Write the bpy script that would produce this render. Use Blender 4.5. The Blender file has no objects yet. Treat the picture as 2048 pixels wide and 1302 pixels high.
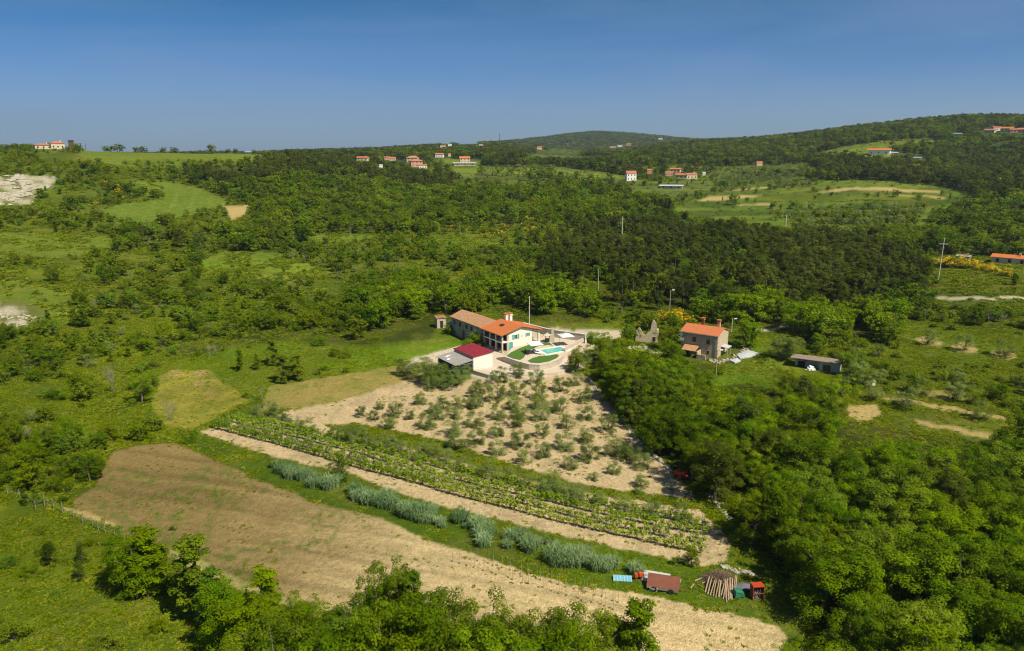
import bpy, math, random
import numpy as np
from mathutils import Vector, Matrix

R = math.radians
SC = bpy.context.scene
COL = SC.collection

# ------------------------------------------------------------------ camera
CZ = 46.0
FPX = 1479.0                      # focal length in photograph pixels (2048 wide)
PITCH = math.atan((651 - 300) / FPX)
CP, SP = math.cos(PITCH), math.sin(PITCH)
cam_d = bpy.data.cameras.new("camera")
cam_d.sensor_width = 36.0
cam_d.lens = 36.0 * FPX / 2048.0
cam_d.clip_start = 0.5
cam_d.clip_end = 30000
cam = bpy.data.objects.new("camera", cam_d)
cam.location = (0, 0, CZ)
cam.rotation_euler = (R(90) - PITCH, 0, 0)
COL.objects.link(cam)
SC.camera = cam

# ------------------------------------------------------------------ sky, sun, exposure
SUN_DIR = Vector((0.70, -0.64, 1.22)).normalized()
SUN_EL = math.asin(SUN_DIR.z)
SUN_AZ = math.atan2(SUN_DIR.x, SUN_DIR.y)
world = bpy.data.worlds.new("World")
SC.world = world
world.use_nodes = True
wt = world.node_tree
wt.nodes.clear()
w_out = wt.nodes.new("ShaderNodeOutputWorld")
w_bg = wt.nodes.new("ShaderNodeBackground")
w_sky = wt.nodes.new("ShaderNodeTexSky")
w_sky.sky_type = 'NISHITA'
w_sky.sun_disc = False
w_sky.sun_elevation = SUN_EL
w_sky.sun_rotation = SUN_AZ
w_sky.altitude = 300
w_sky.air_density = 1.0
w_sky.dust_density = 0.6
w_sky.ozone_density = 2.5
w_bg.inputs[1].default_value = 0.075
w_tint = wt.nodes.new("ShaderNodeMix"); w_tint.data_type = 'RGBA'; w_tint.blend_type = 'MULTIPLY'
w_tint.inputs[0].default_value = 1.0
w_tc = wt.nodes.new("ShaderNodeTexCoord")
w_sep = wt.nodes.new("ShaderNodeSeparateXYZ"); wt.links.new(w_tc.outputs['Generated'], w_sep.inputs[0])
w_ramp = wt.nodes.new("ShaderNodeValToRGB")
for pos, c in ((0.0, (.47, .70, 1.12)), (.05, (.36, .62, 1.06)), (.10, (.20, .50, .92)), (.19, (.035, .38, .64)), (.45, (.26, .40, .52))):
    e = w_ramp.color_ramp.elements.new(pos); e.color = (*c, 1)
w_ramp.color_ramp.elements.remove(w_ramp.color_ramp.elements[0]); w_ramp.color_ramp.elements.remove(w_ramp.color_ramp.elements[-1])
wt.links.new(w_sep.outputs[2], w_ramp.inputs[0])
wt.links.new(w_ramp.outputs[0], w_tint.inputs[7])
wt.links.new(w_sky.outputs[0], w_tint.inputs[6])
# thin high veil of cirrus
w_map = wt.nodes.new("ShaderNodeMapping"); w_map.inputs['Scale'].default_value = (0.8, 0.8, 6.0)
w_map.inputs['Rotation'].default_value = (0, R(14), 0)
w_n = wt.nodes.new("ShaderNodeTexNoise"); w_n.inputs['Scale'].default_value = 2.2
w_n.inputs['Detail'].default_value = 6; w_n.inputs['Roughness'].default_value = 0.5
w_n.inputs['Distortion'].default_value = 0.7
w_r = wt.nodes.new("ShaderNodeMapRange")
w_r.inputs[1].default_value = 0.40; w_r.inputs[2].default_value = 0.62
w_r.inputs[3].default_value = 0.0; w_r.inputs[4].default_value = 0.30
wt.links.new(w_tc.outputs['Generated'], w_map.inputs[0])
wt.links.new(w_map.outputs[0], w_n.inputs['Vector'])
wt.links.new(w_n.outputs['Fac'], w_r.inputs[0])
w_mix = wt.nodes.new("ShaderNodeMix"); w_mix.data_type = 'RGBA'
wt.links.new(w_r.outputs[0], w_mix.inputs[0])
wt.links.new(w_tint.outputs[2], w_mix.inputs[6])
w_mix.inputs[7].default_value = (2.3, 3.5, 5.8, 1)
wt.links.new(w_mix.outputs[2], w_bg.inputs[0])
wt.links.new(w_bg.outputs[0], w_out.inputs[0])

sun_d = bpy.data.lights.new("sun", 'SUN')
sun_d.energy = 4.9
sun_d.angle = R(0.53)
sun_d.color = (1.0, 0.92, 0.72)
sun = bpy.data.objects.new("sun", sun_d)
sun.rotation_euler = (-SUN_DIR).to_track_quat('-Z', 'Y').to_euler()
COL.objects.link(sun)

SC.view_settings.view_transform = 'Standard'
SC.view_settings.look = 'None'
SC.view_settings.exposure = 0.38
SC.view_settings.gamma = 1.0
SC.cycles.max_bounces = 5
SC.cycles.diffuse_bounces = 2
SC.cycles.glossy_bounces = 2
SC.cycles.transmission_bounces = 3
SC.cycles.transparent_max_bounces = 6
SC.cycles.volume_bounces = 0
SC.cycles.use_adaptive_sampling = True
SC.cycles.pixel_filter_type = 'BLACKMAN_HARRIS'
SC.cycles.filter_width = 1.15
SC.cycles.caustics_reflective = False
SC.cycles.caustics_refractive = False

# ------------------------------------------------------------------ projection helpers
def ray(u, v):
    """horizontal-normalised ray of a photo pixel: (sin az, cos az, slope)"""
    dx = (u - 1024.0)
    dy = (651.0 - v) * SP + FPX * CP
    dz = (651.0 - v) * CP - FPX * SP
    h = math.hypot(dx, dy)
    return dx / h, dy / h, dz / h

def project(x, y, z):
    """world -> photo pixels, arrays"""
    x = np.asarray(x, float); y = np.asarray(y, float); z = np.asarray(z, float) - CZ
    d = y * CP - z * SP
    d = np.where(d > 0.1, d, np.nan)
    return 1024 + FPX * x / d, 651 - FPX * (y * SP + z * CP) / d

def PZ(u, v, z):
    """point where the pixel's ray meets height z"""
    sx, sy, sl = ray(u, v)
    r = (z - CZ) / sl
    return Vector((sx * r, sy * r, z))

# ------------------------------------------------------------------ noise
def _hash(ix, iy, seed):
    h = (ix.astype(np.int64) * 374761393 + iy.astype(np.int64) * 668265263 + seed * 1274126177) & 0xffffffff
    h = ((h ^ (h >> 13)) * 1274126177) & 0xffffffff
    return ((h ^ (h >> 16)) & 0xffff) / 65535.0

def vnoise(x, y, seed=0):
    x = np.asarray(x, float); y = np.asarray(y, float)
    ix = np.floor(x); iy = np.floor(y)
    fx = x - ix; fy = y - iy
    fx = fx * fx * (3 - 2 * fx); fy = fy * fy * (3 - 2 * fy)
    a = _hash(ix, iy, seed); b = _hash(ix + 1, iy, seed)
    c = _hash(ix, iy + 1, seed); d = _hash(ix + 1, iy + 1, seed)
    return (a * (1 - fx) + b * fx) * (1 - fy) + (c * (1 - fx) + d * fx) * fy

def fbm(x, y, seed=0, oct=4):
    s = 0; a = 0.5; t = 0
    for k in range(oct):
        s = s + a * vnoise(x * 2 ** k, y * 2 ** k, seed + k * 17)
        t += a; a *= 0.5
    return s / t

# ------------------------------------------------------------------ terrain heights
CT = []
def cv(u, v, r):
    sx, sy, sl = ray(u, v)
    CT.append((math.atan2(sx, sy), r, CZ + r * sl))
def ca(az, r, z):
    CT.append((R(az), r, z))
for az in (-50, -35, -20, -8, 4, 16, 28, 40, 50):
    for r in (8, 25, 55, 85, 115, 140):
        ca(az, r, -1.0)
for az, r, z in ((-50, 170, -1.5), (-35, 170, -1.2), (-25, 170, -1), (-15, 165, -.8), (-8, 163, -.5), (-2, 163, -.5), (4, 165, -.4), (3, 153, -.2), (6, 157, -.2), (-1.5, 152, -.5), (-5, 150, -1),
                 (10, 165, -.2), (16, 160, 0), (22, 150, 0), (28, 160, .5), (36, 160, 1), (50, 160, 1),
                 (-5, 180, -.2), (-3, 195, .2), (2, 184, 1.9), (5, 184, 1.9), (9, 180, 1.5), (14, 168, .3), (18, 180, 1.2), (24, 190, 1.5),
                 (30, 200, 2), (40, 200, 2), (0, 200, 2.4), (6, 200, 2.8), (12, 200, 2.5), (-50, 230, 0), (-30, 230, -.5), (-20, 230, 0),
                 (-12, 230, .5), (-4, 230, 2.0), (4, 240, 4), (12, 240, 4), (20, 240, 3), (30, 250, 3), (40, 250, 3), (50, 250, 3)):
    ca(az, r, z)
for a in ((0, 470, 350), (200, 470, 350), (100, 520, 300), (300, 446, 390), (450, 380, 462), (330, 366, 482), (60, 412, 432), (60, 352, 456),
          (60, 316, 540), (300, 305, 585), (520, 312, 640), (100, 300, 585), (-300, 300, 600),
          (500, 480, 345), (650, 372, 520), (600, 335, 620), (640, 316, 1000),
          (800, 430, 435), (800, 500, 325), (900, 380, 560), (850, 337, 760), (930, 330, 800), (830, 303, 1300), (1000, 292, 1800),
          (1100, 500, 335), (1100, 420, 460), (1150, 362, 620), (1300, 354, 680), (1400, 352, 700), (1350, 374, 600),
          (1300, 458, 400), (1500, 462, 385), (1450, 400, 525), (1700, 382, 560), (1900, 402, 530), (1700, 440, 450), (1850, 562, 282),
          (1950, 600, 242), (2040, 505, 345), (1700, 345, 690), (1760, 308, 800), (1950, 310, 900), (2010, 264, 1050), (1950, 240, 1400),
          (1700, 262, 1300), (1500, 284, 1400), (1600, 322, 860), (1350, 322, 900), (1350, 292, 1500), (1220, 310, 1500), (2300, 250, 1300),
          (1200, 266, 3600), (1000, 287, 3000), (1400, 280, 3300), (820, 300, 2800), (600, 306, 2600), (1230, 298, 2400), (1600, 290, 3300)):
    cv(*a)
for a in ((-28, 800, 34), (-20, 820, 36), (-28, 1500, 30), (-40, 1500, 35), (-50, 900, 40), (-10, 2000, 42), (-20, 4200, 20), (0, 4400, 60), (20, 4400, 60),
          (-40, 4400, 30), (40, 4400, 60), (30, 2000, 70), (20, 2100, 60), (40, 1500, 90), (50, 900, 60), (14, 2100, 60), (35, 3000, 60), (-12, 4400, 20),
          (-50, 400, 15), (50, 400, 10), (0, 2300, 48), (-35, 3000, 30), (-20, 2600, 32)):
    ca(*a)
CT = np.array(CT)
def _feat(az, r):
    return np.stack([az * 3.0, np.log(r)], -1)
_F = _feat(CT[:, 0], CT[:, 1])
def _phi(d):
    return np.sqrt(d * d + 0.02)
_D = np.linalg.norm(_F[:, None] - _F[None], axis=-1)
_A = _phi(_D) - np.eye(len(_F)) * 0.01
_n = len(_F)
_M = np.zeros((_n + 3, _n + 3)); _M[:_n, :_n] = _A
_Pm = np.concatenate([np.ones((_n, 1)), _F], 1)
_M[:_n, _n:] = _Pm; _M[_n:, :_n] = _Pm.T
_w = np.linalg.solve(_M, np.concatenate([CT[:, 2], np.zeros(3)]))
NA, NR = 361, 420
TAZ = np.linspace(R(-72), R(72), NA)
TLR = np.linspace(math.log(6), math.log(6500), NR)
_ga, _gl = np.meshgrid(TAZ, TLR)
_ff = np.stack([np.clip(_ga, R(-50), R(50)) * 3.0, np.clip(_gl, math.log(8), math.log(4400))], -1).reshape(-1, 2)
TZ = np.zeros(len(_ff))
for i in range(0, len(_ff), 20000):
    d = np.linalg.norm(_ff[i:i + 20000, None] - _F[None], axis=-1)
    TZ[i:i + 20000] = _phi(d) @ _w[:_n] + _w[_n] + _ff[i:i + 20000] @ _w[_n + 1:]
TZ = TZ.reshape(NR, NA)
_gr = np.exp(_gl)
_gx, _gy = _gr * np.sin(_ga), _gr * np.cos(_ga)
_amp = np.clip((_gr - 200) / 400, 0, 1)
TZ += _amp * ((fbm(_gx / 90, _gy / 90, 5) - .5) * 5 + (fbm(_gx / 300 + 9, _gy / 300, 8, 3) - .5) * 9 * np.clip((_gr - 1100) / 800, 0, 2.2))
_ampn = np.clip((_gr - 45) / 30, 0, 1)
_flat = np.exp(-((_gx - 6) ** 2 / 34 ** 2 + (_gy - 172) ** 2 / 26 ** 2))
TZ += (fbm(_gx / 14, _gy / 14, 3, 3) - .5) * 0.7 * (1 - np.clip(_flat * 2, 0, 1))

def ht(x, y):
    x = np.asarray(x, float); y = np.asarray(y, float)
    r = np.maximum(np.hypot(x, y), 6.01); a = np.arctan2(x, y)
    fa = np.clip((a - TAZ[0]) / (TAZ[1] - TAZ[0]), 0, NA - 1.001)
    fr = np.clip((np.log(r) - TLR[0]) / (TLR[1] - TLR[0]), 0, NR - 1.001)
    ia = fa.astype(int); ir = fr.astype(int); fa = fa - ia; fr = fr - ir
    return ((TZ[ir, ia] * (1 - fa) + TZ[ir, ia + 1] * fa) * (1 - fr) +
            (TZ[ir + 1, ia] * (1 - fa) + TZ[ir + 1, ia + 1] * fa) * fr)

_RM = np.exp(np.linspace(math.log(30), math.log(6000), 1600))
def G(u, v):
    """first point of the ground seen at a photo pixel"""
    sx, sy, sl = ray(u, v)
    zz = ht(sx * _RM, sy * _RM); rz = CZ + sl * _RM
    k = np.nonzero(zz >= rz)[0]
    i = int(k[0]) if len(k) else len(_RM) - 1
    if i > 0:
        d0 = rz[i - 1] - zz[i - 1]; d1 = zz[i] - rz[i]
        t = d0 / (d0 + d1) if d0 + d1 > 0 else 0
        r = _RM[i - 1] + (_RM[i] - _RM[i - 1]) * t
    else:
        r = _RM[0]
    x, y = sx * r, sy * r
    return Vector((x, y, float(ht(x, y))))

def in_poly(u, v, poly):
    p = np.array(poly, float)
    res = np.zeros(u.shape, bool)
    m = (u >= p[:, 0].min()) & (u <= p[:, 0].max()) & (v >= p[:, 1].min()) & (v <= p[:, 1].max())
    if not m.any(): return res
    uu, vv = u[m], v[m]; ins = np.zeros(uu.shape, bool)
    j = len(p) - 1
    for i in range(len(p)):
        xi, yi = p[i]; xj, yj = p[j]
        c = ((yi > vv) != (yj > vv)) & (uu < (xj - xi) * (vv - yi) / (yj - yi + 1e-12) + xi)
        ins ^= c; j = i
    res[m] = ins
    return res

# ------------------------------------------------------------------ land use, painted polygon by polygon (photo pixels of the ground)
GC = {  # linear base colours, bareness
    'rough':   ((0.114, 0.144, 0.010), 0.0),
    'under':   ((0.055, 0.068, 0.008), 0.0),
    'meadow':  ((0.118, 0.150, 0.008), 0.0),
    'bright':  ((0.150, 0.215, 0.010), 0.0),
    'lawny':   ((0.112, 0.160, 0.011), 0.0),
    'ridge':   ((0.175, 0.210, 0.022), 0.0),
    'mown':    ((0.400, 0.325, 0.055), 0.2),
    'dry':     ((0.350, 0.270, 0.085), 0.5),
    'brown':   ((0.245, 0.180, 0.070), 1.0),
    'pale':    ((0.560, 0.440, 0.235), 1.0),
    'orchard': ((0.510, 0.400, 0.240), 1.0),
    'tan':     ((0.440, 0.340, 0.140), 1.0),
    'gravel':  ((0.560, 0.490, 0.370), 1.0),
    'rock':    ((0.46, 0.42, 0.32), 1.0),
    'track':   ((0.330, 0.300, 0.110), 0.6),
    'slopefield': ((0.150, 0.205, 0.022), 0.0),
    'meadow2': ((0.160, 0.215, 0.018), 0.0),
    'fieldfar': ((0.105, 0.150, 0.014), 0.0),
    'redscrub': ((0.150, 0.130, 0.030), 0.0),
    'terr':    ((0.115,0.145,0.025), 0.0),
}
LU = [
 # (ground, vegetation, polygon)
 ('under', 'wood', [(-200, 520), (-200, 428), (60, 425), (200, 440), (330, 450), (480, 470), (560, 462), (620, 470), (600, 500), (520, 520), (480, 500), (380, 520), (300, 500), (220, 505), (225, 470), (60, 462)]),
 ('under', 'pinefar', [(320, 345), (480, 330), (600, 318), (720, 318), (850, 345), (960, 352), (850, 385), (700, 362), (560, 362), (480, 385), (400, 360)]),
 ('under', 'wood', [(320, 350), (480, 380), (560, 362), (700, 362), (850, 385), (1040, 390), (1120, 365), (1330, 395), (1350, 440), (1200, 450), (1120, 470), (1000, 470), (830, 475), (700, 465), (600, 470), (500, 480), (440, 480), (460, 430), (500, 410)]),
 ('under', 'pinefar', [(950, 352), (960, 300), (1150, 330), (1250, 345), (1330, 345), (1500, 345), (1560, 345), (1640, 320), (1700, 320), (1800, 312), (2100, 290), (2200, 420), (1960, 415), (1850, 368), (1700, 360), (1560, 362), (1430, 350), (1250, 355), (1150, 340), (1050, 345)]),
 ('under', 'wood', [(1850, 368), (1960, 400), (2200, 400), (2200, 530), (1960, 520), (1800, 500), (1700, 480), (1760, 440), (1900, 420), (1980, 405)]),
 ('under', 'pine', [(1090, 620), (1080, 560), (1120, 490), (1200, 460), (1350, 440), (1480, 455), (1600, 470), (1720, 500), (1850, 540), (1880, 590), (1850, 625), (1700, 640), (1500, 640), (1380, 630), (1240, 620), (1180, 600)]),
 ('rough', 'broomy', [(830, 475), (900, 455), (1000, 440), (1130, 440), (1190, 470), (1110, 500), (1060, 560), (1000, 530), (900, 500)]),
 ('under', 'lushmid', [(1380, 640), (1520, 620), (1700, 640), (1850, 630), (1830, 680), (1760, 700), (1740, 740), (1690, 735), (1640, 700), (1590, 690), (1590, 650), (1500, 655), (1440, 650)]),
 ('rough', 'scrubd', [(1730, 640), (1880, 600), (2100, 602), (2100, 665), (1900, 650), (1850, 640)]),
 ('rough', 'scrubr', [(1580, 700), (1760, 690), (1900, 700), (2100, 720), (2100, 830), (1980, 790), (1850, 780), (1740, 770), (1680, 760), (1690, 730)]),
 ('meadow', 'few', [(1800, 640), (2100, 665), (2100, 720), (1960, 700), (1850, 690), (1790, 670)]),
 ('meadow', 'few', [(1880, 560), (1900, 545), (2100, 545), (2100, 635), (1880, 610)]),
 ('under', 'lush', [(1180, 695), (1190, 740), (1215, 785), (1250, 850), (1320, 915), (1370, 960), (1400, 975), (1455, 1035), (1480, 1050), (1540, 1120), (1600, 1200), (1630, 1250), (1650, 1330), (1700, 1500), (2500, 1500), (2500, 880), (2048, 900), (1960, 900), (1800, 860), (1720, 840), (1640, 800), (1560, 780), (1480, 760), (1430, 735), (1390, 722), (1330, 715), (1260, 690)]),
 # left wooded patches
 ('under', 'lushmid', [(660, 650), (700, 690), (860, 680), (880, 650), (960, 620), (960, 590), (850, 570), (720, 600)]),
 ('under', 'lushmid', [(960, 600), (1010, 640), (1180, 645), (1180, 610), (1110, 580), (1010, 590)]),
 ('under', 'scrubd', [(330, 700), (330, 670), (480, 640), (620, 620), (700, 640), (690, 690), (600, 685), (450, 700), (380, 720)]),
 ('rough', 'scrubd', [(-200, 960), (-200, 700), (80, 690), (250, 720), (330, 700), (240, 760), (200, 830), (260, 850), (330, 850), (200, 910), (190, 980), (20, 985)]),
 ('rough', 'scrubd', [(160, 560), (280, 520), (380, 540), (400, 590), (300, 600), (240, 620), (160, 600)]),
 ('redscrub', 'scrub', [(500, 650), (600, 560), (700, 480), (800, 500), (820, 540), (700, 570), (640, 620)]),
 ('meadow2', 'few', [(390, 560), (395, 510), (470, 498), (560, 508), (660, 545), (600, 562), (500, 560)]),
 ('ridge', 'none', [(610, 480), (650, 470), (750, 470), (720, 482), (640, 487)]),
 ('meadow2', 'few', [(840, 492), (870, 468), (1000, 470), (1040, 480), (1000, 490), (900, 500)]),
 ('ridge', 'none', [(-200, 518), (-200, 466), (60, 466), (225, 474), (222, 505), (120, 515)]),
 ('ridge', 'few', [(-200, 640), (-200, 560), (90, 565), (150, 590), (160, 640), (90, 665)]),
 ('rock', 'none', [(-100, 650), (-100, 602), (50, 604), (100, 625), (90, 640), (40, 655)]),
 ('bright', 'few', [(240, 770), (330, 725), (450, 695), (560, 683), (700, 697), (800, 693), (900, 672), (960, 668), (960, 700), (900, 712), (830, 718), (790, 733), (640, 757), (545, 772), (530, 800), (500, 805), (440, 765), (420, 740), (350, 740)]),
 ('mown', 'none', [(312, 752), (345, 741), (420, 738), (440, 762), (480, 785), (515, 805), (480, 835), (440, 850), (400, 862), (330, 855), (300, 805), (315, 775)]),
 ('rough', 'scrubd', [(-60, 440), (-60, 412), (60, 412), (190, 425), (240, 440), (330, 452), (330, 480), (220, 470), (60, 462)]),
 ('rough', 'scrubd', [(120, 330), (200, 318), (240, 345), (300, 385), (230, 405), (185, 420), (100, 410), (120, 375)]),
 ('rough', 'scrubd', [(210, 505), (400, 490), (470, 500), (400, 520), (390, 560), (440, 580), (600, 566), (660, 548), (720, 560), (640, 640), (480, 650), (330, 660), (180, 640), (150, 590), (120, 530)]),
 ('rough', 'scrubd', [(560, 500), (620, 485), (840, 492), (900, 505), (1040, 492), (1080, 500), (1060, 580), (960, 600), (840, 570), (700, 560), (650, 540)]),
 ('rough', 'scrubd', [(-200, 715), (-200, 650), (90, 665), (160, 640), (330, 665), (330, 700), (250, 720), (80, 692)]),
 ('meadow', 'low', [(-300, 1600), (-300, 1010), (60, 1005), (150, 1045), (235, 1080), (330, 1150), (400, 1200), (480, 1240), (500, 1600)]),
 ('rough', 'thick', [(-60, 1000), (0, 900), (90, 862), (200, 885), (330, 850), (345, 862), (215, 905), (205, 950), (190, 985), (60, 990)]),
 # ridge meadow, left field and far terraces
 ('ridge', 'none', [(150, 310), (180, 296), (560, 302), (640, 318), (500, 325), (420, 322), (330, 318), (250, 322), (230, 345), (300, 395), (330, 385), (310, 365), (250, 360), (205, 330)]),
 ('tan', 'none', [(446, 411), (500, 410), (490, 430), (465, 440)]),
 ('rock', 'none', [(-100, 412), (-100, 355), (60, 350), (118, 356), (100, 375), (70, 385), (72, 405), (40, 412)]),
 ('fieldfar', 'few', [(1345, 420), (1400, 395), (1480, 372), (1560, 358), (1640, 360), (1800, 365), (1900, 375), (1960, 398), (1900, 425), (1850, 450), (1760, 470), (1650, 470), (1600, 455), (1500, 448), (1420, 440)]),
 ('terr', 'hedgerow', [(1560, 448), (1600, 425), (1850, 420), (1830, 455), (1740, 480), (1650, 465)]),
 ('tan', 'none', [(1393, 402), (1420, 392), (1490, 390), (1530, 391), (1500, 395), (1430, 402)]),
 ('tan', 'none', [(1470, 409), (1530, 407), (1570, 409), (1530, 412), (1475, 411)]),
 ('tan', 'none', [(1630, 383), (1690, 375), (1790, 375), (1880, 382), (1880, 387), (1780, 381), (1700, 380), (1645, 386)]),
 ('tan', 'none', [(1780, 388), (1860, 391), (1900, 397), (1880, 398), (1800, 392)]),
 ('terr', 'olives', [(1420, 345), (1560, 330), (1620, 330), (1640, 350), (1560, 365), (1440, 370)]),
 ('ridge', 'few', [(1600, 318), (1660, 300), (1740, 285), (1850, 278), (1900, 285), (1850, 296), (1780, 300), (1800, 312), (1700, 315)]),
 ('terr', 'few', [(880, 345), (960, 335), (1130, 335), (1260, 352), (1280, 365), (1200, 372), (1000, 365), (900, 362)]),
 ('ridge', 'none', [(850, 342), (960, 333), (1060, 336), (1240, 352), (1240, 360), (1100, 350), (960, 345), (870, 350)]),
 ('ridge', 'none', [(860, 320), (900, 316), (975, 325), (960, 333), (880, 330)]),
 ('terr', 'olives', [(1060, 312), (1110, 296), (1200, 296), (1180, 310), (1110, 318)]),
 ('ridge', 'few', [(1000, 296), (1080, 288), (1120, 291), (1060, 300)]),
 ('terr', 'few', [(1240, 385), (1280, 365), (1420, 362), (1440, 375), (1400, 392), (1340, 405)]),
 ('ridge', 'few', [(1650, 360), (1800, 362), (1860, 372), (1850, 378), (1700, 372), (1560, 388), (1540, 380)]),
 ('meadow', 'none', [(1500, 395), (1620, 388), (1640, 392), (1850, 392), (1880, 400), (1700, 404), (1560, 404)]),
 ('tan', 'none', [(1445, 382), (1500, 376), (1560, 374), (1500, 380)]),
 ('dry', 'none', [(1560, 392), (1700, 386), (1780, 388), (1700, 392), (1600, 397)]),
 ('slopefield', 'none', [(192, 425), (240, 408), (330, 398), (325, 375), (300, 368), (330, 363), (400, 376), (440, 395), (470, 405), (440, 412), (400, 425), (330, 440), (300, 450), (240, 438)]),
 # home fields
 ('rough', 'none', [(330, 870), (385, 858), (500, 800), (545, 770), (790, 730), (1000, 720), (1180, 690), (1195, 760), (1250, 855), (1320, 920), (1400, 980), (1460, 1045), (1530, 1120), (1590, 1200), (1640, 1300), (1640, 1500), (200, 1500), (500, 1240), (380, 1160), (140, 1030), (180, 960), (220, 900)]),
 ('lawny', 'none', [(340, 870), (385, 862), (450, 885), (560, 920), (700, 945), (900, 1010), (1100, 1065), (1290, 1105), (1400, 1130), (1460, 1090), (1490, 1060), (1560, 1140), (1610, 1225), (1600, 1290), (1560, 1260), (1450, 1220), (1300, 1190), (1150, 1168), (1000, 1122), (850, 1075), (740, 1035), (600, 990), (480, 935), (400, 900)]),
 ('brown', 'none', [(205, 935), (225, 905), (270, 890), (340, 884), (400, 905), (520, 960), (640, 1008), (760, 1035), (850, 1078), (960, 1112), (1060, 1147), (1150, 1172), (1230, 1180), (1320, 1194), (1420, 1220), (1500, 1236), (1555, 1252), (1575, 1275), (1560, 1310), (1560, 1500), (1100, 1500), (900, 1330), (720, 1262), (600, 1225), (480, 1178), (380, 1140), (310, 1100), (150, 1015), (140, 1002), (190, 975)]),
 ('orchard', 'none', [(392, 862), (430, 852), (460, 838), (520, 838), (580, 820), (660, 808), (750, 780), (830, 757), (900, 768), (1000, 745), (1150, 740), (1180, 758), (1212, 792), (1252, 852), (1300, 900), (1340, 935), (1385, 985), (1395, 1012), (1440, 1058), (1462, 1090), (1450, 1125), (1400, 1132), (1290, 1108), (1200, 1088), (1100, 1067), (1000, 1040), (900, 1017), (800, 987), (700, 947), (560, 917), (470, 890)]),
 ('dry', 'none', [(538, 772), (640, 756), (790, 731), (850, 742), (850, 752), (750, 780), (660, 808), (580, 820), (520, 822), (530, 790)]),
 ('rough', 'none', [(650, 850), (720, 847), (800, 865), (900, 884), (950, 904), (1050, 938), (1180, 973), (1300, 988), (1385, 1000), (1400, 1012), (1390, 1020), (1300, 1004), (1200, 992), (1100, 972), (1000, 945), (900, 918), (800, 892), (700, 870)]),
 ('track', 'none', [(312, 1095), (330, 1092), (420, 1128), (490, 1165), (600, 1205), (590, 1218), (470, 1178), (380, 1140)]),
 ('tan', 'none', [(130, 1015), (170, 1022), (240, 1052), (230, 1058), (160, 1032), (120, 1020)]),
 ('gravel', 'none', [(790, 728), (890, 700), (960, 680), (1000, 668), (1050, 656), (1090, 661), (1130, 664), (1170, 667), (1190, 672), (1185, 700), (1165, 740), (1130, 752), (1000, 760), (945, 755), (830, 722)]),
 ('gravel', 'none', [(1090, 656), (1110, 658), (1170, 660), (1238, 659), (1242, 664), (1255, 670), (1240, 680), (1190, 676), (1165, 668), (1100, 661)]),
 ('gravel', 'none', [(1225, 680), (1262, 690), (1320, 700), (1330, 708), (1250, 698)]),
 ('gravel', 'none', [(1510, 658), (1540, 656), (1582, 648), (1584, 653), (1545, 662), (1512, 665)]),
 ('bright', 'few', [(1420, 770), (1440, 735), (1500, 700), (1530, 665), (1570, 700), (1620, 760), (1640, 790), (1600, 800), (1520, 770)]),
 ('rough', 'few', [(1640, 800), (1700, 775), (1800, 790), (2000, 810), (2100, 840), (2100, 895), (1960, 885), (1800, 850), (1700, 830)]),
 ('tan', 'none', [(1698, 813), (1752, 805), (1768, 822), (1735, 842), (1700, 838)]),
 ('tan', 'none', [(1755, 789), (1800, 795), (1900, 812), (2010, 832), (2010, 841), (1900, 822), (1790, 804)]),
 ('tan', 'none', [(1830, 838), (1880, 848), (1985, 868), (1980, 879), (1880, 857), (1830, 847)]),
 ('dry', 'none', [(1850, 780), (1900, 778), (1950, 790), (1950, 802), (1900, 805), (1850, 792)]),
 ('tan', 'none', [(1828, 680), (1842, 674), (1872, 676), (1888, 684), (1876, 692), (1846, 690)]),
 ('tan', 'none', [(1902, 692), (1918, 686), (1944, 690), (1958, 698), (1944, 706), (1916, 703)]),
 ('tan', 'none', [(1978, 706), (1994, 701), (2024, 705), (2038, 714), (2020, 720), (1990, 716)]),
 ('gravel', 'none', [(1870, 593), (1960, 593), (2100, 592), (2100, 598), (1960, 599), (1870, 598)]),
]

def land_use(x, y, z=None, warp=1.0):
    """index of the land-use polygon at each ground point (-1 open scrub, -2 distant woodland)"""
    if z is None: z = ht(x, y)
    u, v = project(x, y, z)
    r = np.hypot(x, y)
    k = np.clip(r / 60, .8, 12)
    w = warp * (fbm(x / k, y / k, 31, 3) - .5) * 9
    w2 = warp * (fbm(x / k + 55, y / k + 7, 37, 3) - .5) * 7
    sc = np.clip((v - 290) / 250, .25, 1.2)
    uu = np.nan_to_num(u + w, nan=-9e5); vv = np.nan_to_num(v + w2 * sc, nan=-9e5)
    lab = np.full(x.shape, -1)
    lab[r > 820] = -2
    for i, (g, veg, poly) in enumerate(LU):
        m = in_poly(uu, vv, poly)
        if g in ('gravel', 'orchard', 'brown', 'dry') or veg in ('lush', 'lushmid', 'pine'):
            m &= (r < 420)
        lab[m] = i
    lab[(r > 2100) & (vv < 330)] = -2
    return lab

# ------------------------------------------------------------------ object helpers
def tag(o, label=None, cat=None, group=None, kind=None):
    if label: o['label'] = label
    if cat: o['category'] = cat
    if group: o['group'] = group
    if kind: o['kind'] = kind
    return o

def thing(name, label, cat, loc=(0, 0, 0), rz=0.0, group=None):
    o = bpy.data.objects.new(name, None)
    o.empty_display_size = 0.3
    o.location = loc; o.rotation_euler = (0, 0, rz)
    COL.objects.link(o)
    return tag(o, label, cat, group)

def link(name, me, parent=None, mats=()):
    o = bpy.data.objects.new(name, me)
    for m in mats: me.materials.append(m)
    COL.objects.link(o)
    if parent is not None: o.parent = parent
    return o

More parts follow.
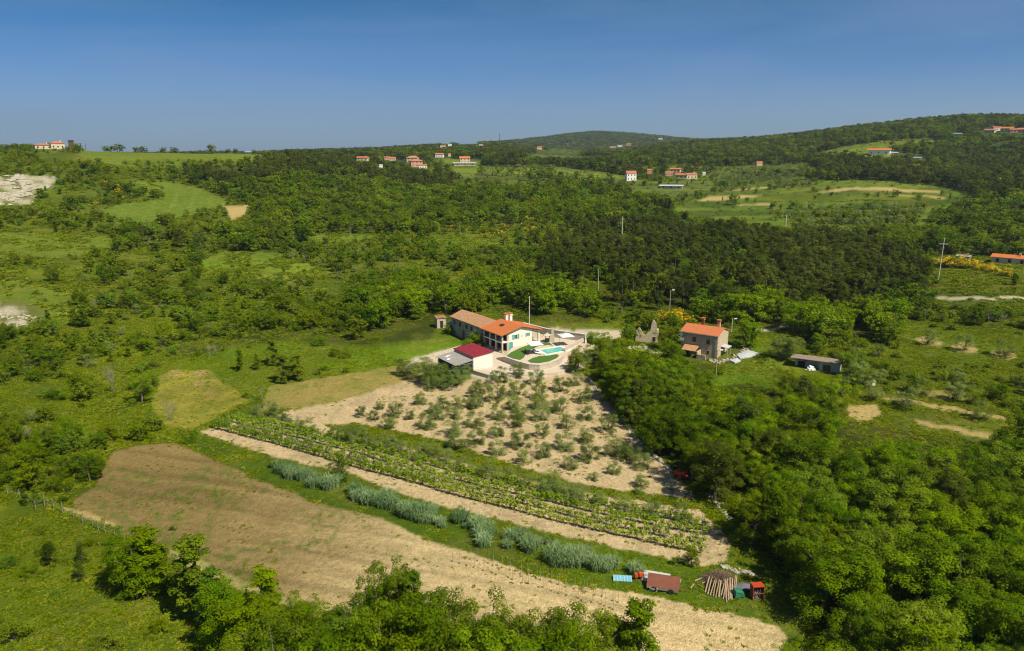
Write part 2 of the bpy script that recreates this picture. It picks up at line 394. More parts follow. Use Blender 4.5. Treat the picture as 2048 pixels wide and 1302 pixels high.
class MB:
    """collects shapes into one mesh"""
    def __init__(s): s.v = []; s.f = []; s.m = []
    def add(s, vs, fs, mi=0):
        b = len(s.v); s.v += [tuple(p) for p in vs]
        s.f += [tuple(b + i for i in f) for f in fs]; s.m += [mi] * len(fs); return s
    def box(s, x0, x1, y0, y1, z0, z1, mi=0):
        return s.add([(x0, y0, z0), (x1, y0, z0), (x1, y1, z0), (x0, y1, z0), (x0, y0, z1), (x1, y0, z1), (x1, y1, z1), (x0, y1, z1)],
                     [(0, 3, 2, 1), (4, 5, 6, 7), (0, 1, 5, 4), (1, 2, 6, 5), (2, 3, 7, 6), (3, 0, 4, 7)], mi)
    def obox(s, c, ax, ay, az, mi=0):
        c, ax, ay, az = map(Vector, (c, ax, ay, az))
        vs = [c + ax * i + ay * j + az * k for k in (-1, 1) for i, j in ((-1, -1), (1, -1), (1, 1), (-1, 1))]
        return s.add(vs, [(0, 3, 2, 1), (4, 5, 6, 7), (0, 1, 5, 4), (1, 2, 6, 5), (2, 3, 7, 6), (3, 0, 4, 7)], mi)
    def prism(s, poly, z0, z1, mi=0):
        n = len(poly)
        zz0 = z0 if hasattr(z0, '__len__') else [z0] * n
        zz1 = z1 if hasattr(z1, '__len__') else [z1] * n
        vs = [(p[0], p[1], zz0[i]) for i, p in enumerate(poly)] + [(p[0], p[1], zz1[i]) for i, p in enumerate(poly)]
        return s.add(vs, [tuple(range(n - 1, -1, -1)), tuple(range(n, 2 * n))] + [(i, (i + 1) % n, n + (i + 1) % n, n + i) for i in range(n)], mi)
    def tube(s, pts, rad, n=6, mi=0, caps=True):
        pts = [Vector(p) for p in pts]; rad = rad if hasattr(rad, '__len__') else [rad] * len(pts)
        vs = []; fs = []
        for i, p in enumerate(pts):
            d = (pts[min(i + 1, len(pts) - 1)] - pts[max(i - 1, 0)]).normalized()
            a = d.orthogonal().normalized(); b = d.cross(a)
            if i and a.dot(pa) < 0.99:
                a = (pa - d * pa.dot(d)).normalized(); b = d.cross(a)
            pa = a
            for k in range(n):
                t = 2 * math.pi * k / n
                vs.append(p + (a * math.cos(t) + b * math.sin(t)) * rad[i])
        for i in range(len(pts) - 1):
            for k in range(n):
                fs.append((i * n + k, i * n + (k + 1) % n, (i + 1) * n + (k + 1) % n, (i + 1) * n + k))
        if caps:
            fs.append(tuple(range(n - 1, -1, -1))); fs.append(tuple((len(pts) - 1) * n + k for k in range(n)))
        return s.add(vs, fs, mi)
    def cyl(s, x, y, z0, z1, r, n=10, mi=0, r2=None):
        return s.tube([(x, y, z0), (x, y, z1)], [r, r if r2 is None else r2], n, mi)
    def build(s, name, mats, parent=None, smooth=False):
        me = bpy.data.meshes.new(name)
        me.from_pydata(s.v, [], s.f)
        if not hasattr(mats, '__len__'): mats = [mats]
        for m in mats: me.materials.append(m)
        me.polygons.foreach_set('material_index', s.m)
        if smooth: me.polygons.foreach_set('use_smooth', [True] * len(s.f))
        me.update()
        return link(name, me, parent)

# ------------------------------------------------------------------ materials
def mat(name):
    m = bpy.data.materials.new(name); m.use_nodes = True
    nt = m.node_tree; nt.nodes.clear()
    out = nt.nodes.new("ShaderNodeOutputMaterial")
    b = nt.nodes.new("ShaderNodeBsdfPrincipled")
    nt.links.new(b.outputs[0], out.inputs[0])
    return m, nt, b, out
def N(nt, t, **kw):
    n = nt.nodes.new(t)
    for k, v in kw.items():
        if k.startswith('i_'): n.inputs[k[2:].replace('_', ' ')].default_value = v
        else: setattr(n, k, v)
    return n
def noise(nt, vec, scale, detail=4, rough=0.6, dist=0.0):
    n = N(nt, "ShaderNodeTexNoise"); n.inputs['Scale'].default_value = scale
    n.inputs['Detail'].default_value = detail; n.inputs['Roughness'].default_value = rough
    n.inputs['Distortion'].default_value = dist
    if vec is not None: nt.links.new(vec, n.inputs['Vector'])
    return n.outputs['Fac']
def mrange(nt, val, a, b, c, d):
    n = N(nt, "ShaderNodeMapRange")
    for i, x in ((1, a), (2, b), (3, c), (4, d)): n.inputs[i].default_value = x
    nt.links.new(val, n.inputs[0]); return n.outputs[0]
def mixc(nt, fac, a, b, mode='MIX'):
    n = N(nt, "ShaderNodeMix", data_type='RGBA', blend_type=mode)
    for sock, x in ((0, fac), (6, a), (7, b)):
        if hasattr(x, 'is_output'): nt.links.new(x, n.inputs[sock])
        elif sock == 0: n.inputs[0].default_value = x
        else: n.inputs[sock].default_value = (x[0], x[1], x[2], 1)
    return n.outputs[2]
def math_(nt, op, a, b=None):
    n = N(nt, "ShaderNodeMath", operation=op)
    for i, x in enumerate((a, b)):
        if x is None: continue
        if hasattr(x, 'is_output'): nt.links.new(x, n.inputs[i])
        else: n.inputs[i].default_value = x
    return n.outputs[0]
def coords(nt, kind='Object'):
    return N(nt, "ShaderNodeTexCoord").outputs[kind]
def wpos(nt):
    return N(nt, "ShaderNodeNewGeometry").outputs['Position']
def simple(name, c, c2=None, scale=1.5, rough=0.75, bump=0.0, metal=0.0, spec=0.3, fine=None):
    """plain surface with two-scale weathering"""
    m, nt, b, _ = mat(name)
    co = coords(nt)
    c2 = c2 or tuple(x * 0.75 for x in c)
    f = mrange(nt, noise(nt, co, scale, 5, 0.65), 0.35, 0.65, 0, 1)
    col = mixc(nt, f, c, c2)
    g = mrange(nt, noise(nt, co, (fine or scale * 9), 3, 0.6), 0.3, 0.7, 0.82, 1.15)
    cc = N(nt, "ShaderNodeCombineColor"); [nt.links.new(g, cc.inputs[i]) for i in range(3)]
    col = mixc(nt, 1.0, col, cc.outputs[0], 'MULTIPLY')
    nt.links.new(col, b.inputs['Base Color'])
    b.inputs['Roughness'].default_value = rough
    b.inputs['Metallic'].default_value = metal
    b.inputs['Specular IOR Level'].default_value = spec
    if bump:
        bp = N(nt, "ShaderNodeBump"); bp.inputs['Strength'].default_value = 0.6; bp.inputs['Distance'].default_value = bump
        nt.links.new(noise(nt, co, scale * 6, 4, 0.7), bp.inputs['Height'])
        nt.links.new(bp.outputs[0], b.inputs['Normal'])
    return m

# ================================================================== GROUND
def ground_material():
    m, nt, b, out = mat("ground_cover")
    at = N(nt, "ShaderNodeAttribute", attribute_name='albedo')
    bare = N(nt, "ShaderNodeAttribute", attribute_name='bare').outputs['Fac']
    P = wpos(nt)
    n1 = noise(nt, P, 0.035, 4, 0.6)
    n2 = noise(nt, P, 0.30, 5, 0.65, 0.5)
    n3 = noise(nt, P, 1.6, 5, 0.7)
    n4 = noise(nt, P, 6.0, 3, 0.65)
    n5 = noise(nt, P, 0.75, 4, 0.7, 0.8)
    # grass: yellow-green against deep green, straw flecks
    g = mixc(nt, mrange(nt, n1, 0.35, 0.65, 0.25, 0.75), (0.70, 0.84, 0.9), (1.22, 1.10, 0.95))
    g = mixc(nt, mrange(nt, n2, 0.42, 0.58, 0, 0.9), g, (0.52, 0.72, 0.52))
    g = mixc(nt, mrange(nt, n3, 0.52, 0.72, 0, 0.6), g, (1.65, 1.35, 1.6))
    g = mixc(nt, mrange(nt, n4, 0.34, 0.54, 0.85, 0), g, (0.40, 0.55, 0.30))
    g = mixc(nt, mrange(nt, n4, 0.60, 0.74, 0, 0.8), g, (2.0, 1.7, 1.8))
    g = mixc(nt, mrange(nt, n5, 0.46, 0.60, 0, 0.75), g, (0.55, 0.68, 0.45))
    g = mixc(nt, mrange(nt, n5, 0.42, 0.30, 0, 0.7), g, (1.35, 1.22, 1.5))
    # bare soil: clods, light crust, dark pits
    s = mixc(nt, mrange(nt, n2, 0.4, 0.62, 0, 0.6), (1.06, 1.03, 1.0), (0.84, 0.82, 0.80))
    s = mixc(nt, mrange(nt, n3, 0.40, 0.58, 0.9, 0), s, (0.70, 0.68, 0.62))
    s = mixc(nt, mrange(nt, n4, 0.54, 0.68, 0, 0.75), s, (1.38, 1.38, 1.42))
    s = mixc(nt, mrange(nt, n4, 0.40, 0.32, 0, 0.85), s, (0.48, 0.44, 0.36))
    mult = mixc(nt, bare, g, s)
    col = mixc(nt, 1.0, at.outputs['Color'], mult, 'MULTIPLY')
    nt.links.new(col, b.inputs['Base Color'])
    b.inputs['Roughness'].default_value = 0.95
    b.inputs['Specular IOR Level'].default_value = 0.08
    # relief: furrowed clods / tussocks
    h = math_(nt, 'ADD', math_(nt, 'MULTIPLY', n4, 0.5), n3)
    bp = N(nt, "ShaderNodeBump"); bp.inputs['Strength'].default_value = 0.9; bp.inputs['Distance'].default_value = 0.34
    nt.links.new(h, bp.inputs['Height'])
    nt.links.new(bp.outputs[0], b.inputs['Normal'])
    return m
M_ground = ground_material()

def smooth(a, b, x):
    t = np.clip((x - a) / (b - a), 0, 1); return t * t * (3 - 2 * t)

def make_ground():
    az = np.concatenate([np.linspace(-71, -41, 31)[:-1], np.arange(-41, 41.001, 0.11), np.linspace(41, 71, 31)[1:]])
    rs = [6.5]
    while rs[-1] < 6200:
        r = rs[-1]
        rs.append(r + min(max(r * r * 3.0 / (CZ * FPX), 0.12), 0.0095 * r) if r > 42 else r * 1.06)
    rs = np.array(rs)
    A, Rr = np.meshgrid(R(1) * az, rs)
    X = Rr * np.sin(A); Y = Rr * np.cos(A)
    Z = ht(X, Y)
    x, y, z = X.ravel(), Y.ravel(), Z.ravel()
    lab = land_use(x, y, z)
    na, nr = len(az), len(rs)
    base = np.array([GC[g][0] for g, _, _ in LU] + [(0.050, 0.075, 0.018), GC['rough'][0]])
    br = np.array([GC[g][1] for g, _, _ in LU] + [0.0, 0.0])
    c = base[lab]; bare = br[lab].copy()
    keys = [g for g, _, _ in LU] + ['farwood', 'rough']
    kk = np.array(keys)[lab]
    u, v = project(x, y, z)
    u = np.nan_to_num(u); v = np.nan_to_num(v)
    # the big tilled field dries from brown in the north-west to pale sand in the south-east
    m = kk == 'brown'
    t = smooth(430, 930, u + (fbm(x / 9, y / 9, 41) - .5) * 260 + (v - 1050) * .35)
    c[m] = c[m] * (1 - t[m, None]) + np.array(GC['pale'][0]) * t[m, None]
    # weeds in the tilled field
    wd = smooth(.54, .64, fbm(x / .8, y / .8, 61, 4)) * smooth(.40, .60, fbm(x / 11, y / 11, 63, 3)) * (1 - t * .75)
    c[m] = c[m] * (1 - .75 * wd[m, None]) + np.array((0.10, 0.16, 0.02)) * .75 * wd[m, None]
    # drill lines across the pale part
    dl = np.sin((x * .30 + y * .954) * 2 * math.pi / .95) * .5 + .5
    c[m] *= (1 - .10 * dl[m, None] * t[m, None])
    al, ac = x * .954 - y * .30, x * .30 + y * .954
    st = fbm(al / 16, ac / 1.1, 65, 3)
    c[m] *= (1.25 - .50 * st[m, None])
    st2 = fbm(al / 40, ac / 4.5, 67, 2)
    c[m] *= (1.14 - .28 * st2[m, None])
    rut = smooth(.86, .98, np.sin(ac * 2 * math.pi / 6.2 + .8 * fbm(al / 30, ac / 30, 68, 2)) * .5 + .5)
    c[m] *= (1 - .16 * rut[m, None])
    m = kk == 'orchard'
    t2 = smooth(.52, .72, fbm(x / 3.2, y / 3.2, 71, 4))
    c[m] *= (1.08 - .22 * t2[m, None])
    wd = smooth(.66, .76, fbm(x / .9, y / .9, 73, 3))
    c[m] = c[m] * (1 - .5 * wd[m, None]) + np.array((0.16, 0.20, 0.04)) * .5 * wd[m, None]
    m = kk == 'rock'
    t3 = smooth(.47, .53, fbm(x / 5, y / 4, 81, 5))
    c[m] = c[m] * t3[m, None] + np.array((0.13, 0.15, 0.03)) * (1 - t3[m, None])
    m = (kk == 'dry') | (kk == 'mown')
    t4 = smooth(.40, .65, fbm(x / 4, y / 4, 91, 4))
    c[m] = c[m] * (1 - .45 * t4[m, None]) + np.array((0.17, 0.21, 0.03)) * .45 * t4[m, None]
    # straw heaps on the mown meadow
    for (hu, hv, hr) in ((398, 768, 14), (422, 788, 13), (400, 745, 16), (350, 748, 14)):
        d = np.hypot((u - hu) / 1.7, v - hv) + (fbm(x * 1.3, y * 1.3, 99) - .5) * 8
        w = smooth(hr * .62, hr * .35, d)[:, None] * (kk == 'mown')[:, None]
        c = c * (1 - w) + np.array((0.50, 0.33, 0.13)) * w
    # large soft patches over every green
    grn = bare < .3
    calm = ((kk == 'slopefield') | (kk == 'ridge'))
    keep_c = c[calm].copy()
    p = fbm(x / 26, y / 26, 101, 4)
    c[grn] *= (0.62 + .76 * p[grn, None])
    p2 = fbm(x / 7, y / 7, 107, 3)
    c[grn] *= (0.78 + .44 * p2[grn, None])
    c[grn] = c[grn] * (1 - .30 * smooth(.52, .66, fbm(x / 11 + 3, y / 11, 109, 4))[grn, None]) + np.array((.24, .20, .05)) * .30 * smooth(.52, .66, fbm(x / 11 + 3, y / 11, 109, 4))[grn, None]
    yl = smooth(.5, .7, fbm(x / 17 + 4, y / 17, 103, 4)) * .5
    c[grn] = c[grn] * (1 - yl[grn, None]) + c[grn] * np.array((1.45, 1.12, 1.1)) * yl[grn, None]
    c[calm] = c[calm] * .35 + keep_c * .65
    # tramlines in the left and far meadows
    m = kk == 'slopefield'
    dl = smooth(.80, .97, np.sin((x * .95 + y * .3) * 2 * math.pi / 9) * .5 + .5) * (np.hypot(x, y) > 350)
    c[m] = c[m] * (1 - .4 * dl[m, None]) + np.array((0.24, 0.25, 0.05)) * .4 * dl[m, None]
    # terraced strips on the far slopes follow the lie of the land
    m = ((kk == 'fieldfar') | (kk == 'lawny') | (kk == 'terr') | (kk == 'ridge')) & (np.hypot(x, y) > 430) & (x > -60)
    ph = (y + 14 * fbm(x / 60, y / 60, 115, 2) - .12 * x) / 21.0
    ln = np.abs(ph - np.floor(ph) - .5) * 2
    hsh = _hash(np.floor(ph), np.floor(ph) * 0 + 3, 5)
    c[m] *= (.70 + .6 * hsh[m, None])
    w = (smooth(.80, .95, ln) * .75)[:, None]
    dk = np.array((0.035, 0.055, 0.012)); c[m] = c[m] * (1 - w[m]) + dk * w[m]
    # soften the borders of the colour map a little
    C4 = np.concatenate([c, bare[:, None]], 1).reshape(nr, na, 4)
    C4[1:-1, 1:-1] = (C4[1:-1, 1:-1] * 2 + C4[:-2, 1:-1] + C4[2:, 1:-1] + C4[1:-1, :-2] + C4[1:-1, 2:]) / 6
    C4 = C4.reshape(-1, 4)
    idx = (np.arange(nr - 1)[:, None] * na + np.arange(na - 1)[None]).ravel()
    quads = np.stack([idx, idx + 1, idx + na + 1, idx + na], 1)
    cls = {'brown': 'tilled_field', 'orchard': 'orchard_soil', 'gravel': 'gravel_road', 'rock': 'pale_rock_ground', 'lawny': 'grass_field', 'slopefield': 'grass_field', 'fieldfar': 'grass_field',
           'mown': 'mown_meadow', 'dry': 'dry_meadow', 'bright': 'meadow'}
    names = ['terrain'] + sorted(set(cls.values()))
    fk = np.array([names.index(cls.get(k, 'terrain')) for k in keys])[lab[idx]]
    for ni, nm in enumerate(names):
        q = quads[fk == ni]
        if not len(q): continue
        used, inv = np.unique(q.ravel(), return_inverse=True)
        me = bpy.data.meshes.new(nm)
        me.vertices.add(len(used)); me.loops.add(len(q) * 4); me.polygons.add(len(q))
        me.vertices.foreach_set('co', np.stack([x[used], y[used], z[used]], 1).astype(np.float32).ravel())
        me.loops.foreach_set('vertex_index', inv.astype(np.int32))
        me.polygons.foreach_set('loop_start', np.arange(0, len(q) * 4, 4, dtype=np.int32))
        me.update(calc_edges=True)
        me.polygons.foreach_set('use_smooth', np.ones(len(q), bool))
        a = me.attributes.new('albedo', 'FLOAT_COLOR', 'POINT')
        a.data.foreach_set('color', np.concatenate([C4[used, :3], np.ones((len(used), 1))], 1).astype(np.float32).ravel())
        a = me.attributes.new('bare', 'FLOAT', 'POINT')
        a.data.foreach_set('value', C4[used, 3].astype(np.float32))
        me.materials.append(M_ground)
        tag(link(nm, me), kind='structure')
make_ground()

# ================================================================== PLANTS
def leaf_mat(name, dark, light, hue=0.03, trans=0.28, flower=None):
    m, nt, b, out = mat(name)
    tint = N(nt, "ShaderNodeAttribute", attribute_name='tint').outputs['Fac']
    oi = N(nt, "ShaderNodeObjectInfo").outputs['Random']
    P = wpos(nt)
    big = noise(nt, P, 0.018, 3, 0.6)
    mid = noise(nt, P, 0.16, 3, 0.6)
    f = math_(nt, 'ADD', math_(nt, 'MULTIPLY', tint, 0.55), math_(nt, 'MULTIPLY', oi, 0.45))
    f = math_(nt, 'ADD', f, mrange(nt, mid, 0.3, 0.7, -0.24, 0.24))
    f = math_(nt, 'ADD', f, mrange(nt, big, 0.32, 0.68, -0.26, 0.26))
    f.node.use_clamp = True
    col = mixc(nt, f, dark, light)
    hs = N(nt, "ShaderNodeHueSaturation")
    r2 = math_(nt, 'FRACT', math_(nt, 'MULTIPLY', oi, 7.31))
    nt.links.new(mrange(nt, r2, 0, 1, 0.5 - hue, 0.5 + hue), hs.inputs['Hue'])
    r3 = math_(nt, 'FRACT', math_(nt, 'MULTIPLY', oi, 3.77))
    nt.links.new(mrange(nt, r3, 0, 1, 0.96, 1.12), hs.inputs['Saturation'])
    nt.links.new(mrange(nt, r3, 0, 1, 1.14, 0.80), hs.inputs['Value'])
    nt.links.new(col, hs.inputs['Color'])
    col = hs.outputs[0]
    if flower:
        fl = N(nt, "ShaderNodeAttribute", attribute_name='flower').outputs['Fac']
        col = mixc(nt, fl, col, flower)
    nt.links.new(col, b.inputs['Base Color'])
    b.inputs['Roughness'].default_value = 0.75
    b.inputs['Specular IOR Level'].default_value = 0.04
    tr = N(nt, "ShaderNodeBsdfTranslucent")
    nt.links.new(mixc(nt, 1.0, col, (1.25, 1.25, 0.7), 'MULTIPLY'), tr.inputs[0])
    mx = N(nt, "ShaderNodeMixShader"); mx.inputs[0].default_value = trans
    nt.links.new(b.outputs[0], mx.inputs[1]); nt.links.new(tr.outputs[0], mx.inputs[2])
    nt.links.new(mx.outputs[0], out.inputs[0])
    return m

ML = {
    'broad': leaf_mat("broadleaf_foliage", (0.044, 0.098, 0.003), (0.215, 0.285, 0.005), 0.018, .34),
    'lush': leaf_mat("bright_foliage", (0.085, 0.165, 0.004), (0.250, 0.345, 0.006), 0.012, .36),
    'pine': leaf_mat("pine_needles", (0.036, 0.056, 0.008), (0.112, 0.138, 0.016), 0.018, 0.2),
    'olive': leaf_mat("olive_leaves", (0.095, 0.140, 0.030), (0.270, 0.330, 0.090), 0.012, 0.3),
    'shrub': leaf_mat("shrub_leaves", (0.066, 0.112, 0.005), (0.215, 0.290, 0.010), 0.024, .34),
    'broom': leaf_mat("broom_twigs", (0.080, 0.110, 0.010), (0.180, 0.200, 0.020), 0.02, 0.25, (0.85, 0.60, 0.012)),
    'reed': leaf_mat("reed_blades", (0.125, 0.215, 0.090), (0.300, 0.410, 0.195), 0.012, 0.25),
    'vine': leaf_mat("vine_leaves", (0.120, 0.225, 0.008), (0.320, 0.430, 0.025), 0.015, 0.35),
    'grass': leaf_mat("grass_blades", (0.110, 0.160, 0.006), (0.270, 0.320, 0.022), 0.025, 0.3),
}
M_bark = simple("bark", (0.13, 0.10, 0.07), (0.22, 0.18, 0.13), 3, 0.9, 0.02)
M_palebark = simple("pale_bark", (0.34, 0.30, 0.22), (0.22, 0.19, 0.14), 3, 0.9, 0.02)

def leaves_to_mesh(name, P, Nn, size, aspect, tint, rng, mi=None, extra=None, flower=None, up=None):
    """P centres, Nn normals, size half-length; each leaf clump one bent quad"""
    n = len(P)
    Nn = Nn / np.maximum(np.linalg.norm(Nn, axis=1, keepdims=True), 1e-6)
    t = rng.normal(size=(n, 3)) if up is None else up + rng.normal(size=(n, 3)) * .25
    t -= Nn * (t * Nn).sum(1, keepdims=True)
    t /= np.maximum(np.linalg.norm(t, axis=1, keepdims=True), 1e-6)
    bt = np.cross(Nn, t)
    size = np.broadcast_to(size, (n,))[:, None]
    w = size * aspect
    v = np.stack([P - t * size, P + bt * w + Nn * w * .25, P + t * size * 1.05, P - bt * w + Nn * w * .25], 1)
    me = bpy.data.meshes.new(name)
    ev = extra.v if extra else []; ef = extra.f if extra else []
    nv = n * 4 + len(ev)
    co = v.reshape(-1, 3)
    if ev: co = np.concatenate([co, np.array([tuple(p) for p in ev])])
    ls, lt, li = [np.arange(0, n * 4, 4)], [], [np.arange(n * 4)]
    k = n * 4
    if ef:
        st = []
        for f in ef: st.append(k); k += len(f)
        ls.append(np.array(st)); li.append(np.concatenate([np.array(f) + n * 4 for f in ef]))
    me.vertices.add(nv); me.loops.add(k); me.polygons.add(n + len(ef))
    me.vertices.foreach_set('co', co.astype(np.float32).ravel())
    me.loops.foreach_set('vertex_index', np.concatenate(li).astype(np.int32))
    me.polygons.foreach_set('loop_start', np.concatenate(ls).astype(np.int32))
    me.update(calc_edges=True)
    a = me.attributes.new('tint', 'FLOAT', 'POINT')
    a.data.foreach_set('value', np.concatenate([np.repeat(tint, 4), np.zeros(len(ev))]).astype(np.float32))
    if flower is not None:
        a = me.attributes.new('flower', 'FLOAT', 'POINT')
        a.data.foreach_set('value', np.concatenate([np.repeat(flower, 4), np.zeros(len(ev))]).astype(np.float32))
    if ef:
        me.polygons.foreach_set('material_index', np.concatenate([np.zeros(n, int), np.ones(len(ef), int)]).astype(np.int32))
    return me

def sphere_pts(rng, n):
    v = rng.normal(size=(n, 3)); return v / np.linalg.norm(v, axis=1, keepdims=True)

def crown(kind, rng, nleaf, leaf):
    """unit-height plant (height 1, foot at origin): leaf centres, normals, sizes, tints, flowers"""
    C = []  # clumps: centre, radius
    fl = None
    if kind in ('broad', 'lush'):
        W = rng.uniform(.34, .46)
        K = 84
        lobes = [(rng.uniform(-.2, .2), rng.uniform(-.2, .2), rng.uniform(.45, .8), rng.uniform(.16, .28)) for _ in range(7)]
        for _ in range(K):
            lx, ly, lz, lr = lobes[rng.integers(7)]
            d = sphere_pts(rng, 1)[0] * lr * rng.uniform(.7, 1.1)
            C.append((lx + d[0] * 1.25, ly + d[1] * 1.25, max(lz + d[2] * .95, .16), rng.uniform(.040, .085)))
        for _ in range(10):
            a = rng.uniform(0, 6.28); q = rng.uniform(.2, W * .85)
            C.append((q * math.cos(a), q * math.sin(a), rng.uniform(.12, .38), rng.uniform(.08, .13)))
    elif kind == 'pine':
        for _ in range(34):
            z = rng.uniform(.25, .97); w = .30 * (1 - ((z - .45) / .58) ** 2) ** .5 if z > .45 else .26 + .1 * z
            a = rng.uniform(0, 6.28); q = w * rng.uniform(.3, 1.0)
            C.append((q * math.cos(a), q * math.sin(a), z, rng.uniform(.06, .11)))
    elif kind == 'conifer':
        for _ in range(40):
            z = rng.uniform(.08, .98); w = .27 * (1.02 - z) ** .8 + .02
            a = rng.uniform(0, 6.28); q = w * rng.uniform(.4, 1.0)
            C.append((q * math.cos(a), q * math.sin(a), z, rng.uniform(.05, .09)))
    elif kind == 'column':
        for _ in range(64):
            z = rng.uniform(.08, .95); w = .17 * (1 - ((z - .42) / .62) ** 2) ** .5
            a = rng.uniform(0, 6.28); q = w * rng.uniform(.2, 1.0)
            C.append((q * math.cos(a), q * math.sin(a), z, rng.uniform(.028, .055)))
    elif kind == 'olive':
        for _ in range(30):
            a = rng.uniform(0, 6.28); z = rng.uniform(.16, .92); w = .50 * (1 - ((z - .5) / .62) ** 2) ** .5
            q = w * rng.uniform(.15, 1.0) ** .7
            C.append((q * math.cos(a), q * math.sin(a), z, rng.uniform(.06, .14)))
    else:  # shrub, broom
        for _ in range(26):
            d = sphere_pts(rng, 1)[0]; q = rng.uniform(.35, 1.0)
            C.append((d[0] * .58 * q, d[1] * .58 * q, abs(d[2]) * .78 * q + .08, rng.uniform(.09, .19)))
    C = np.array(C)
    wts = C[:, 3] ** 2; wts /= wts.sum()
    ci = rng.choice(len(C), nleaf, p=wts)
    d = sphere_pts(rng, nleaf)
    d[:, 2] = np.where(rng.random(nleaf) < .7, np.abs(d[:, 2]), d[:, 2])
    rr = rng.uniform(.45, 1.08, nleaf) ** .6
    flat = .8
    P = C[ci, :3] + d * (C[ci, 3] * rr)[:, None] * np.array([1.15, 1.15, flat])
    if kind == 'olive' or kind == 'reed':
        P += rng.normal(size=P.shape) * .028
    if kind in ('broad', 'lush', 'column'): P += rng.normal(size=P.shape) * .011
    P[:, 2] = np.maximum(P[:, 2], .012)
    nn = d + np.array([0, 0, .75]) + rng.normal(size=d.shape) * .42
    tc = rng.random(len(C))
    tint = np.clip(tc[ci] * .65 + rng.random(nleaf) * .35, 0, 1)
    sz = leaf * rng.uniform(.55, 1.25, nleaf)
    if kind == 'broom':
        fl = ((tc[ci] > .30) & (P[:, 2] > .32) & (rng.random(nleaf) < .80)).astype(float)
    top = P[:, 2].max(); P[:, 2] *= 1 / top
    return P, nn, sz, tint, fl, C

ASPECT = {'broad': .62, 'lush': .62, 'pine': .30, 'conifer': .3, 'column': .6, 'olive': .28, 'shrub': .5, 'broom': .3}
def trunk_mb(kind, rng, C, mb=None, n=6):
    mb = mb or MB()
    if kind in ('pine', 'conifer'):
        mb.tube([(0, 0, -.05), (.01, 0, .3), (-.008, .01, .6), (0, 0, .93)], [.022, .017, .012, .004], n)
        for c in C[:10]:
            mb.tube([(0, 0, max(c[2] - .06, .2)), (c[0] * .9, c[1] * .9, c[2])], [.007, .002], 4)
    elif kind in ('broad', 'lush', 'column'):
        h = rng.uniform(.28, .4)
        b = Vector((rng.uniform(-.04, .04), rng.uniform(-.04, .04), h))
        mb.tube([(0, 0, -.05), (b.x * .4, b.y * .4, h * .5), b], [.034, .026, .021], n)
        for c in C[:9]:
            p = Vector(c[:3]); mid = b.lerp(p, .5) + Vector((0, 0, .03))
            mb.tube([b, mid, p], [.015, .009, .003], 4)
        mb.tube([b, b + Vector((0.01, .01, .3)), b + Vector((0, .02, .5))], [.02, .01, .003], n)
    else:
        for c in C[:8]:
            p = Vector(c[:3]); mb.tube([(0, 0, -.04), (p.x * .25, p.y * .25, p.z * .45), p], [.02, .012, .003], 4)
    return mb

KIND_MAT = {'broad': 'broad', 'lush': 'lush', 'pine': 'pine', 'conifer': 'pine', 'column': 'broad', 'olive': 'olive', 'shrub': 'shrub', 'broom': 'broom'}
# level of detail: (leaves, half leaf length relative to plant height)
LOD = {'near': {'broad': (13000, .0128), 'lush': (13000, .0128), 'pine': (8000, .019), 'conifer': (6000, .018), 'column': (6000, .016), 'olive': (5200, .028), 'shrub': (3000, .029), 'broom': (2500, .032)},
       'mid': {'broad': (3000, .027), 'lush': (3000, .027), 'pine': (2600, .031), 'conifer': (1100, .042), 'column': (900, .04), 'olive': (2000, .040), 'shrub': (1000, .050), 'broom': (900, .052)},
       'far': {'broad': (600, .062), 'lush': (600, .062), 'pine': (600, .062), 'conifer': (300, .075), 'column': (200, .08), 'olive': (260, .10), 'shrub': (150, .125), 'broom': (150, .125)}}
PROTO = {}
def proto(kind, lod, i):
    """(crown mesh, trunk mesh, merged mesh) of a unit-height plant"""
    key = (kind, lod, i)
    if key not in PROTO:
        rng = np.random.default_rng(abs(hash((kind, i))) % 9973 if False else sum(map(ord, kind)) * 31 + i * 101)
        nl, ls = LOD[lod][kind]
        P, nn, sz, tint, fl, C = crown(kind, rng, nl, ls)
        m1, m2 = ML[KIND_MAT[kind]], M_bark
        tm = trunk_mb(kind, rng, C, n=6 if lod == 'near' else 4)
        merged = leaves_to_mesh(kind + "_plant", P, nn, sz, ASPECT[kind], tint, rng, extra=tm, flower=fl)
        merged.materials.append(m1); merged.materials.append(m2)
        cm = tme = None
        if True:
            cm = leaves_to_mesh("crown", P, nn, sz, ASPECT[kind], tint, rng, flower=fl); cm.materials.append(m1)
            tme = bpy.data.meshes.new("trunk"); tme.from_pydata([tuple(p) for p in tm.v], [], tm.f); tme.materials.append(m2)
        PROTO[key] = (cm, tme, merged)
    return PROTO[key]
NVAR = {'near': 5, 'mid': 5, 'far': 4}
NAME = {'broad': 'broadleaf_tree', 'lush': 'broadleaf_tree', 'pine': 'pine_tree', 'conifer': 'young_conifer', 'column': 'young_tree', 'olive': 'olive_tree',
        'shrub': 'shrub', 'broom': 'broom_bush'}
CATN = {'broad': 'tree', 'lush': 'tree', 'pine': 'pine tree', 'conifer': 'conifer', 'column': 'young tree', 'olive': 'olive tree', 'shrub': 'shrub', 'broom': 'broom bush'}
rnd = random.Random(7)

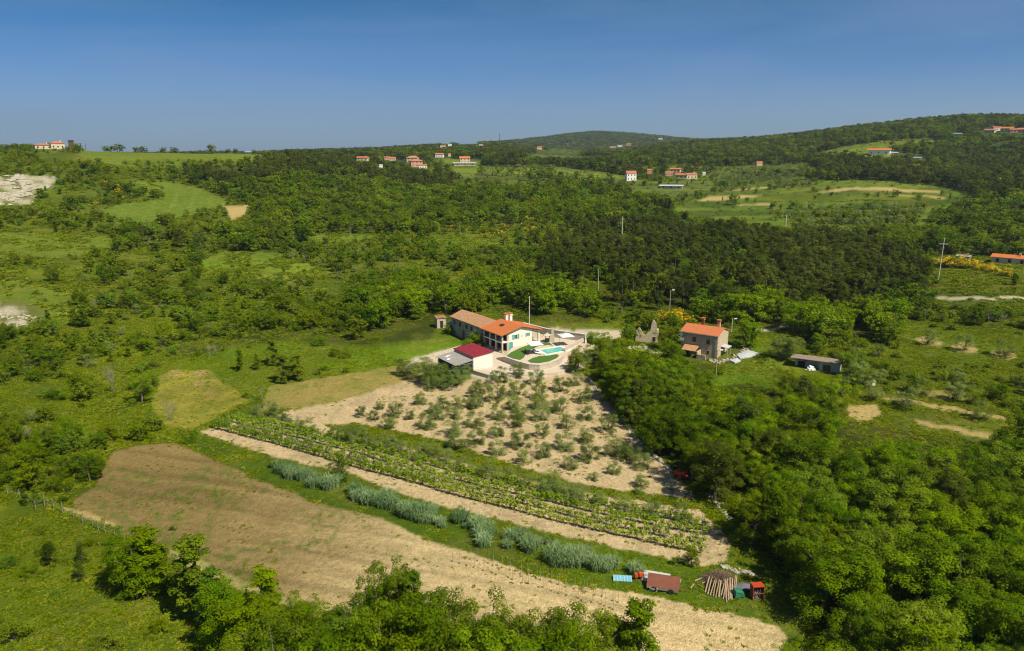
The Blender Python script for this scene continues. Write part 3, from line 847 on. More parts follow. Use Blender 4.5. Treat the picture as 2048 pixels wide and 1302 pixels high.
# landmarks for descriptions: photo pixel of foot -> words
LAND = [(1035, 690, "white house"), (950, 640, "old stone wing"), (945, 725, "red garage roof"), (1100, 705, "swimming pool"),
        (1175, 672, "driveway gate"), (1294, 682, "stone ruin"), (1415, 700, "stone farmhouse"), (1635, 740, "long shed"),
        (1214, 788, "upper orange machine"), (1360, 955, "lower orange machine"), (1515, 1195, "rusty cabinet"), (1440, 1175, "log pile"),
        (1325, 1170, "brown trailer"), (900, 985, "vineyard rows"), (430, 850, "vineyard's left end"), (1405, 1100, "vineyard's right end"),
        (400, 785, "yellow meadow"), (285, 790, "lone round tree"), (170, 1050, "fence posts"), (450, 1080, "brown field"),
        (1100, 1180, "pale sandy field"), (330, 410, "green slope field"), (475, 420, "bare tan patch"), (50, 380, "white cliff"),
        (50, 625, "pale rock patch"), (100, 290, "ridge-top farmhouse"), (840, 325, "pink village house"), (930, 322, "terraced village house"),
        (1265, 352, "tall village house"), (1365, 352, "hamlet"), (1770, 302, "white villa"), (2015, 260, "hilltop village"),
        (1468, 405, "far round tree"), (1880, 555, "tall power pole"), (2015, 515, "long red roof"), (1855, 685, "dug olive circles"),
        (1750, 400, "far green terraces"), (1950, 596, "pale right-hand track"), (1550, 657, "short road stretch"), (1195, 575, "bare pine-wood pole"),
        (1340, 612, "lamp behind the ruin"), (880, 650, "stone outbuilding"), (1750, 820, "sandy olive strips"), (520, 535, "left green clearing")]
def where(u, v):
    c = sorted((math.hypot((u - a) , (v - b) * 1.6), a, b, w) for a, b, w in LAND)
    d, a, b, w = c[0]
    dx, dy = u - a, (v - b) * 1.6
    if d < 25: return "beside the " + w
    if abs(dx) > abs(dy) * .9: s_ = "left of" if dx < 0 else "right of"
    else: s_ = "behind" if dy < 0 else "in front of"
    return s_ + " the " + w

PLANTS = []   # kind, x, y, z, height, width factor, label, group, big?
def plant(kind, p, h, w=1.0, label=None, group=None, must=False, z=None, name=None):
    PLANTS.append([kind, p[0], p[1], (p[2] if z is None else z), h, w, label, group, must, name])

# distant houses: photo pixel of foot, width and height in pixels, wall, roof, words, turn, hipped
FH = [
 (88, 298, 30, 11, 'plaster2', 'fartile', "long low ridge-top farmhouse with tiled roof", 12, True),
 (117, 297, 24, 15, 'plaster2', 'fartile', "taller hip-roofed block of the ridge-top farmhouse", 12, True),
 (484, 303, 12, 4, 'pink', 'fartile', "tiny red-roofed house on the left skyline", 0, False),
 (500, 306, 16, 5, 'white', 'palesheet', "low white building on the left skyline", 0, False),
 (724, 322, 22, 9, 'plaster2', 'tile', "orange roof peeping over the dark wood", -20, False),
 (775, 320, 12, 7, 'pink', 'fartile', "small pink house left of an orange one", 10, False),
 (785, 322, 12, 8, 'plaster2', 'tile', "small orange-roofed house in the trees", -10, False),
 (762, 335, 7, 6, 'white', 'palesheet', "tiny white hut in the trees", 0, False),
 (824, 325, 22, 13, 'plaster2', 'oldtile', "beige house with brown roof behind the pink one", -15, True),
 (834, 334, 24, 16, 'pink', 'fartile', "pink village house with dark red roof", 15, True),
 (846, 337, 16, 8, 'plaster', 'fartile', "low white annex right of the pink house", 5, False),
 (878, 315, 16, 9, 'white', 'tile', "white house with orange roof on the far slope", -15, False),
 (899, 313, 6, 6, 'plaster2', 'tile', "tiny orange-roofed house right of a white one", 0, False),
 (930, 327, 20, 14, 'plaster2', 'tile', "beige village house with red roof on a terrace", 8, False),
 (930, 331, 44, 6, 'plaster2', 'palesheet', "low beige terrace building in front of the red-roofed house", 8, False),
 (886, 295, 11, 5, 'plaster2', 'fartile', "low pinkish house on the central skyline, left", 0, False), (900, 293, 7, 5, 'white', 'palesheet', "small white house on the central skyline", 0, False),
 (924, 290, 7, 6, 'white', 'fartile', "tiny white house left of a reddish roof on the skyline", 0, False), (947, 289, 14, 5, 'pink', 'fartile', "reddish-roofed house on the central skyline", 0, False),
 (962, 292, 8, 4, 'white', 'fartile', "tiny pale house right of the reddish skyline house", 0, False),
 (1079, 299, 10, 6, 'plaster2', 'tile', "lone orange-roofed house on the far middle slope", 0, False),
 (1226, 296, 12, 4, 'plaster', 'fartile', "leftmost of three pale houses below the far hill", 0, False), (1240, 294, 9, 4, 'plaster', 'palesheet', "middle of three pale houses below the far hill", 0, False),
 (1257, 292, 9, 5, 'pink', 'fartile', "rightmost reddish house below the far hill", 0, False), (1321, 280, 8, 4, 'plaster', 'palesheet', "tiny pale house on the far hillside", 0, False),
 (1263, 362, 20, 20, 'white', 'fartile', "tall white village house with dark red roof", 20, False),
 (1299, 348, 9, 10, 'pink', 'tile', "small orange house between tall house and hamlet", 0, False),
 (1350, 345, 20, 9, 'plaster2', 'tile', "rearmost red-roofed house of the hamlet", -10, False),
 (1338, 352, 14, 9, 'pink', 'fartile', "pink house at the hamlet's left side", 10, False),
 (1362, 357, 24, 10, 'plaster2', 'tile', "wide red-roofed house in the middle of the hamlet", -15, False),
 (1384, 358, 22, 12, 'plaster2', 'fartile', "pinkish house at the hamlet's right end", 25, False),
 (1408, 351, 6, 7, 'white', 'palesheet', "small white house right of the hamlet", 0, False),
 (1342, 377, 44, 7, 'palesheet', 'palesheet', "long pale greenhouse in front of the hamlet", -4, False),
 (1519, 332, 11, 9, 'plaster2', 'tile', "small orange-roofed tower house on the right slope", 10, False),
 (1757, 309, 40, 12, 'white', 'tile', "white arcaded villa with red roof on the right hillside", -5, False),
 (1789, 309, 12, 5, 'plaster2', 'palesheet', "low beige shed right of the white villa", 0, False),
 (1835, 318, 14, 4, 'white', 'palesheet', "pale roof among trees below the white villa", 0, False),
 (1570, 256, 14, 5, 'plaster', 'palesheet', "pale house on the right hill's skyline", -10, False),
 (1915, 270, 14, 4, 'plaster2', 'palesheet', "low pale building left of the hilltop village", 0, False),
 (1978, 266, 18, 8, 'plaster2', 'fartile', "leftmost house of the hilltop village", -15, False), (1995, 262, 16, 9, 'plaster', 'fartile', "second house of the hilltop village, gable lit", 30, False),
 (2012, 264, 20, 10, 'plaster2', 'tile', "central house of the hilltop village with orange roof", -10, False), (2030, 266, 18, 9, 'pink', 'fartile', "pinkish house right of the hilltop village's centre", 15, False),
 (2046, 267, 18, 11, 'plaster2', 'tile', "rightmost house of the hilltop village", 0, False),
 (2018, 528, 62, 17, 'plaster2', 'tile', "long red-roofed house at the right edge", -8, False),
 (1925, 520, 24, 10, 'greyplaster', 'greysheet', "grey-roofed barn left of the red-roofed edge house", -10, False),
]
FHP = [a[:4] for a in FH]

# ------------------------------------------------------------------ plants placed one by one
def size_at(p, px):  # metres for a length of px photo pixels at point p
    d = p[1] * CP - (p[2] - CZ) * SP
    return px * d / FPX

def ridge(u, rmin=300, rmax=760):
    """highest visible ground below photo column u within a range of distances"""
    sx, sy, _ = ray(u, 300); rs_ = np.linspace(rmin, rmax, 240)
    z_ = ht(sx * rs_, sy * rs_); k = int(np.argmax((z_ - CZ) / rs_)); r = rs_[k] - 3
    return Vector((sx * r, sy * r, float(ht(sx * r, sy * r))))
ORCH = [(998,764,36),(963,787,38),(995,802,40),(1036,754,34),(1074,768,34),(1121,783,36),(1151,772,34),(1033,791,38),(1080,797,38),(1165,803,36),
 (951,815,32),(998,838,36),(1027,818,36),(1080,818,38),(1118,823,40),(951,793,30),(855,856,36),(875,838,32),(887,818,30),(910,835,32),(904,870,36),(916,812,28),
 (951,853,36),(951,888,40),(937,818,30),(1033,853,38),(1041,836,34),(1080,841,36),(992,873,32),(1039,894,42),(995,908,34),(1048,926,34),(1086,914,38),(1086,873,34),
 (1133,856,36),(1171,838,36),(1130,898,40),(1174,885,36),(1218,864,42),(1177,920,42),(1142,936,32),(1186,960,20),(1230,908,44),(1259,923,42),(1282,935,38),(1227,946,28),
 (1282,973,30),(1276,988,16),(723,832,24),(748,840,24),(761,818,20),(778,857,34),(790,832,34),(819,838,22),(841,809,30),(860,780,22),(866,826,26)]
BAND = [(538,838,38),(562,841,24),(506,832,20),(585,853,22),(617,862,28),(673,879,28),(700,880,30),(718,889,36),(746,897,32),(775,897,32),(800,905,30),(838,918,38),(862,918,34),(890,929,34),(931,941,30),(913,898,34),
 (972,952,34),(1007,961,34),(1057,976,32),(1095,991,42),(1120,994,36),(1150,1005,42),(1200,1008,28),(1250,1026,38),(1306,1032,38),(1364,1040,36),(1105,966,28),(1030,966,28)]
BIGO = [(812,750,36),(838,760,42),(868,772,52),(895,776,50),(850,742,30),(915,770,36),(930,752,26)]
for i, (u, v, hp) in enumerate(ORCH):
    p = G(u, v); h = size_at(p, hp) * 1.04
    q = "sparse" if hp < 30 else ("bushy" if hp > 38 else "rounded")
    plant('olive', p, max(h, .9), rnd.uniform(.95, 1.15), q + " young orchard olive, " + where(u, v), "young olive trees in the orchard", True, z=p.z - .13 * h)
for i, (u, v, hp) in enumerate(BAND):
    p = G(u, v); h = size_at(p, hp) * 1.2
    plant('olive', p, max(h, .9), rnd.uniform(.95, 1.2), "low olive bush above the vineyard, " + where(u, v), "olive bushes along the vineyard", True, z=p.z - .16 * h)
for u, v, hp in BIGO:
    p = G(u, v); plant('olive', p, size_at(p, hp), 1.15, "large grey-green olive tree " + where(u, v), "large olive trees by the garage", True)

# distinct single trees
def single(kind, u, v, hp, label, w=1.0, name=None, group=None):
    p = G(u, v); plant(kind, p, size_at(p, hp), w, label, group, True, name=name)
single('lush', 285, 806, 62, "lone round bright green tree beside the mown yellow meadow", 1.05)
single('column', 480, 742, 46, "thin dark sapling in the bright meadow, leftmost of five")
single('column', 515, 740, 34, "short sapling second from the left in the bright meadow")
single('column', 548, 730, 54, "slender sapling in the middle of the bright meadow", 1.3)
single('column', 568, 765, 58, "dark young tree in the meadow, left of a twin", 1.5)
single('column', 596, 760, 56, "dark young tree in the meadow, right of its twin", 1.6)
single('shrub', 515, 732, 18, "small round bush between the meadow saplings")
single('shrub', 672, 712, 22, "small bush in the meadow right of the saplings")
single('shrub', 690, 716, 24, "leafy bush in the meadow beside the dry slope", .8)
single('shrub', 640, 690, 22, "dark low bush at the top edge of the bright meadow", 1.3)
single('broad', 682, 962, 44, "dark round bush among the reeds above the tilled field", 1.1)
single('broad', 1383, 1130, 42, "dense dark green bush at the right end of the vineyard", 1.0)
single('shrub', 1350, 1128, 20, "small grey-brown bush beside the vineyard corner")
single('broad', 1155, 742, 50, "bushy dark tree at the pool end of the orchard", 1.3)
single('broad', 1468, 410, 24, "dark round tree standing alone in the far green meadow", 1.1)
single('broad', 1478, 640, 1, "tiny") if False else None
p = ridge(423); plant('broad', p, size_at(p, 20), 1.1, "round dark tree standing alone on the left skyline", None, True)
for i, (u, hp) in enumerate(((12, 8), (30, 9), (45, 7), (60, 8), (160, 6), (212, 9), (222, 10), (236, 13), (272, 8), (288, 10), (326, 8), (347, 9), (455, 6), (470, 7), (508, 7), (525, 6), (545, 8))):
    p = ridge(u); plant('broad', p, size_at(p, hp + 3), 1.5, "small dark skyline tree, " + where(u, 300), "trees on the left skyline", True)
for i, (u, hp) in enumerate(((1648, 12), (1660, 12), (1674, 14), (1698, 14), (1570, 14), (1580, 12), (1562, 10), (1950, 10))):
    p = G(u, 262 if u < 1600 else 262 - (u - 1600) * .05)
    plant('broad', p, size_at(p, hp) , .8, "dark tree on the right hill's skyline, " + where(u, 255), "trees on the right skyline", True)
for u, v, hp in ((1628, 384, 11), (1655, 382, 12), (1663, 392, 9), (1735, 394, 9), (1756, 393, 9), (1790, 394, 15), (1838, 398, 13), (1630, 398, 8), (1545, 418, 16), (1494, 403, 8), (1400, 396, 16), (1392, 392, 12), (1372, 396, 12), (1060, 362, 22), (1080, 364, 26), (1100, 362, 24), (1120, 366, 18), (1165, 378, 16), (1185, 374, 14),
                 (860, 338, 12), (880, 336, 18), (897, 340, 14), (1290, 372, 14), (1310, 362, 14), (1320, 370, 12)):
    single('broad', u, v, hp, "round dark field tree " + where(u, v), 1.15, group="dark trees dotting the far fields")
for n_, (u0, v0, u1, v1, cnt) in enumerate(((1585, 418, 1860, 420, 22), (1560, 436, 1850, 432, 26), (1600, 450, 1800, 446, 16), (960, 350, 1240, 362, 26), (960, 342, 1120, 345, 14), (1430, 385, 1640, 372, 12), (1490, 352, 1640, 350, 14), (1560, 372, 1640, 368, 7))):
    for i in range(cnt):
        f = (i + rnd.uniform(-.3, .3)) / cnt; u = u0 + (u1 - u0) * f; v = v0 + (v1 - v0) * f + rnd.uniform(-1, 1)
        single('olive' if i % 3 else 'broad', u, v, rnd.uniform(10, 17), "far-hedge " + ("olive " if i % 3 else "dark tree ") + where(u, v), 1.25, group="olives lining the far terraces")
# near trees at the lower left and bottom edge
LOWER = [('broad', 275, 1195, 150, .80), ('broad', 250, 1170, 90, 1.0), ('broad', 318, 1180, 110, .7), ('lush', 455, 1300, 150, 1.0), 
         ('lush', 590, 1290, 120, 1.1), ('lush', 490, 1330, 150, 1.1), ('broad', 640, 1380, 160, 1.1), ('broad', 700, 1350, 150, 1.0), ('broad', 765, 1280, 175, 0.7), ('broad', 740, 1320, 130, 1.1), ('broad', 815, 1290, 175, 0.7),
         ('broad', 850, 1400, 240, .9), ('broad', 905, 1380, 200, .9), ('broad', 950, 1370, 190, 1.0), ('lush', 990, 1420, 190, 1.0), ('broad', 1040, 1390, 190, .9), ('broad', 1090, 1400, 190, .9),
         ('broad', 1140, 1400, 180, .9), ('broad', 1190, 1390, 170, .9), ('broad', 1240, 1380, 150, .9), ('broad', 560, 1420, 190, 1.0), ('broad', 780, 1430, 220, .9), ('broad', 605, 1330, 120, 0.7), ('broad', 870, 1470, 220, 1.0), ('lush', 690, 1450, 200, 1.0), ('broad', 1150, 1480, 220, 1.0), ('lush', 1010, 1480, 220, 1.0), ('lush', 1585, 1345, 60, 1.4), ('lush', 1540, 1370, 60, 1.3)]
for k, u, v, hp, w in LOWER:
    p = G(u, v)
    # apparent height of an upright plant seen from above
    h = .5
    while h < 20:
        _, vv = project(p.x, p.y, p.z + h)
        if v - vv >= hp * .93: break
        h += .1
    plant(k, p, h, w * .95, {'broad': "leafy green", 'lush': "bright yellow-green", 'column': "tall narrow"}[k] + " tree at the lower edge, " + where(u, v), "trees along the lower edge", True)
for u, v, hp, w in ((400, 1235, 172, 1.3), (430, 1250, 120, 1.3), (536, 1300, 168, 1.1), (300, 1190, 140, 1.5), (1270, 1385, 195, 1.0), (830, 1290, 150, 1.3)):
    LOWER.append(('column', u, v, hp, w))
for k, u, v, hp, w in LOWER[-6:]:
    p = G(u, v); h = .5
    while h < 20 and v - project(p.x, p.y, p.z + h)[1] < hp * .97: h += .1
    plant(k, p, h, w, "slender pointed tree at the lower edge, " + where(u, v), "slender trees along the lower edge", True)
# single bigger bushes on the near left slope
for u, v, hp, kd in ((95, 1105, 26, 'shrub'), (60, 1150, 24, 'shrub'), (165, 1125, 40, 'conifer'), (100, 1128, 44, 'conifer'), (160, 1160, 40, 'conifer'), (20, 1130, 26, 'shrub'), (50, 1010, 34, 'column'), (85, 1065, 22, 'shrub'),
                     (320, 1265, 34, 'shrub'), (215, 1295, 40, 'shrub'), (30, 1280, 50, 'shrub'), (240, 1200, 16, 'shrub'), (110, 1190, 14, 'shrub'), (180, 1090, 20, 'shrub'), (130, 858, 28, 'shrub'),
                     (220, 880, 40, 'broad'), (195, 905, 40, 'broad'), (380, 885, 22, 'shrub'), (345, 1060, 10, 'shrub'), (60, 930, 50, 'broad'), (120, 960, 44, 'broad'), (180, 960, 46, 'broad'), (90, 900, 46, 'broad')):
    p = G(u, v); plant(kd, p, size_at(p, hp) * 1.1, 1.1, {'shrub': 'low spreading shrub', 'conifer': 'young dark conifer', 'column': 'young tree', 'broad': 'dense bush of low trees'}[kd] + " on the left slope, " + where(u, v), None, True)
# around the houses
for u, v, hp, kd, t in ((1255, 690, 44, 'broad', "dark ivy-covered tree left of the ruin"), (1335, 700, 52, 'broad', "dark round tree between ruin and farmhouse"),
                     (1300, 660, 40, 'broad', "dark tree behind the ruin"), (1345, 665, 42, 'lush', "green tree right behind the ruin"), (1490, 695, 56, 'lush', "yellow-green bamboo-like thicket right of the farmhouse"),
                     (1500, 680, 40, 'lush', "yellowish bush beside the road right of the farmhouse"),
                     (1560, 720, 52, 'olive', "grey-green olive tree left of the long shed"), (1580, 715, 46, 'olive', "small grey olive behind the long shed's left end"), (1575, 795, 60, 'broad', "dark pointed tree in front of the long shed"), (1700, 750, 50, 'broad', "dense dark tree right of the long shed"),
                     (1720, 770, 50, 'olive', "olive tree in front of the shed's right end"), (1640, 790, 40, 'lush', "bright tree before the long shed"), (1855, 688, 34, 'olive', "olive tree standing in the left dug circle"), (1928, 700, 34, 'olive', "olive tree standing in the middle dug circle"),
                     (2012, 712, 38, 'olive', "olive tree standing in the right dug circle"), (1808, 815, 44, 'olive', "olive tree on the sandy strip, leftmost"), (1905, 800, 40, 'olive', "olive tree in the dry patch above the strips"), (1960, 838, 36, 'olive', "olive tree over the sandy strip at the right"),
                     (1840, 790, 36, 'olive', "olive tree between the sandy strips"), (2000, 800, 40, 'broad', "dense round tree at the right edge by the strips"), (1745, 800, 34, 'olive', "olive tree near the white box"), (1680, 790, 40, 'olive', "olive tree left of the sandy strips"),
                     (935, 700, 26, 'shrub', "bush beside the garage's rear corner"), (948, 694, 34, 'shrub', "leafy bush below the house's glazed side"), (960, 690, 24, 'shrub', "young bush by the house's left end"), (900, 668, 22, 'shrub', "low bush by the blue car"),
                     (1200, 720, 60, 'broad', "dark tree at the driveway's lower end"), (1225, 735, 60, 'broad', "dark tree below the driveway"), (1245, 715, 44, 'lush', "bright tree below the driveway's bend")):
    p = G(u, v); plant(kd, p, size_at(p, hp), 1.1, t, None, True)
for u, v in ((1325, 648), (1342, 650), (1360, 645), (1375, 650), (1350, 640), (1392, 640)):
    p = G(u, v); plant('broom', p, size_at(p, 30), 1.1, "yellow-flowering bush behind the farmhouse, " + where(u, v), "yellow bushes behind the farmhouse", True)
# yellow broom stretches
BRM = []
def broomline(pts, n, hp, jit, t):
    for i in range(n):
        k = rnd.random() * (len(pts) - 1); a = int(k); f = k - a
        u = pts[a][0] * (1 - f) + pts[a + 1][0] * f + rnd.uniform(-jit, jit) * 1.5; v = pts[a][1] * (1 - f) + pts[a + 1][1] * f + rnd.uniform(-jit, jit)
        p = G(u, v); plant('broom', p, size_at(p, hp) * rnd.uniform(.7, 1.2), rnd.uniform(1, 1.5), "yellow broom " + t + ", " + where(u, v), "broom " + t, True)
broomline([(1765, 520), (1830, 524)], 10, 12, 3, "along the crest right of the pine wood")
broomline([(1870, 530), (1920, 530), (1980, 543), (2020, 553)], 30, 17, 5, "along the crest behind the power pole")
broomline([(1725, 496), (1745, 500)], 3, 8, 1, "at the pine wood's edge")
broomline([(520, 368), (600, 365), (680, 362)], 26, 8, 2, "below the dark wood on the left hill")
broomline([(160, 325), (190, 335)], 9, 8, 4, "on the left hillside")
broomline([(205, 365), (230, 380), (255, 395)], 14, 9, 9, "beside the green slope field")
broomline([(1760, 287), (1800, 282), (1835, 280)], 22, 4, 1, "on the far right hill")
broomline([(900, 455), (960, 470), (1010, 480)], 16, 9, 9, "in the middle scrub")
broomline([(1020, 465), (1080, 450), (1150, 440), (1230, 440)], 26, 9, 14, "above the pine wood")
broomline([(1200, 592), (1240, 598), (1262, 596)], 12, 13, 4, "at the foot of the pine wood")
broomline([(520, 385), (640, 400), (760, 420), (900, 430), (1000, 410)], 34, 7, 14, "through the middle wood")
broomline([(1640, 285), (1700, 275), (1260, 300)], 8, 4, 3, "on the far right slopes")
broomline([(1020, 345), (1060, 335), (900, 400), (840, 395)], 14, 6, 5, "on the middle slope")
broomline([(180, 412), (200, 405)], 6, 6, 2, "at the low corner of the slope field")

# ------------------------------------------------------------------ woods and scrub sampled over the land
VEG = {  # band-independent: list of (kind, share, hmin, hmax, width), probability near/mid/far/vfar
    'lush': ([('broad', .50, 4.8, 9.0, 1.1), ('lush', .46, 4.8, 8.6, 1.1), ('pine', .04, 7, 9, 1.0)], (.62, .8, .8, .8)),
    'lushmid': ([('lush', .6, 5, 8.5, 1.1), ('broad', .4, 5, 8, 1.0)], (.36, .9, .8, .8)),
    'wood': ([('broad', .46, 3.8, 8.8, 1.0), ('lush', .26, 3.5, 7.5, 1.1), ('pine', .06, 6, 9, 1.), ('olive', .05, 2.5, 4, 1.2), ('shrub', .17, 2, 4, 1.3)], (.4, .85, .8, .8)),
    'pine': ([('pine', .78, 4.5, 10, 1.0), ('broad', .08, 4, 8, 1.0), ('lush', .08, 4, 7, 1.0), ('conifer', .06, 5, 9, 1.0)], (.42, .97, .9, .9)),
    'pinefar': ([('pine', .74, 5, 10.5, 1.05), ('broad', .20, 4, 9, 1.0), ('lush', .06, 4, 8, 1.0)], (.42, .9, .95, .9)),
    'far': ([('broad', .55, 5, 9, 1.15), ('pine', .45, 6, 10, 1.1)], (.3, .8, .85, .8)),
    'scrubd': ([('shrub', .58, 1.4, 3.2, 1.2), ('broad', .30, 2.6, 5.2, 1.15), ('column', .06, 2.5, 4.5, 1.3), ('olive', .06, 2, 3.2, 1)], (.60, 1.0, .75, .6)),
    'scrub': ([('shrub', .72, 1.1, 3.0, 1.15), ('broad', .18, 2.6, 5.5, 1.0), ('column', .05, 2.2, 4, 1.3), ('olive', .05, 1.6, 3, 1)], (.50, .95, .6, .5)),
    'scrubr': ([('shrub', .70, 1.0, 2.6, 1.15), ('broad', .14, 2.6, 5, 1.0), ('olive', .16, 2.4, 3.4, 1)], (.42, .85, .5, .5)),
    'broomy': ([('shrub', .62, 1.2, 3.0, 1.1), ('broad', .2, 3, 5.5, 1.0), ('broom', .10, 1.5, 2.5, 1.2), ('pine', .08, 4, 7, 1)], (.4, .95, .7, .6)),
    'low': ([('shrub', .9, .5, 1.3, 1.3), ('conifer', .1, 1.2, 2.6, 1.2)], (.035, .1, .1, .1)),
    'thick': ([('shrub', .45, 2.0, 3.4, 1.2), ('broad', .55, 2.8, 4.4, 1.2)], (.85, .9, .6, .5)),
    'few': ([('shrub', .88, .6, 1.9, 1.2), ('column', .12, 2, 4, 1.2)], (.08, .20, .10, .06)),
    'olives': ([('olive', .9, 2.5, 4.0, 1.1), ('shrub', .1, 1.5, 3, 1)], (.3, .40, .7, .6)),
    'hedgerow': ([('olive', .45, 2.5, 4.0, 1.2), ('shrub', .35, 2, 3.5, 1.2), ('broad', .2, 3.5, 5.5, 1.1)], (.2, .62, .55, .5)),
    'none': ([], (0, 0, 0, 0)),
}
WORDS = {'lush': "in the big wood on the right", 'lushmid': "in the grove near the houses", 'wood': "in the broadleaf wood", 'pine': "in the dark pine wood",
         'pinefar': "in the distant dark wood", 'far': "on the far hills", 'scrubd': "in the dense scrub", 'scrub': "in the open scrub", 'scrubr': "in the scrub right of the shed",
         'broomy': "in the broom heath", 'few': "in a meadow", 'low': "on the near left slope", 'thick': "in the thicket left of the brown field", 'olives': "on the far olive terraces", 'hedgerow': "in a far hedgerow"}
EXCL = [(-12, 178, 26), (8, 172, 22), (-10, 152, 12), (45, 164, 9), (49, 168, 8), (64, 152, 8), (30, 181, 5), (20, 181, 8)]
# things the woods must not grow in front of: u0, u1, v0, v1 in the photograph, and their distance
KEEP = [(1266, 1322, 640, 678, 177), (1362, 1468, 640, 706, 160), (1575, 1684, 708, 746, 150), (1184, 1262, 657, 690, 178), (1508, 1584, 648, 664, 185), (1470, 1520, 700, 720, 162), (1700, 1985, 796, 872, 152),
        (1825, 2035, 672, 718, 205), (1868, 2060, 590, 600, 240), (1870, 1888, 480, 558, 270), (1192, 1200, 540, 575, 240), (1336, 1344, 582, 612, 210), (1056, 1062, 592, 645, 186), (1428, 1434, 700, 758, 150), (1740, 1752, 755, 770, 140), (1240, 1250, 434, 462, 380),
        (1566, 1576, 430, 452, 400), (868, 892, 632, 654, 190), (900, 1000, 612, 650, 180), (896, 925, 640, 656, 190), (1435, 1560, 700, 770, 150), (1455, 1482, 388, 410, 500), (1355, 1500, 366, 434, 430), (1500, 1900, 366, 444, 430), (1700, 1850, 270, 300, 800), (192, 470, 372, 440, 380), (446, 500, 410, 436, 400), (0, 118, 350, 408, 430),
        (1872, 2030, 512, 545, 330), (80, 560, 278, 316, 560), (850, 1240, 333, 352, 600), (0, 225, 468, 505, 300), (1060, 1200, 290, 312, 1200)]
def blocked(x, y, z, h, w, r, u, v, rnd_):
    _, vt = project(x, y, z + h); vt = float(vt); hw = h * w * .45 * FPX / r
    for u0, u1, v0, v1, R_ in KEEP:
        if r < R_ and u + hw > u0 and u - hw < u1 and vt < v1 - 1 and v > v0:
            return True
    return False
def scatter_land():
    g = np.random.default_rng(11)
    out = []
    for bi, (r0, r1, s) in enumerate(((38, 250, 3.0), (250, 720, 4.6), (720, 1500, 8.0), (1500, 4300, 15.0))):
        n = int(r1 / s) + 1
        ix, iy = np.meshgrid(np.arange(-n, n + 1), np.arange(0, n + 1))
        x = (ix.ravel() + g.uniform(-.48, .48, ix.size)) * s
        y = (iy.ravel() + g.uniform(-.48, .48, ix.size)) * s
        r = np.hypot(x, y); a = np.degrees(np.arctan2(x, y))
        m = (r >= r0) & (r < r1) & (np.abs(a) < 40)
        x, y, r, a = x[m], y[m], r[m], a[m]
        z = ht(x, y)
        # keep only what terrain does not hide
        vis = np.ones(len(x), bool)
        sl = (z + 9 - CZ) / r
        for t in np.linspace(.25, .985, 46):
            vis &= ((ht(x * t, y * t) - CZ) / (r * t) < sl + .0008)
        u, v = project(x, y, z)
        vis &= (v < 1560) & (u > -160) & (u < 2210)
        x, y, z, r, u, v = x[vis], y[vis], z[vis], r[vis], u[vis], v[vis]
        lab = land_use(x, y, z)
        labw = land_use(x, y, z, 3.0)
        hard = np.array([LU[i][1] == 'none' or LU[i][0] in ('gravel', 'orchard', 'brown', 'dry', 'tan') for i in range(len(LU))] + [False, False])
        sw = (r > 225) & ~hard[lab] & ~hard[labw]
        lab = np.where(sw, labw, lab)
        keys = [LU[i][1] for i in range(len(LU))] + ['far', 'scrub']
        q = g.random(len(x)); q2 = g.random(len(x)); q3 = g.random(len(x))
        dens = fbm(x / 22, y / 22, 201, 3)
        dens2 = fbm(x / 60, y / 60, 205, 3)
        for i in range(len(x)):
            k = keys[lab[i]]
            if k == 'none': continue
            if any(math.hypot(x[i] - ex, y[i] - ey) < er for ex, ey, er in EXCL): continue
            kinds, pr = VEG[k]
            p = pr[bi]
            if k in ('scrub', 'scrubd', 'scrubr', 'broomy', 'hedgerow', 'olives'):
                p *= min(max((dens[i] - .27) / .20, 0.08), 1.6)
            if k == 'far' or k == 'pinefar':
                p *= 1 if dens2[i] > .36 else .25
            if q[i] > p: continue
            c = 0
            for kd, sh, h0, h1, w in kinds:
                c += sh
                if q2[i] < c: break
            h = h0 + (h1 - h0) * q3[i]
            if bi == 0 and k == 'lush' and r[i] < 75: h *= .85
            if bi >= 2: w *= 1.0 + .18 * (bi - 1); h *= 1 + .04 * bi
            if bi == 3: w *= 1.25
            w_ = w * (.85 + .35 * g.random())
            if blocked(x[i], y[i], z[i], h, w_, r[i], u[i], v[i], None): continue
            out.append((kd, x[i], y[i], z[i] - .1, h, w_, k, r[i], u[i], v[i]))
    return out
for a in FHP:
    p_ = ridge(a[0]) if a[0] < 160 else G(a[0], a[1]); KEEP.append((a[0] - a[2] / 2 - 1, a[0] + a[2] / 2 + 1, a[1] - a[3] - 1, a[1] - a[3] * .15, math.hypot(p_.x, p_.y) + 12))
    EXCL.append((p_.x * 1.008, p_.y * 1.008, 8 + size_at(p_, a[2]) * .5))
SCAT = scatter_land()

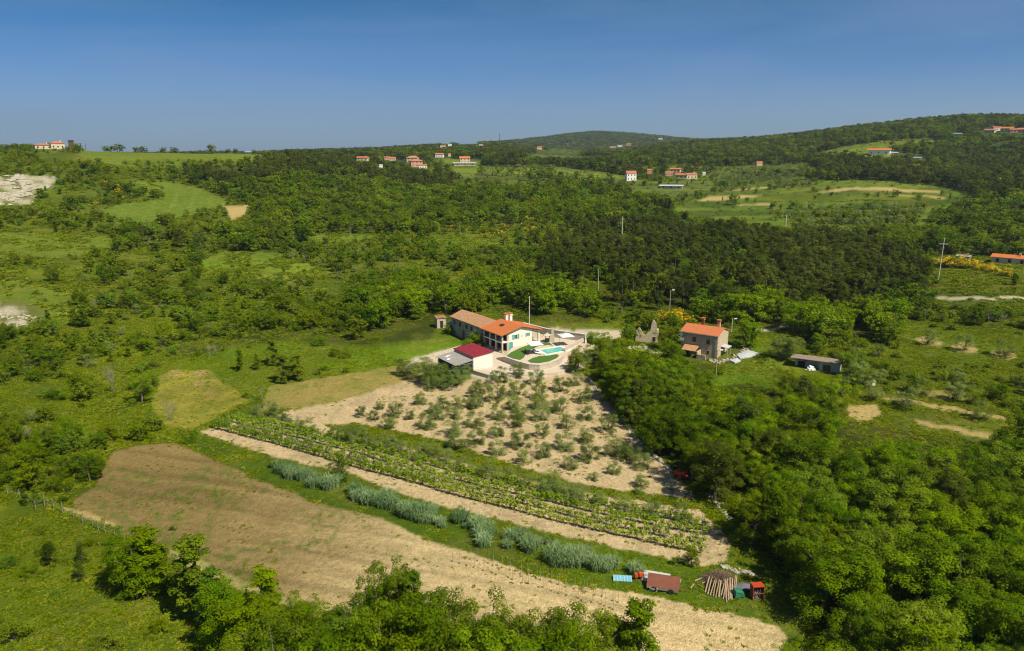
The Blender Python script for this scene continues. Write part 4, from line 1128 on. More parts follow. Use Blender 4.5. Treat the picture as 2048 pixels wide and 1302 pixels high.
def tint_word(kd): return {'broad': 'green tree', 'lush': 'bright tree', 'pine': 'dark pine', 'conifer': 'young conifer', 'column': 'slim young tree',
                           'olive': 'grey olive', 'shrub': 'shrub', 'broom': 'yellow broom bush'}[kd]
def place_plant(kd, x, y, z, h, w, label, group, name=None, must=False):
    d = math.hypot(x, y)
    hpx = h * FPX / max(d, 1)
    lod = 'near' if hpx > 62 or d < 172 else ('mid' if hpx > 17 or d < 330 else 'far')
    i = rnd.randrange(NVAR[lod])
    cm, tm, mg = proto(kd, lod, i)
    rz = rnd.uniform(0, 6.283)
    nm = name or NAME[kd]
    wf = w
    if hpx > 19 or (must and hpx > 9 and kd == 'broad'):
        t = thing(nm, label, CATN[kd], (x, y, z), rz, group)
        t.scale = (h * wf, h * wf, h)
        link('crown' if kd not in ('shrub', 'broom') else 'foliage', cm, t); link('trunk' if kd not in ('shrub', 'broom') else 'stems', tm, t)
        t.empty_display_size = .1
    else:
        t = link(nm, mg); t.location = (x, y, z); t.rotation_euler = (0, 0, rz); t.scale = (h * wf, h * wf, h)
        tag(t, label, CATN[kd], group)
    return t

counts = {}
for kd, x, y, z, h, w, label, group, must, name in PLANTS:
    place_plant(kd, x, y, z - .04, h, w, label, group, name, must)
    key = NAME[kd]; counts[key] = counts.get(key, 0) + 1
SCAT.sort(key=lambda t: -t[4] * t[5] / t[7] * (1 if -10 < t[8] < 2058 else .1))
LIMIT = {'broadleaf_tree': 296, 'pine_tree': 296, 'shrub': 296, 'broom_bush': 290, 'olive_tree': 290, 'young_tree': 290, 'young_conifer': 290}
REST = {}
for kd, x, y, z, h, w, k, r, u, v in SCAT:
    nm = NAME[kd]
    inframe = -10 < u < 2058 and v < 1420
    if inframe and counts.get(nm, 0) < LIMIT[nm]:
        counts[nm] = counts.get(nm, 0) + 1
        sz = "tall " if h > (7.5 if kd in ('broad', 'lush', 'pine') else 2.6) else ("small " if h < (5 if kd in ('broad', 'lush', 'pine') else 1.6) else "")
        place_plant(kd, x, y, z, h, w, (sz + tint_word(kd) + " " + where(u, v)).strip(), tint_word(kd) + "s " + WORDS[k])
    else:
        REST.setdefault(k, []).append((kd, x, y, z, h, w, r))

# the rest of each wood: one uncountable mass per kind of cover, instanced on points
def stuff_group(coll):
    ng = bpy.data.node_groups.new("plant_mass", 'GeometryNodeTree')
    ng.interface.new_socket("Geometry", in_out='INPUT', socket_type='NodeSocketGeometry')
    ng.interface.new_socket("Geometry", in_out='OUTPUT', socket_type='NodeSocketGeometry')
    gi = ng.nodes.new("NodeGroupInput"); go = ng.nodes.new("NodeGroupOutput")
    ip = ng.nodes.new("GeometryNodeInstanceOnPoints")
    ci = ng.nodes.new("GeometryNodeCollectionInfo"); ci.inputs[0].default_value = coll
    ci.inputs['Separate Children'].default_value = True; ci.inputs['Reset Children'].default_value = True
    def na(n, t):
        a = ng.nodes.new("GeometryNodeInputNamedAttribute"); a.data_type = t; a.inputs[0].default_value = n; return a.outputs[0]
    e = ng.nodes.new("FunctionNodeEulerToRotation")
    ng.links.new(na('rot', 'FLOAT_VECTOR'), e.inputs[0])
    ng.links.new(gi.outputs[0], ip.inputs['Points'])
    ng.links.new(ci.outputs[0], ip.inputs['Instance'])
    ip.inputs['Pick Instance'].default_value = True
    ng.links.new(na('idx', 'INT'), ip.inputs['Instance Index'])
    ng.links.new(e.outputs[0], ip.inputs['Rotation'])
    ng.links.new(na('sc', 'FLOAT_VECTOR'), ip.inputs['Scale'])
    ng.links.new(ip.outputs[0], go.inputs[0])
    return ng

def stuff(name, meshes, pts, label, cat):
    """pts: (mesh index, x, y, z, scale xyz, rz)"""
    coll = bpy.data.collections.new(name + "_sources")
    for i, me in enumerate(meshes):
        o = bpy.data.objects.new("%03d_source" % i, me); coll.objects.link(o)
    me = bpy.data.meshes.new(name)
    me.vertices.add(len(pts))
    me.vertices.foreach_set('co', np.array([p[1:4] for p in pts], np.float32).ravel())
    a = me.attributes.new('idx', 'INT', 'POINT'); a.data.foreach_set('value', np.array([p[0] for p in pts], np.int32))
    a = me.attributes.new('sc', 'FLOAT_VECTOR', 'POINT'); a.data.foreach_set('vector', np.array([p[4] for p in pts], np.float32).ravel())
    a = me.attributes.new('rot', 'FLOAT_VECTOR', 'POINT'); a.data.foreach_set('vector', np.array([(0, 0, p[5]) for p in pts], np.float32).ravel())
    o = link(name, me)
    md = o.modifiers.new("mass", 'NODES'); md.node_group = stuff_group(coll)
    tag(o, label, cat, kind='stuff')
    return o

SNAME = {'lush': 'woodland', 'lushmid': 'grove', 'wood': 'broadleaf_wood', 'pine': 'pine_wood', 'pinefar': 'distant_pine_wood', 'far': 'far_woodland',
         'scrubd': 'dense_scrub', 'scrub': 'open_scrub', 'scrubr': 'hillside_scrub', 'broomy': 'broom_heath', 'few': 'meadow_scrub', 'low': 'slope_scrub', 'thick': 'thicket', 'olives': 'olive_terraces', 'hedgerow': 'hedgerows'}
SLAB = {'lush': "mass of leafy trees filling the big wood on the right", 'lushmid': "bright trees massed around the houses", 'wood': "mass of green trees across the middle slopes",
        'pine': "mass of dark pines in the wood behind the houses", 'pinefar': "mass of dark trees in the distant woods", 'far': "woodland covering the far hills",
        'scrubd': "dense green scrub on the left slope", 'scrub': "scattered scrub over the open slopes", 'scrubr': "scrub on the slope right of the shed",
        'broomy': "heath with yellow broom above the pine wood", 'few': "odd bushes in the meadows", 'low': "tiny bushes on the near left slope", 'thick': "thicket left of the brown field", 'olives': "rows of grey olives on the far terraces", 'hedgerow': "hedgerows on the far terraces"}
for k, L in REST.items():
    meshes = []; index = {}; pts = []
    for kd, x, y, z, h, w, r in L:
        hpx = h * FPX / r
        lod = 'near' if hpx > 70 else ('mid' if hpx > 24 else 'far')
        key = (kd, lod, rnd.randrange(NVAR[lod]))
        if key not in index:
            index[key] = len(meshes); meshes.append(proto(*key)[2])
        pts.append((index[key], x, y, z, (h * w, h * w, h), rnd.uniform(0, 6.283)))
    stuff(SNAME[k], meshes, pts, SLAB[k], "woodland" if k in ('lush', 'lushmid', 'wood', 'pine', 'pinefar', 'far') else "scrub")

# ================================================================== BUILDINGS AND MAN-MADE THINGS
def tiles(name, c1, c2, c3, pitch=0.26, axis=0):
    m, nt, b, _ = mat(name)
    co = coords(nt)
    f = mrange(nt, noise(nt, co, 2.2, 5, 0.7), 0.36, 0.64, 0, 1)
    col = mixc(nt, f, c1, c2)
    col = mixc(nt, mrange(nt, noise(nt, co, 9, 3, 0.7), 0.55, 0.68, 0, .7), col, c3)
    nt.links.new(col, b.inputs['Base Color']); b.inputs['Roughness'].default_value = .8
    b.inputs['Specular IOR Level'].default_value = .2
    w = N(nt, "ShaderNodeTexWave", bands_direction='Y' if axis == 0 else 'X'); w.inputs['Scale'].default_value = 1 / pitch / 3.2; w.inputs['Distortion'].default_value = .3
    nt.links.new(co, w.inputs['Vector'])
    bp = N(nt, "ShaderNodeBump"); bp.inputs['Distance'].default_value = .09; bp.inputs['Strength'].default_value = .8
    nt.links.new(w.outputs['Fac'], bp.inputs['Height']); nt.links.new(bp.outputs[0], b.inputs['Normal'])
    return m
def masonry(name, c1, c2, mortar, sx=2.2, bump=.05):
    m, nt, b, _ = mat(name)
    co = coords(nt)
    mp = N(nt, "ShaderNodeMapping"); mp.inputs['Scale'].default_value = (sx, sx, sx * 1.9)
    nt.links.new(co, mp.inputs[0])
    vo = N(nt, "ShaderNodeTexVoronoi", feature='F1'); nt.links.new(mp.outputs[0], vo.inputs['Vector']); vo.inputs['Scale'].default_value = 1
    vd = N(nt, "ShaderNodeTexVoronoi", feature='DISTANCE_TO_EDGE'); nt.links.new(mp.outputs[0], vd.inputs['Vector']); vd.inputs['Scale'].default_value = 1
    sp = N(nt, "ShaderNodeSeparateColor"); nt.links.new(vo.outputs['Color'], sp.inputs[0])
    col = mixc(nt, sp.outputs[0], c1, c2)
    col = mixc(nt, mrange(nt, noise(nt, co, 1.1, 5, .7), .4, .65, 0, .45), col, tuple(x * .55 for x in c1))
    col = mixc(nt, mrange(nt, vd.outputs['Distance'], 0, .09, .8, 0), col, mortar)
    nt.links.new(col, b.inputs['Base Color']); b.inputs['Roughness'].default_value = .92; b.inputs['Specular IOR Level'].default_value = .15
    bp = N(nt, "ShaderNodeBump"); bp.inputs['Distance'].default_value = bump; bp.inputs['Strength'].default_value = .9
    nt.links.new(vd.outputs['Distance'], bp.inputs['Height']); nt.links.new(bp.outputs[0], b.inputs['Normal'])
    return m
M = {
 'plaster': simple("white_plaster", (.82, .78, .69), (.76, .71, .61), .8, .9),
 'plaster2': simple("cream_plaster", (.66, .56, .42), (.56, .47, .34), .8, .9),
 'pink': simple("pink_plaster", (.62, .33, .27), (.52, .27, .22), .5, .9),
 'greyplaster': simple("weathered_render", (.40, .36, .30), (.28, .25, .20), .9, .95, .02),
 'stone': masonry("rubble_stone", (.62, .50, .35), (.44, .36, .26), (.52, .44, .33)),
 'wallstone': masonry("pale_wall_stone", (.62, .55, .46), (.46, .41, .34), (.44, .39, .32), 2.4),
 'pillar': masonry("pillar_stone", (.60, .52, .40), (.46, .40, .31), (.5, .44, .36), 2.6, .03),
 'tile': tiles("new_orange_tiles", (.62, .185, .055), (.52, .15, .045), (.66, .25, .10)),
 'tile_x': tiles("orange_tiles_across", (.60, .195, .075), (.50, .15, .06), (.66, .27, .13), axis=1),
 'oldtile': tiles("old_mottled_tiles", (.58, .29, .14), (.38, .21, .11), (.66, .47, .30)),
 'fartile': tiles("far_tiles", (.50, .19, .10), (.38, .14, .08), (.56, .28, .16)),
 'redmetal': simple("red_sheet_roof", (.27, .022, .030), (.23, .020, .028), .5, .55, 0, 0, .35),
 'greysheet': simple("grey_fibre_sheet", (.36, .33, .31), (.26, .24, .23), .7, .85),
 'dark': simple("dark_opening", (.030, .032, .036), (.020, .022, .026), 1, .6),
 'glass': simple("dark_glass", (.03, .04, .055), (.02, .03, .045), .6, .12, 0, 0, .6),
 'bluegrey': simple("dark_teal_netting", (.025, .060, .062), (.018, .045, .050), 1.2, .85),
 'turq': simple("turquoise_shutter", (.10, .42, .40), (.08, .36, .35), 2, .5),
 'wood': simple("brown_wood", (.20, .11, .055), (.13, .07, .035), 3, .8),
 'greywood': simple("grey_wood", (.33, .28, .22), (.22, .18, .14), 3, .85),
 'concrete': simple("concrete", (.44, .42, .38), (.34, .32, .29), 1.2, .9, .01),
 'pale': simple("pale_concrete", (.62, .57, .48), (.52, .47, .39), .9, .9, .01),
 'paving': simple("pale_paving", (.60, .50, .40), (.52, .43, .34), 1.6, .9, .01),
 'lawn': simple("mown_lawn", (.050, .125, .014), (.085, .165, .02), 2.5, .95, .03),
 'white': simple("white_canvas", (.86, .85, .82), (.82, .81, .78), 1, .8),
 'metal': simple("grey_metal", (.35, .36, .37), (.28, .29, .30), 2, .5, 0, .4, .4),
 'darkmetal': simple("dark_metal", (.05, .055, .065), (.04, .045, .055), 2, .5, 0, .3, .4),
 'rust': simple("rusty_iron", (.30, .075, .035), (.20, .055, .028), 2, .8),
 'rustbrown': simple("rust_brown_sheet", (.21, .075, .045), (.16, .055, .035), 1.2, .75),
 'orange': simple("orange_red_paint", (.62, .085, .025), (.48, .07, .025), 2, .55),
 'bluesheet': simple("light_blue_sheet", (.22, .48, .62), (.18, .42, .55), 1.5, .6),
 'palesheet': simple("pale_grey_sheet", (.50, .52, .52), (.40, .42, .43), 1.5, .7),
 'green': simple("green_tarpaulin", (.025, .17, .095), (.02, .13, .075), 1.5, .65, .02),
 'tarp': simple("grey_tarpaulin", (.16, .15, .19), (.12, .115, .15), 1.5, .7, .02),
 'log': simple("peeled_logs", (.46, .34, .23), (.30, .21, .14), 2.5, .85),
 'brush': simple("dry_brushwood", (.24, .17, .11), (.14, .10, .065), 2.5, .95),
 'blue': simple("blue_car_paint", (.02, .07, .26), (.02, .06, .22), 1, .25, 0, .2, .6),
 'tyre': simple("tyre_rubber", (.02, .02, .02), (.03, .03, .03), 3, .85),
 'rubble': simple("rubble_stones", (.46, .42, .36), (.28, .25, .21), 1.4, .95, .03),
 'flower': simple("red_flowers", (.36, .07, .05), (.12, .14, .04), 5, .9, .03),
 'polewood': simple("pale_wooden_pole", (.42, .38, .31), (.32, .28, .22), 4, .85),
 'pit': simple("open_pit_shade", (.06, .055, .05), (.05, .045, .04), 1, .95),
}
def water_mat():
    m, nt, b, _ = mat("pool_water")
    co = coords(nt)
    col = mixc(nt, mrange(nt, noise(nt, co, 1.2, 3, .6), .35, .65, 0, 1), (.10, .47, .40), (.17, .55, .47))
    nt.links.new(col, b.inputs['Base Color']); b.inputs['Roughness'].default_value = .08
    bp = N(nt, "ShaderNodeBump"); bp.inputs['Distance'].default_value = .03; bp.inputs['Strength'].default_value = .3
    nt.links.new(noise(nt, co, 4, 3, .6), bp.inputs['Height']); nt.links.new(bp.outputs[0], b.inputs['Normal'])
    return m
M['water'] = water_mat()
M['shedroof'] = tiles('grey_brown_roof', (.34, .25, .19), (.24, .19, .15), (.42, .34, .28), axis=1)
M['rock'] = simple('pale_rock', (.46, .42, .33), (.30, .27, .20), 1.5, .95, .05)

def ext_xz(mb, poly, y0, y1, mi=0):
    n = len(poly)
    return mb.add([(x, y0, z) for x, z in poly] + [(x, y1, z) for x, z in poly],
                  [tuple(range(n)), tuple(range(2 * n - 1, n - 1, -1))] + [(i, n + i, n + (i + 1) % n, (i + 1) % n) for i in range(n)], mi)
def ext_yz(mb, poly, x0, x1, mi=0):
    n = len(poly)
    return mb.add([(x0, y, z) for y, z in poly] + [(x1, y, z) for y, z in poly],
                  [tuple(range(n - 1, -1, -1)), tuple(range(n, 2 * n))] + [(i, (i + 1) % n, n + (i + 1) % n, n + i) for i in range(n)], mi)
def roof_ridge_y(x0, xm, x1, y0, y1, ze, zr, t=.16, ze2=None):
    ze2 = ze if ze2 is None else ze2
    return ext_xz(MB(), [(x0, ze), (x0, ze - t), (xm, zr - t), (x1, ze2 - t), (x1, ze2), (xm, zr)], y0, y1)
def window(par, face, a, z, w, h, pos, frame='wood', pane='glass', sh=None, name='window', t=.05):
    """face '-y': centre x=a on plane y=pos; face '-x': centre y=a on plane x=pos"""
    def bx(mb, a0, a1, z0, z1, d0, d1):
        if face == '-y': mb.box(a0, a1, pos - d1, pos - d0, z0, z1)
        elif face == '+y': mb.box(a0, a1, pos + d0, pos + d1, z0, z1)
        elif face == '-x': mb.box(pos - d1, pos - d0, a0, a1, z0, z1)
        else: mb.box(pos + d0, pos + d1, a0, a1, z0, z1)
        return mb
    f = .07
    mb = MB()
    bx(mb, a - w / 2, a - w / 2 + f, z - h / 2, z + h / 2, -.06, t); bx(mb, a + w / 2 - f, a + w / 2, z - h / 2, z + h / 2, -.06, t)
    bx(mb, a - w / 2 + f, a + w / 2 - f, z + h / 2 - f, z + h / 2, -.06, t); bx(mb, a - w / 2 + f, a + w / 2 - f, z - h / 2, z - h / 2 + f, -.06, t)
    if name == 'window': bx(mb, a - .025, a + .025, z - h / 2 + f, z + h / 2 - f, -.05, t - .01)
    o = mb.build(name, M[frame], par)
    bx(MB(), a - w / 2 + f, a + w / 2 - f, z - h / 2 + f, z + h / 2 - f, -.05, .015).build('pane' if name == 'window' else 'leaf', M[pane], o)
    if sh:
        for s in (-1, 1):
            bx(MB(), a + s * (w / 2 + w * .27) - w * .26, a + s * (w / 2 + w * .27) + w * .26, z - h / 2, z + h / 2, .004, .055).build('shutter', M[sh], o)
    return o

HR = R(34)
# --- main white house
H = thing('house', "white two-storey house with orange tiled roof and glazed loggia beside the pool", 'house', (-2.36, 166.1, 0), HR)
b = MB(); ext_xz(b, [(1.9, 0), (8.6, 0), (8.6, 4.62), (5.35, 5.50), (1.9, 4.55)], 0, 8.2)
w_ = b.build('wall', M['plaster'], H)
b = MB()
for y in (0, 2.55, 5.1, 7.8):
    b.box(0, .38, y, y + .38, 0, 4.22)
b.box(1.5, 1.86, .02, .36, 0, 4.3)
b.build('pillars', M['pillar'], H)
b = MB(); b.box(-.06, 1.9, -.06, 8.2, 2.28, 2.52); b.box(-.03, .12, -.03, 8.2, 4.05, 4.2); ext_xz(b, [(.05, 4.18), (1.9, 4.18), (1.9, 4.58), (.05, 4.14)], .05, .25)
b.build('loggia_slab', M['plaster'], H)
b = MB()
for y in (.45, 3.0, 5.55):
    for k in range(9): b.box(.10, .13, y + .02 + k * .25, y + .05 + k * .25, 2.52, 3.4)
    b.box(.08, .15, y - .05, y + 2.1, 3.4, 3.46)
b.build('railing', M['darkmetal'], H)
for y in (1.5, 4.05, 6.6):
    window(H, '-x', y, 3.35, 1.9, 1.5, 1.9, 'darkmetal', 'glass')
    window(H, '-x', y, 1.12, 1.7, 2.1, 1.9, 'darkmetal', 'glass', name='glass_door')
roof_ridge_y(-.55, 5.35, 11.3, -.55, 8.7, 4.32, 5.88).build('roof', M['tile'], H)
b = MB(); ext_xz(b, [(-.50, 4.13), (-.50, 4.06), (5.35, 5.60), (11.25, 4.06), (11.25, 4.13), (5.35, 5.70)], -.50, 8.6)
b.build('soffit', M['wood'], H)
b = MB(); b.tube([(-.62, -.5, 4.2), (-.62, 8.7, 4.2)], .07, 8); b.tube([(-.6, -.3, 4.2), (-.3, -.2, 3.9), (-.12, -.12, 3.7), (-.12, -.12, 0)], .045, 6)
b.build('gutter', M['wood'], H)
b = MB(); b.obox((3.1, 4.6, 5.40), (.42, 0, .11), (0, .6, 0), (-.02, 0, .07)); b.build('skylight', M['glass'], H)
window(H, '-y', 3.9, 3.35, .95, 1.15, 0, 'white', 'glass', 'turq')
window(H, '-y', 7.35, 3.45, .62, .85, 0, 'white', 'glass', 'turq')
window(H, '-y', 5.7, 3.35, .32, .5, 0, 'white', 'glass')
window(H, '-y', 2.55, 1.15, 1.0, 2.2, 0, 'turq', 'turq', name='door')
for x in (6.45, 7.65):
    c = MB().box(x - .36, x + .36, 7.5, 8.22, 4.7, 6.75).build('chimney', M['plaster'], H)
    b = MB().box(x - .46, x + .46, 7.4, 8.32, 6.75, 6.87)
    for dx, dy in ((-.32, 7.5), (.22, 7.5), (-.32, 8.1), (.22, 8.1)): b.box(x + dx, x + dx + .1, dy, dy + .1, 6.87, 7.15)
    b.build('chimney_rim', M['plaster'], c)
    ext_xz(MB(), [(x - .5, 7.15), (x + .5, 7.15), (x, 7.4)], 7.38, 8.34).build('chimney_cap', M['tile'], c)
b = MB(); b.box(10.55, 10.95, .1, .5, 0, 4.1); b.box(10.55, 10.95, 7.4, 7.8, 0, 4.1); b.box(10.6, 10.9, .5, 7.4, 3.85, 4.08); b.box(8.6, 10.6, .15, .4, 3.9, 4.12)
b.build('porch_pillars', M['plaster'], H)
b = MB(); b.box(8.9, 10.2, 1.6, 3.8, 1.95, 2.02)
for x, y in ((9, 1.7), (10.1, 1.7), (9, 3.7), (10.1, 3.7)): b.box(x - .05, x + .05, y - .05, y + .05, 1.2, 1.95)
tag(b.build('dining_table', M['greywood']), "grey wooden table under the white house's side porch", 'table').location = (-2.36, 166.1, 0)
bpy.data.objects['dining_table'].rotation_euler = (0, 0, HR)

# --- old stone wing
Wg = thing('old_stone_barn', "long grey stone wing with old mottled tiles, behind the white house", 'barn', (-2.36 - .5 * .829 + 8.75 * -.559 + .3 * .829, 166.1 - .5 * .559 + 8.75 * .829 + .3 * .559, 0), HR)
b = MB(); ext_xz(b, [(0, -1), (6.7, -1), (6.7, 4.4), (3.35, 5.6), (0, 4.4)], 0, 14.6); b.build('wall', M['greyplaster'], Wg)
roof_ridge_y(-.35, 3.35, 7.05, -.02, 14.95, 4.42, 5.80, .14).build('roof', M['oldtile'], Wg)
b = MB()
rr = random.Random(3)
for i in range(40):
    y = rr.uniform(.5, 14.4); x = rr.uniform(0, 3.1); z = 4.42 + (x + .35) / 3.7 * 1.38
    b.obox((x, y, z + .02), (.16, 0, .06), (0, .13, 0), (-.01, 0, .03))
b.build('loose_tiles', M['rubble'], Wg)
for y in (13, 10.2, 6.9, 4.5): window(Wg, '-x', y, 3.2, .8, 1.15, 0, 'wood', 'dark')
window(Wg, '-x', 2.2, 1.0, 1.3, 2.2, 0, 'stone', 'dark', name='door')
window(Wg, '-x', 8.5, .9, 1.0, 2.0, 0, 'wood', 'wood', name='door')

# --- garage with red roof and lean-to
Ga = thing('garage', "white garage with flat dark red sheet roof in front of the house", 'garage', (-8.3, 152.4, 0), HR)
b = MB(); ext_xz(b, [(0, 0), (4.9, 0), (4.9, 3.28), (0, 2.86)], 0, 8.2); b.build('wall', M['plaster'], Ga)
b = MB(); ext_xz(b, [(-.15, 2.86), (5.15, 3.31), (5.15, 3.43), (-.15, 2.98)], -.2, 8.45); b.build('roof', M['redmetal'], Ga)
b = MB(); b.box(-.06, -.003, 0.05, 8.1, 2.1, 2.84); b.build('side_strip', M['greyplaster'], Ga)
Ln = thing('lean_to_shed', "open shed with grey sheet roof leaning against the red-roofed garage", 'shed', (-8.3, 152.4, 0), HR)
b = MB(); ext_xz(b, [(-4.7, 1.78), (-.10, 2.30), (-.10, 2.38), (-4.7, 1.86)], -.5, 8.2); b.build('roof', M['greysheet'], Ln)
b = MB(); ext_xz(b, [(-4.3, -.9), (-.12, -.9), (-.12, 2.26), (-4.3, 1.80)], 0, .08); b.box(-4.32, -4.24, .09, 7.8, -.9, 1.76); b.build('netting_wall', M['bluegrey'], Ln)
b = MB(); b.box(-4.5, -.1, -.48, -.40, 1.72, 1.80)
for x in (-4.4, -2.3, -.3): b.cyl(x, -.25, -1, 1.9 + x * .05 + .1, .06, 6)
b.build('posts', M['greywood'], Ln)
b = MB(); b.obox((-3.2, 5.6, 1.99), (.6, .1, .07), (-.1, .5, 0), (0, 0, .03)); b.obox((-3.5, 4.3, 1.97), (.3, .3, .03), (-.3, .3, 0), (0, 0, .04)); b.obox((-2.6, 6.4, 2.10), (.7, .1, .05), (0, .2, 0), (0, 0, .03))
tag(b.build('roof_sheets', M['white']), "loose white sheets lying on the lean-to shed's grey roof", 'sheet'); bpy.data.objects['roof_sheets'].location = (-8.3, 152.4, 0); bpy.data.objects['roof_sheets'].rotation_euler = (0, 0, HR)

# --- paved yard, retaining walls, terrace
def pxpoly(pts, z): return [tuple(PZ(u, v, z))[:2] for u, v in pts]
ap = pxpoly([(947.5, 741), (977, 750), (1000, 752), (1060, 749), (1115, 745), (1150, 731), (1185, 700), (1174, 668), (1060, 690), (1000, 690), (962, 684), (938, 686), (920, 700)], 0)
tag(MB().prism(ap, -1.6, 0.0).build('paved_yard', M['paving']), kind='structure')
b = MB(); a0, a1, a2 = Vector(ap[0]), Vector(ap[1]), Vector(ap[2])
for p, q in ((a0, a1), (a1, a2)):
    d = (q - p).normalized(); n = Vector((d.y, -d.x)) * .16
    b.prism([tuple(p + n), tuple(q + n), tuple(q), tuple(p)][::1], -1.6, .06)
tag(b.build('retaining_wall', M['concrete']), "grey concrete retaining wall below the white garage", 'wall')
b = MB()
tot = [(a0, a1), (a1, a2)]
for p, q in tot:
    L = (q - p).length
    for k in range(int(L / .5) + 1):
        s = p.lerp(q, min(k * .5 / L, 1)); b.box(s.x - .02, s.x + .02, s.y - .02, s.y + .02, .06, 1.0)
    b.tube([(p.x, p.y, 1.0), (q.x, q.y, 1.0)], .025, 5); b.tube([(p.x, p.y, .3), (q.x, q.y, .3)], .02, 5)
tag(b.build('railing', M['white']), "thin white railing on the retaining wall by the garage", 'railing')

TZ1 = 1.15
terr_px = [(1011, 713), (1027, 719), (1040.6, 723.5), (1058.5, 728), (1078.7, 729.5), (1099, 725), (1117, 718), (1124, 711), (1142, 702), (1163, 686), (1170, 675), (1120, 664), (1085, 664), (1050, 680), (1022, 697)]
tp = pxpoly(terr_px, TZ1)
tag(MB().prism(tp, -.3, TZ1).build('pool_terrace', M['paving']), kind='structure')
b = MB()
wl = [Vector(p) for p in pxpoly([(994, 707.5), (1011, 714), (1027, 720), (1040.6, 724.5), (1058.5, 729), (1078.7, 730.5), (1099, 726), (1117.5, 719), (1125, 711.5)], TZ1)]
zt = [.25, 1.25, 1.3, 1.3, 1.3, 1.3, 1.3, 1.3, 1.3]
def wallstrip(mb, pl, zb, ztop, th, mi=0):
    nrm = []
    for i in range(len(pl)):
        d = (pl[min(i + 1, len(pl) - 1)] - pl[max(i - 1, 0)]).normalized(); nrm.append(Vector((d.y, -d.x)) * th / 2)
    zb = zb if hasattr(zb, '__len__') else [zb] * len(pl); ztop = ztop if hasattr(ztop, '__len__') else [ztop] * len(pl)
    vs = []
    for i, p in enumerate(pl):
        a, c = p + nrm[i], p - nrm[i]
        vs += [(a.x, a.y, zb[i]), (a.x, a.y, ztop[i]), (c.x, c.y, ztop[i]), (c.x, c.y, zb[i])]
    fs = [(0, 1, 2, 3), tuple(4 * (len(pl) - 1) + k for k in (3, 2, 1, 0))]
    for i in range(len(pl) - 1):
        for k in range(4): fs.append((4 * i + k, 4 * i + 4 + k, 4 * i + 4 + (k + 1) % 4, 4 * i + (k + 1) % 4))
    mb.add(vs, fs, mi)
T = thing('terrace_wall', "curved pale stone wall holding up the pool lawn", 'wall', (0, 0, 0))
wallstrip(b, wl, -.25, [z - .08 for z in zt], .36); b.build('masonry', M['wallstone'], T)
b = MB(); wallstrip(b, wl, [z - .08 for z in zt], zt, .46); b.build('coping', M['pale'], T)
lawn1 = pxpoly([(1013, 712), (1027, 717.5), (1040, 720), (1047, 716), (1052, 708), (1060, 700), (1078, 692), (1098, 690), (1106, 692), (1100, 686), (1078, 684.5), (1060, 689), (1040, 696), (1022, 705)], TZ1)
tag(MB().prism(lawn1, TZ1 - .1, TZ1 + .05).build('lawn', M['lawn']), kind='structure')
lawn2 = pxpoly([(1055, 722), (1066, 716), (1078, 712.5), (1100, 711), (1112, 708.5), (1118, 710.5), (1114, 716), (1098, 723), (1078, 726.5), (1062, 725.5)], TZ1)
tag(MB().prism(lawn2, TZ1 - .1, TZ1 + .05).build('lawn', M['lawn']), kind='structure')
# pool
Pn = thing('swimming_pool', "turquoise swimming pool with white stone coping", 'pool', (0, 0, 0))
pc = [Vector(p) for p in pxpoly([(1079, 699.5), (1118.5, 693.2), (1136, 699.5), (1094.5, 708.2)], TZ1 + .1)]
cen = sum(pc, Vector((0, 0))) / 4
po = [p + (p - cen).normalized() * .95 for p in pc]
b = MB()
for i in range(4):
    j = (i + 1) % 4
    b.prism([tuple(po[i]), tuple(po[j]), tuple(pc[j]), tuple(pc[i])][::-1], TZ1 - .05, TZ1 + .12)
b.build('coping', M['plaster'], Pn)
b = MB().prism([tuple(p) for p in pc][::-1], TZ1 - .04, TZ1 + .055); b.build('water', M['water'], Pn)
# rear stone wall, gate, road wall
B_ = thing('stone_wall', "long grey stone wall behind the pool, along the road", 'wall')
bw = [Vector(p) for p in pxpoly([(1046, 645), (1066, 650), (1090, 656), (1112, 660), (1140, 664), (1171, 668)], 3.0)]
b = MB(); wallstrip(b, bw, .5, 2.9, .45); b.build('masonry', M['wallstone'], B_)
b = MB(); wallstrip(b, bw, 2.9, 3.02, .6); b.build('coping', M['pale'], B_)
lw = [Vector(p) for p in pxpoly([(1128, 697), (1140, 690), (1156, 681), (1168, 676)], TZ1 + .8)]
b = MB(); wallstrip(b, lw, TZ1 - .1, TZ1 + .8, .5)
tag(b.build('garden_wall', M['wallstone']), "short pale rubble wall between pool and driveway", 'wall')
el = [Vector(p) for p in pxpoly([(1140, 705), (1152, 697), (1166, 687.5)], .8)]
b = MB(); wallstrip(b, el, -.1, .62, .35)
tag(b.build('flower_border', M['flower']), "narrow red-flowered border beside the driveway ramp", 'flower border')
g0, g1 = PZ(1173, 686, .9), PZ(1186, 688, .9)
Gt = thing('driveway_gate', "dark metal driveway gate between white pillars", 'gate')
b = MB(); d = (g1 - g0).normalized()
b.obox(((g0 + g1) / 2 + Vector((0, 0, .5))), (g1 - g0) / 2, Vector((-d.y, d.x, 0)) * .04, (0, 0, .95)); b.build('panel', M['darkmetal'], Gt)
for p in (g0 - d * .2, g1 + d * .2):
    MB().box(p.x - .18, p.x + .18, p.y - .18, p.y + .18, -.2, 2.7).build('pillar', M['plaster'], Gt)
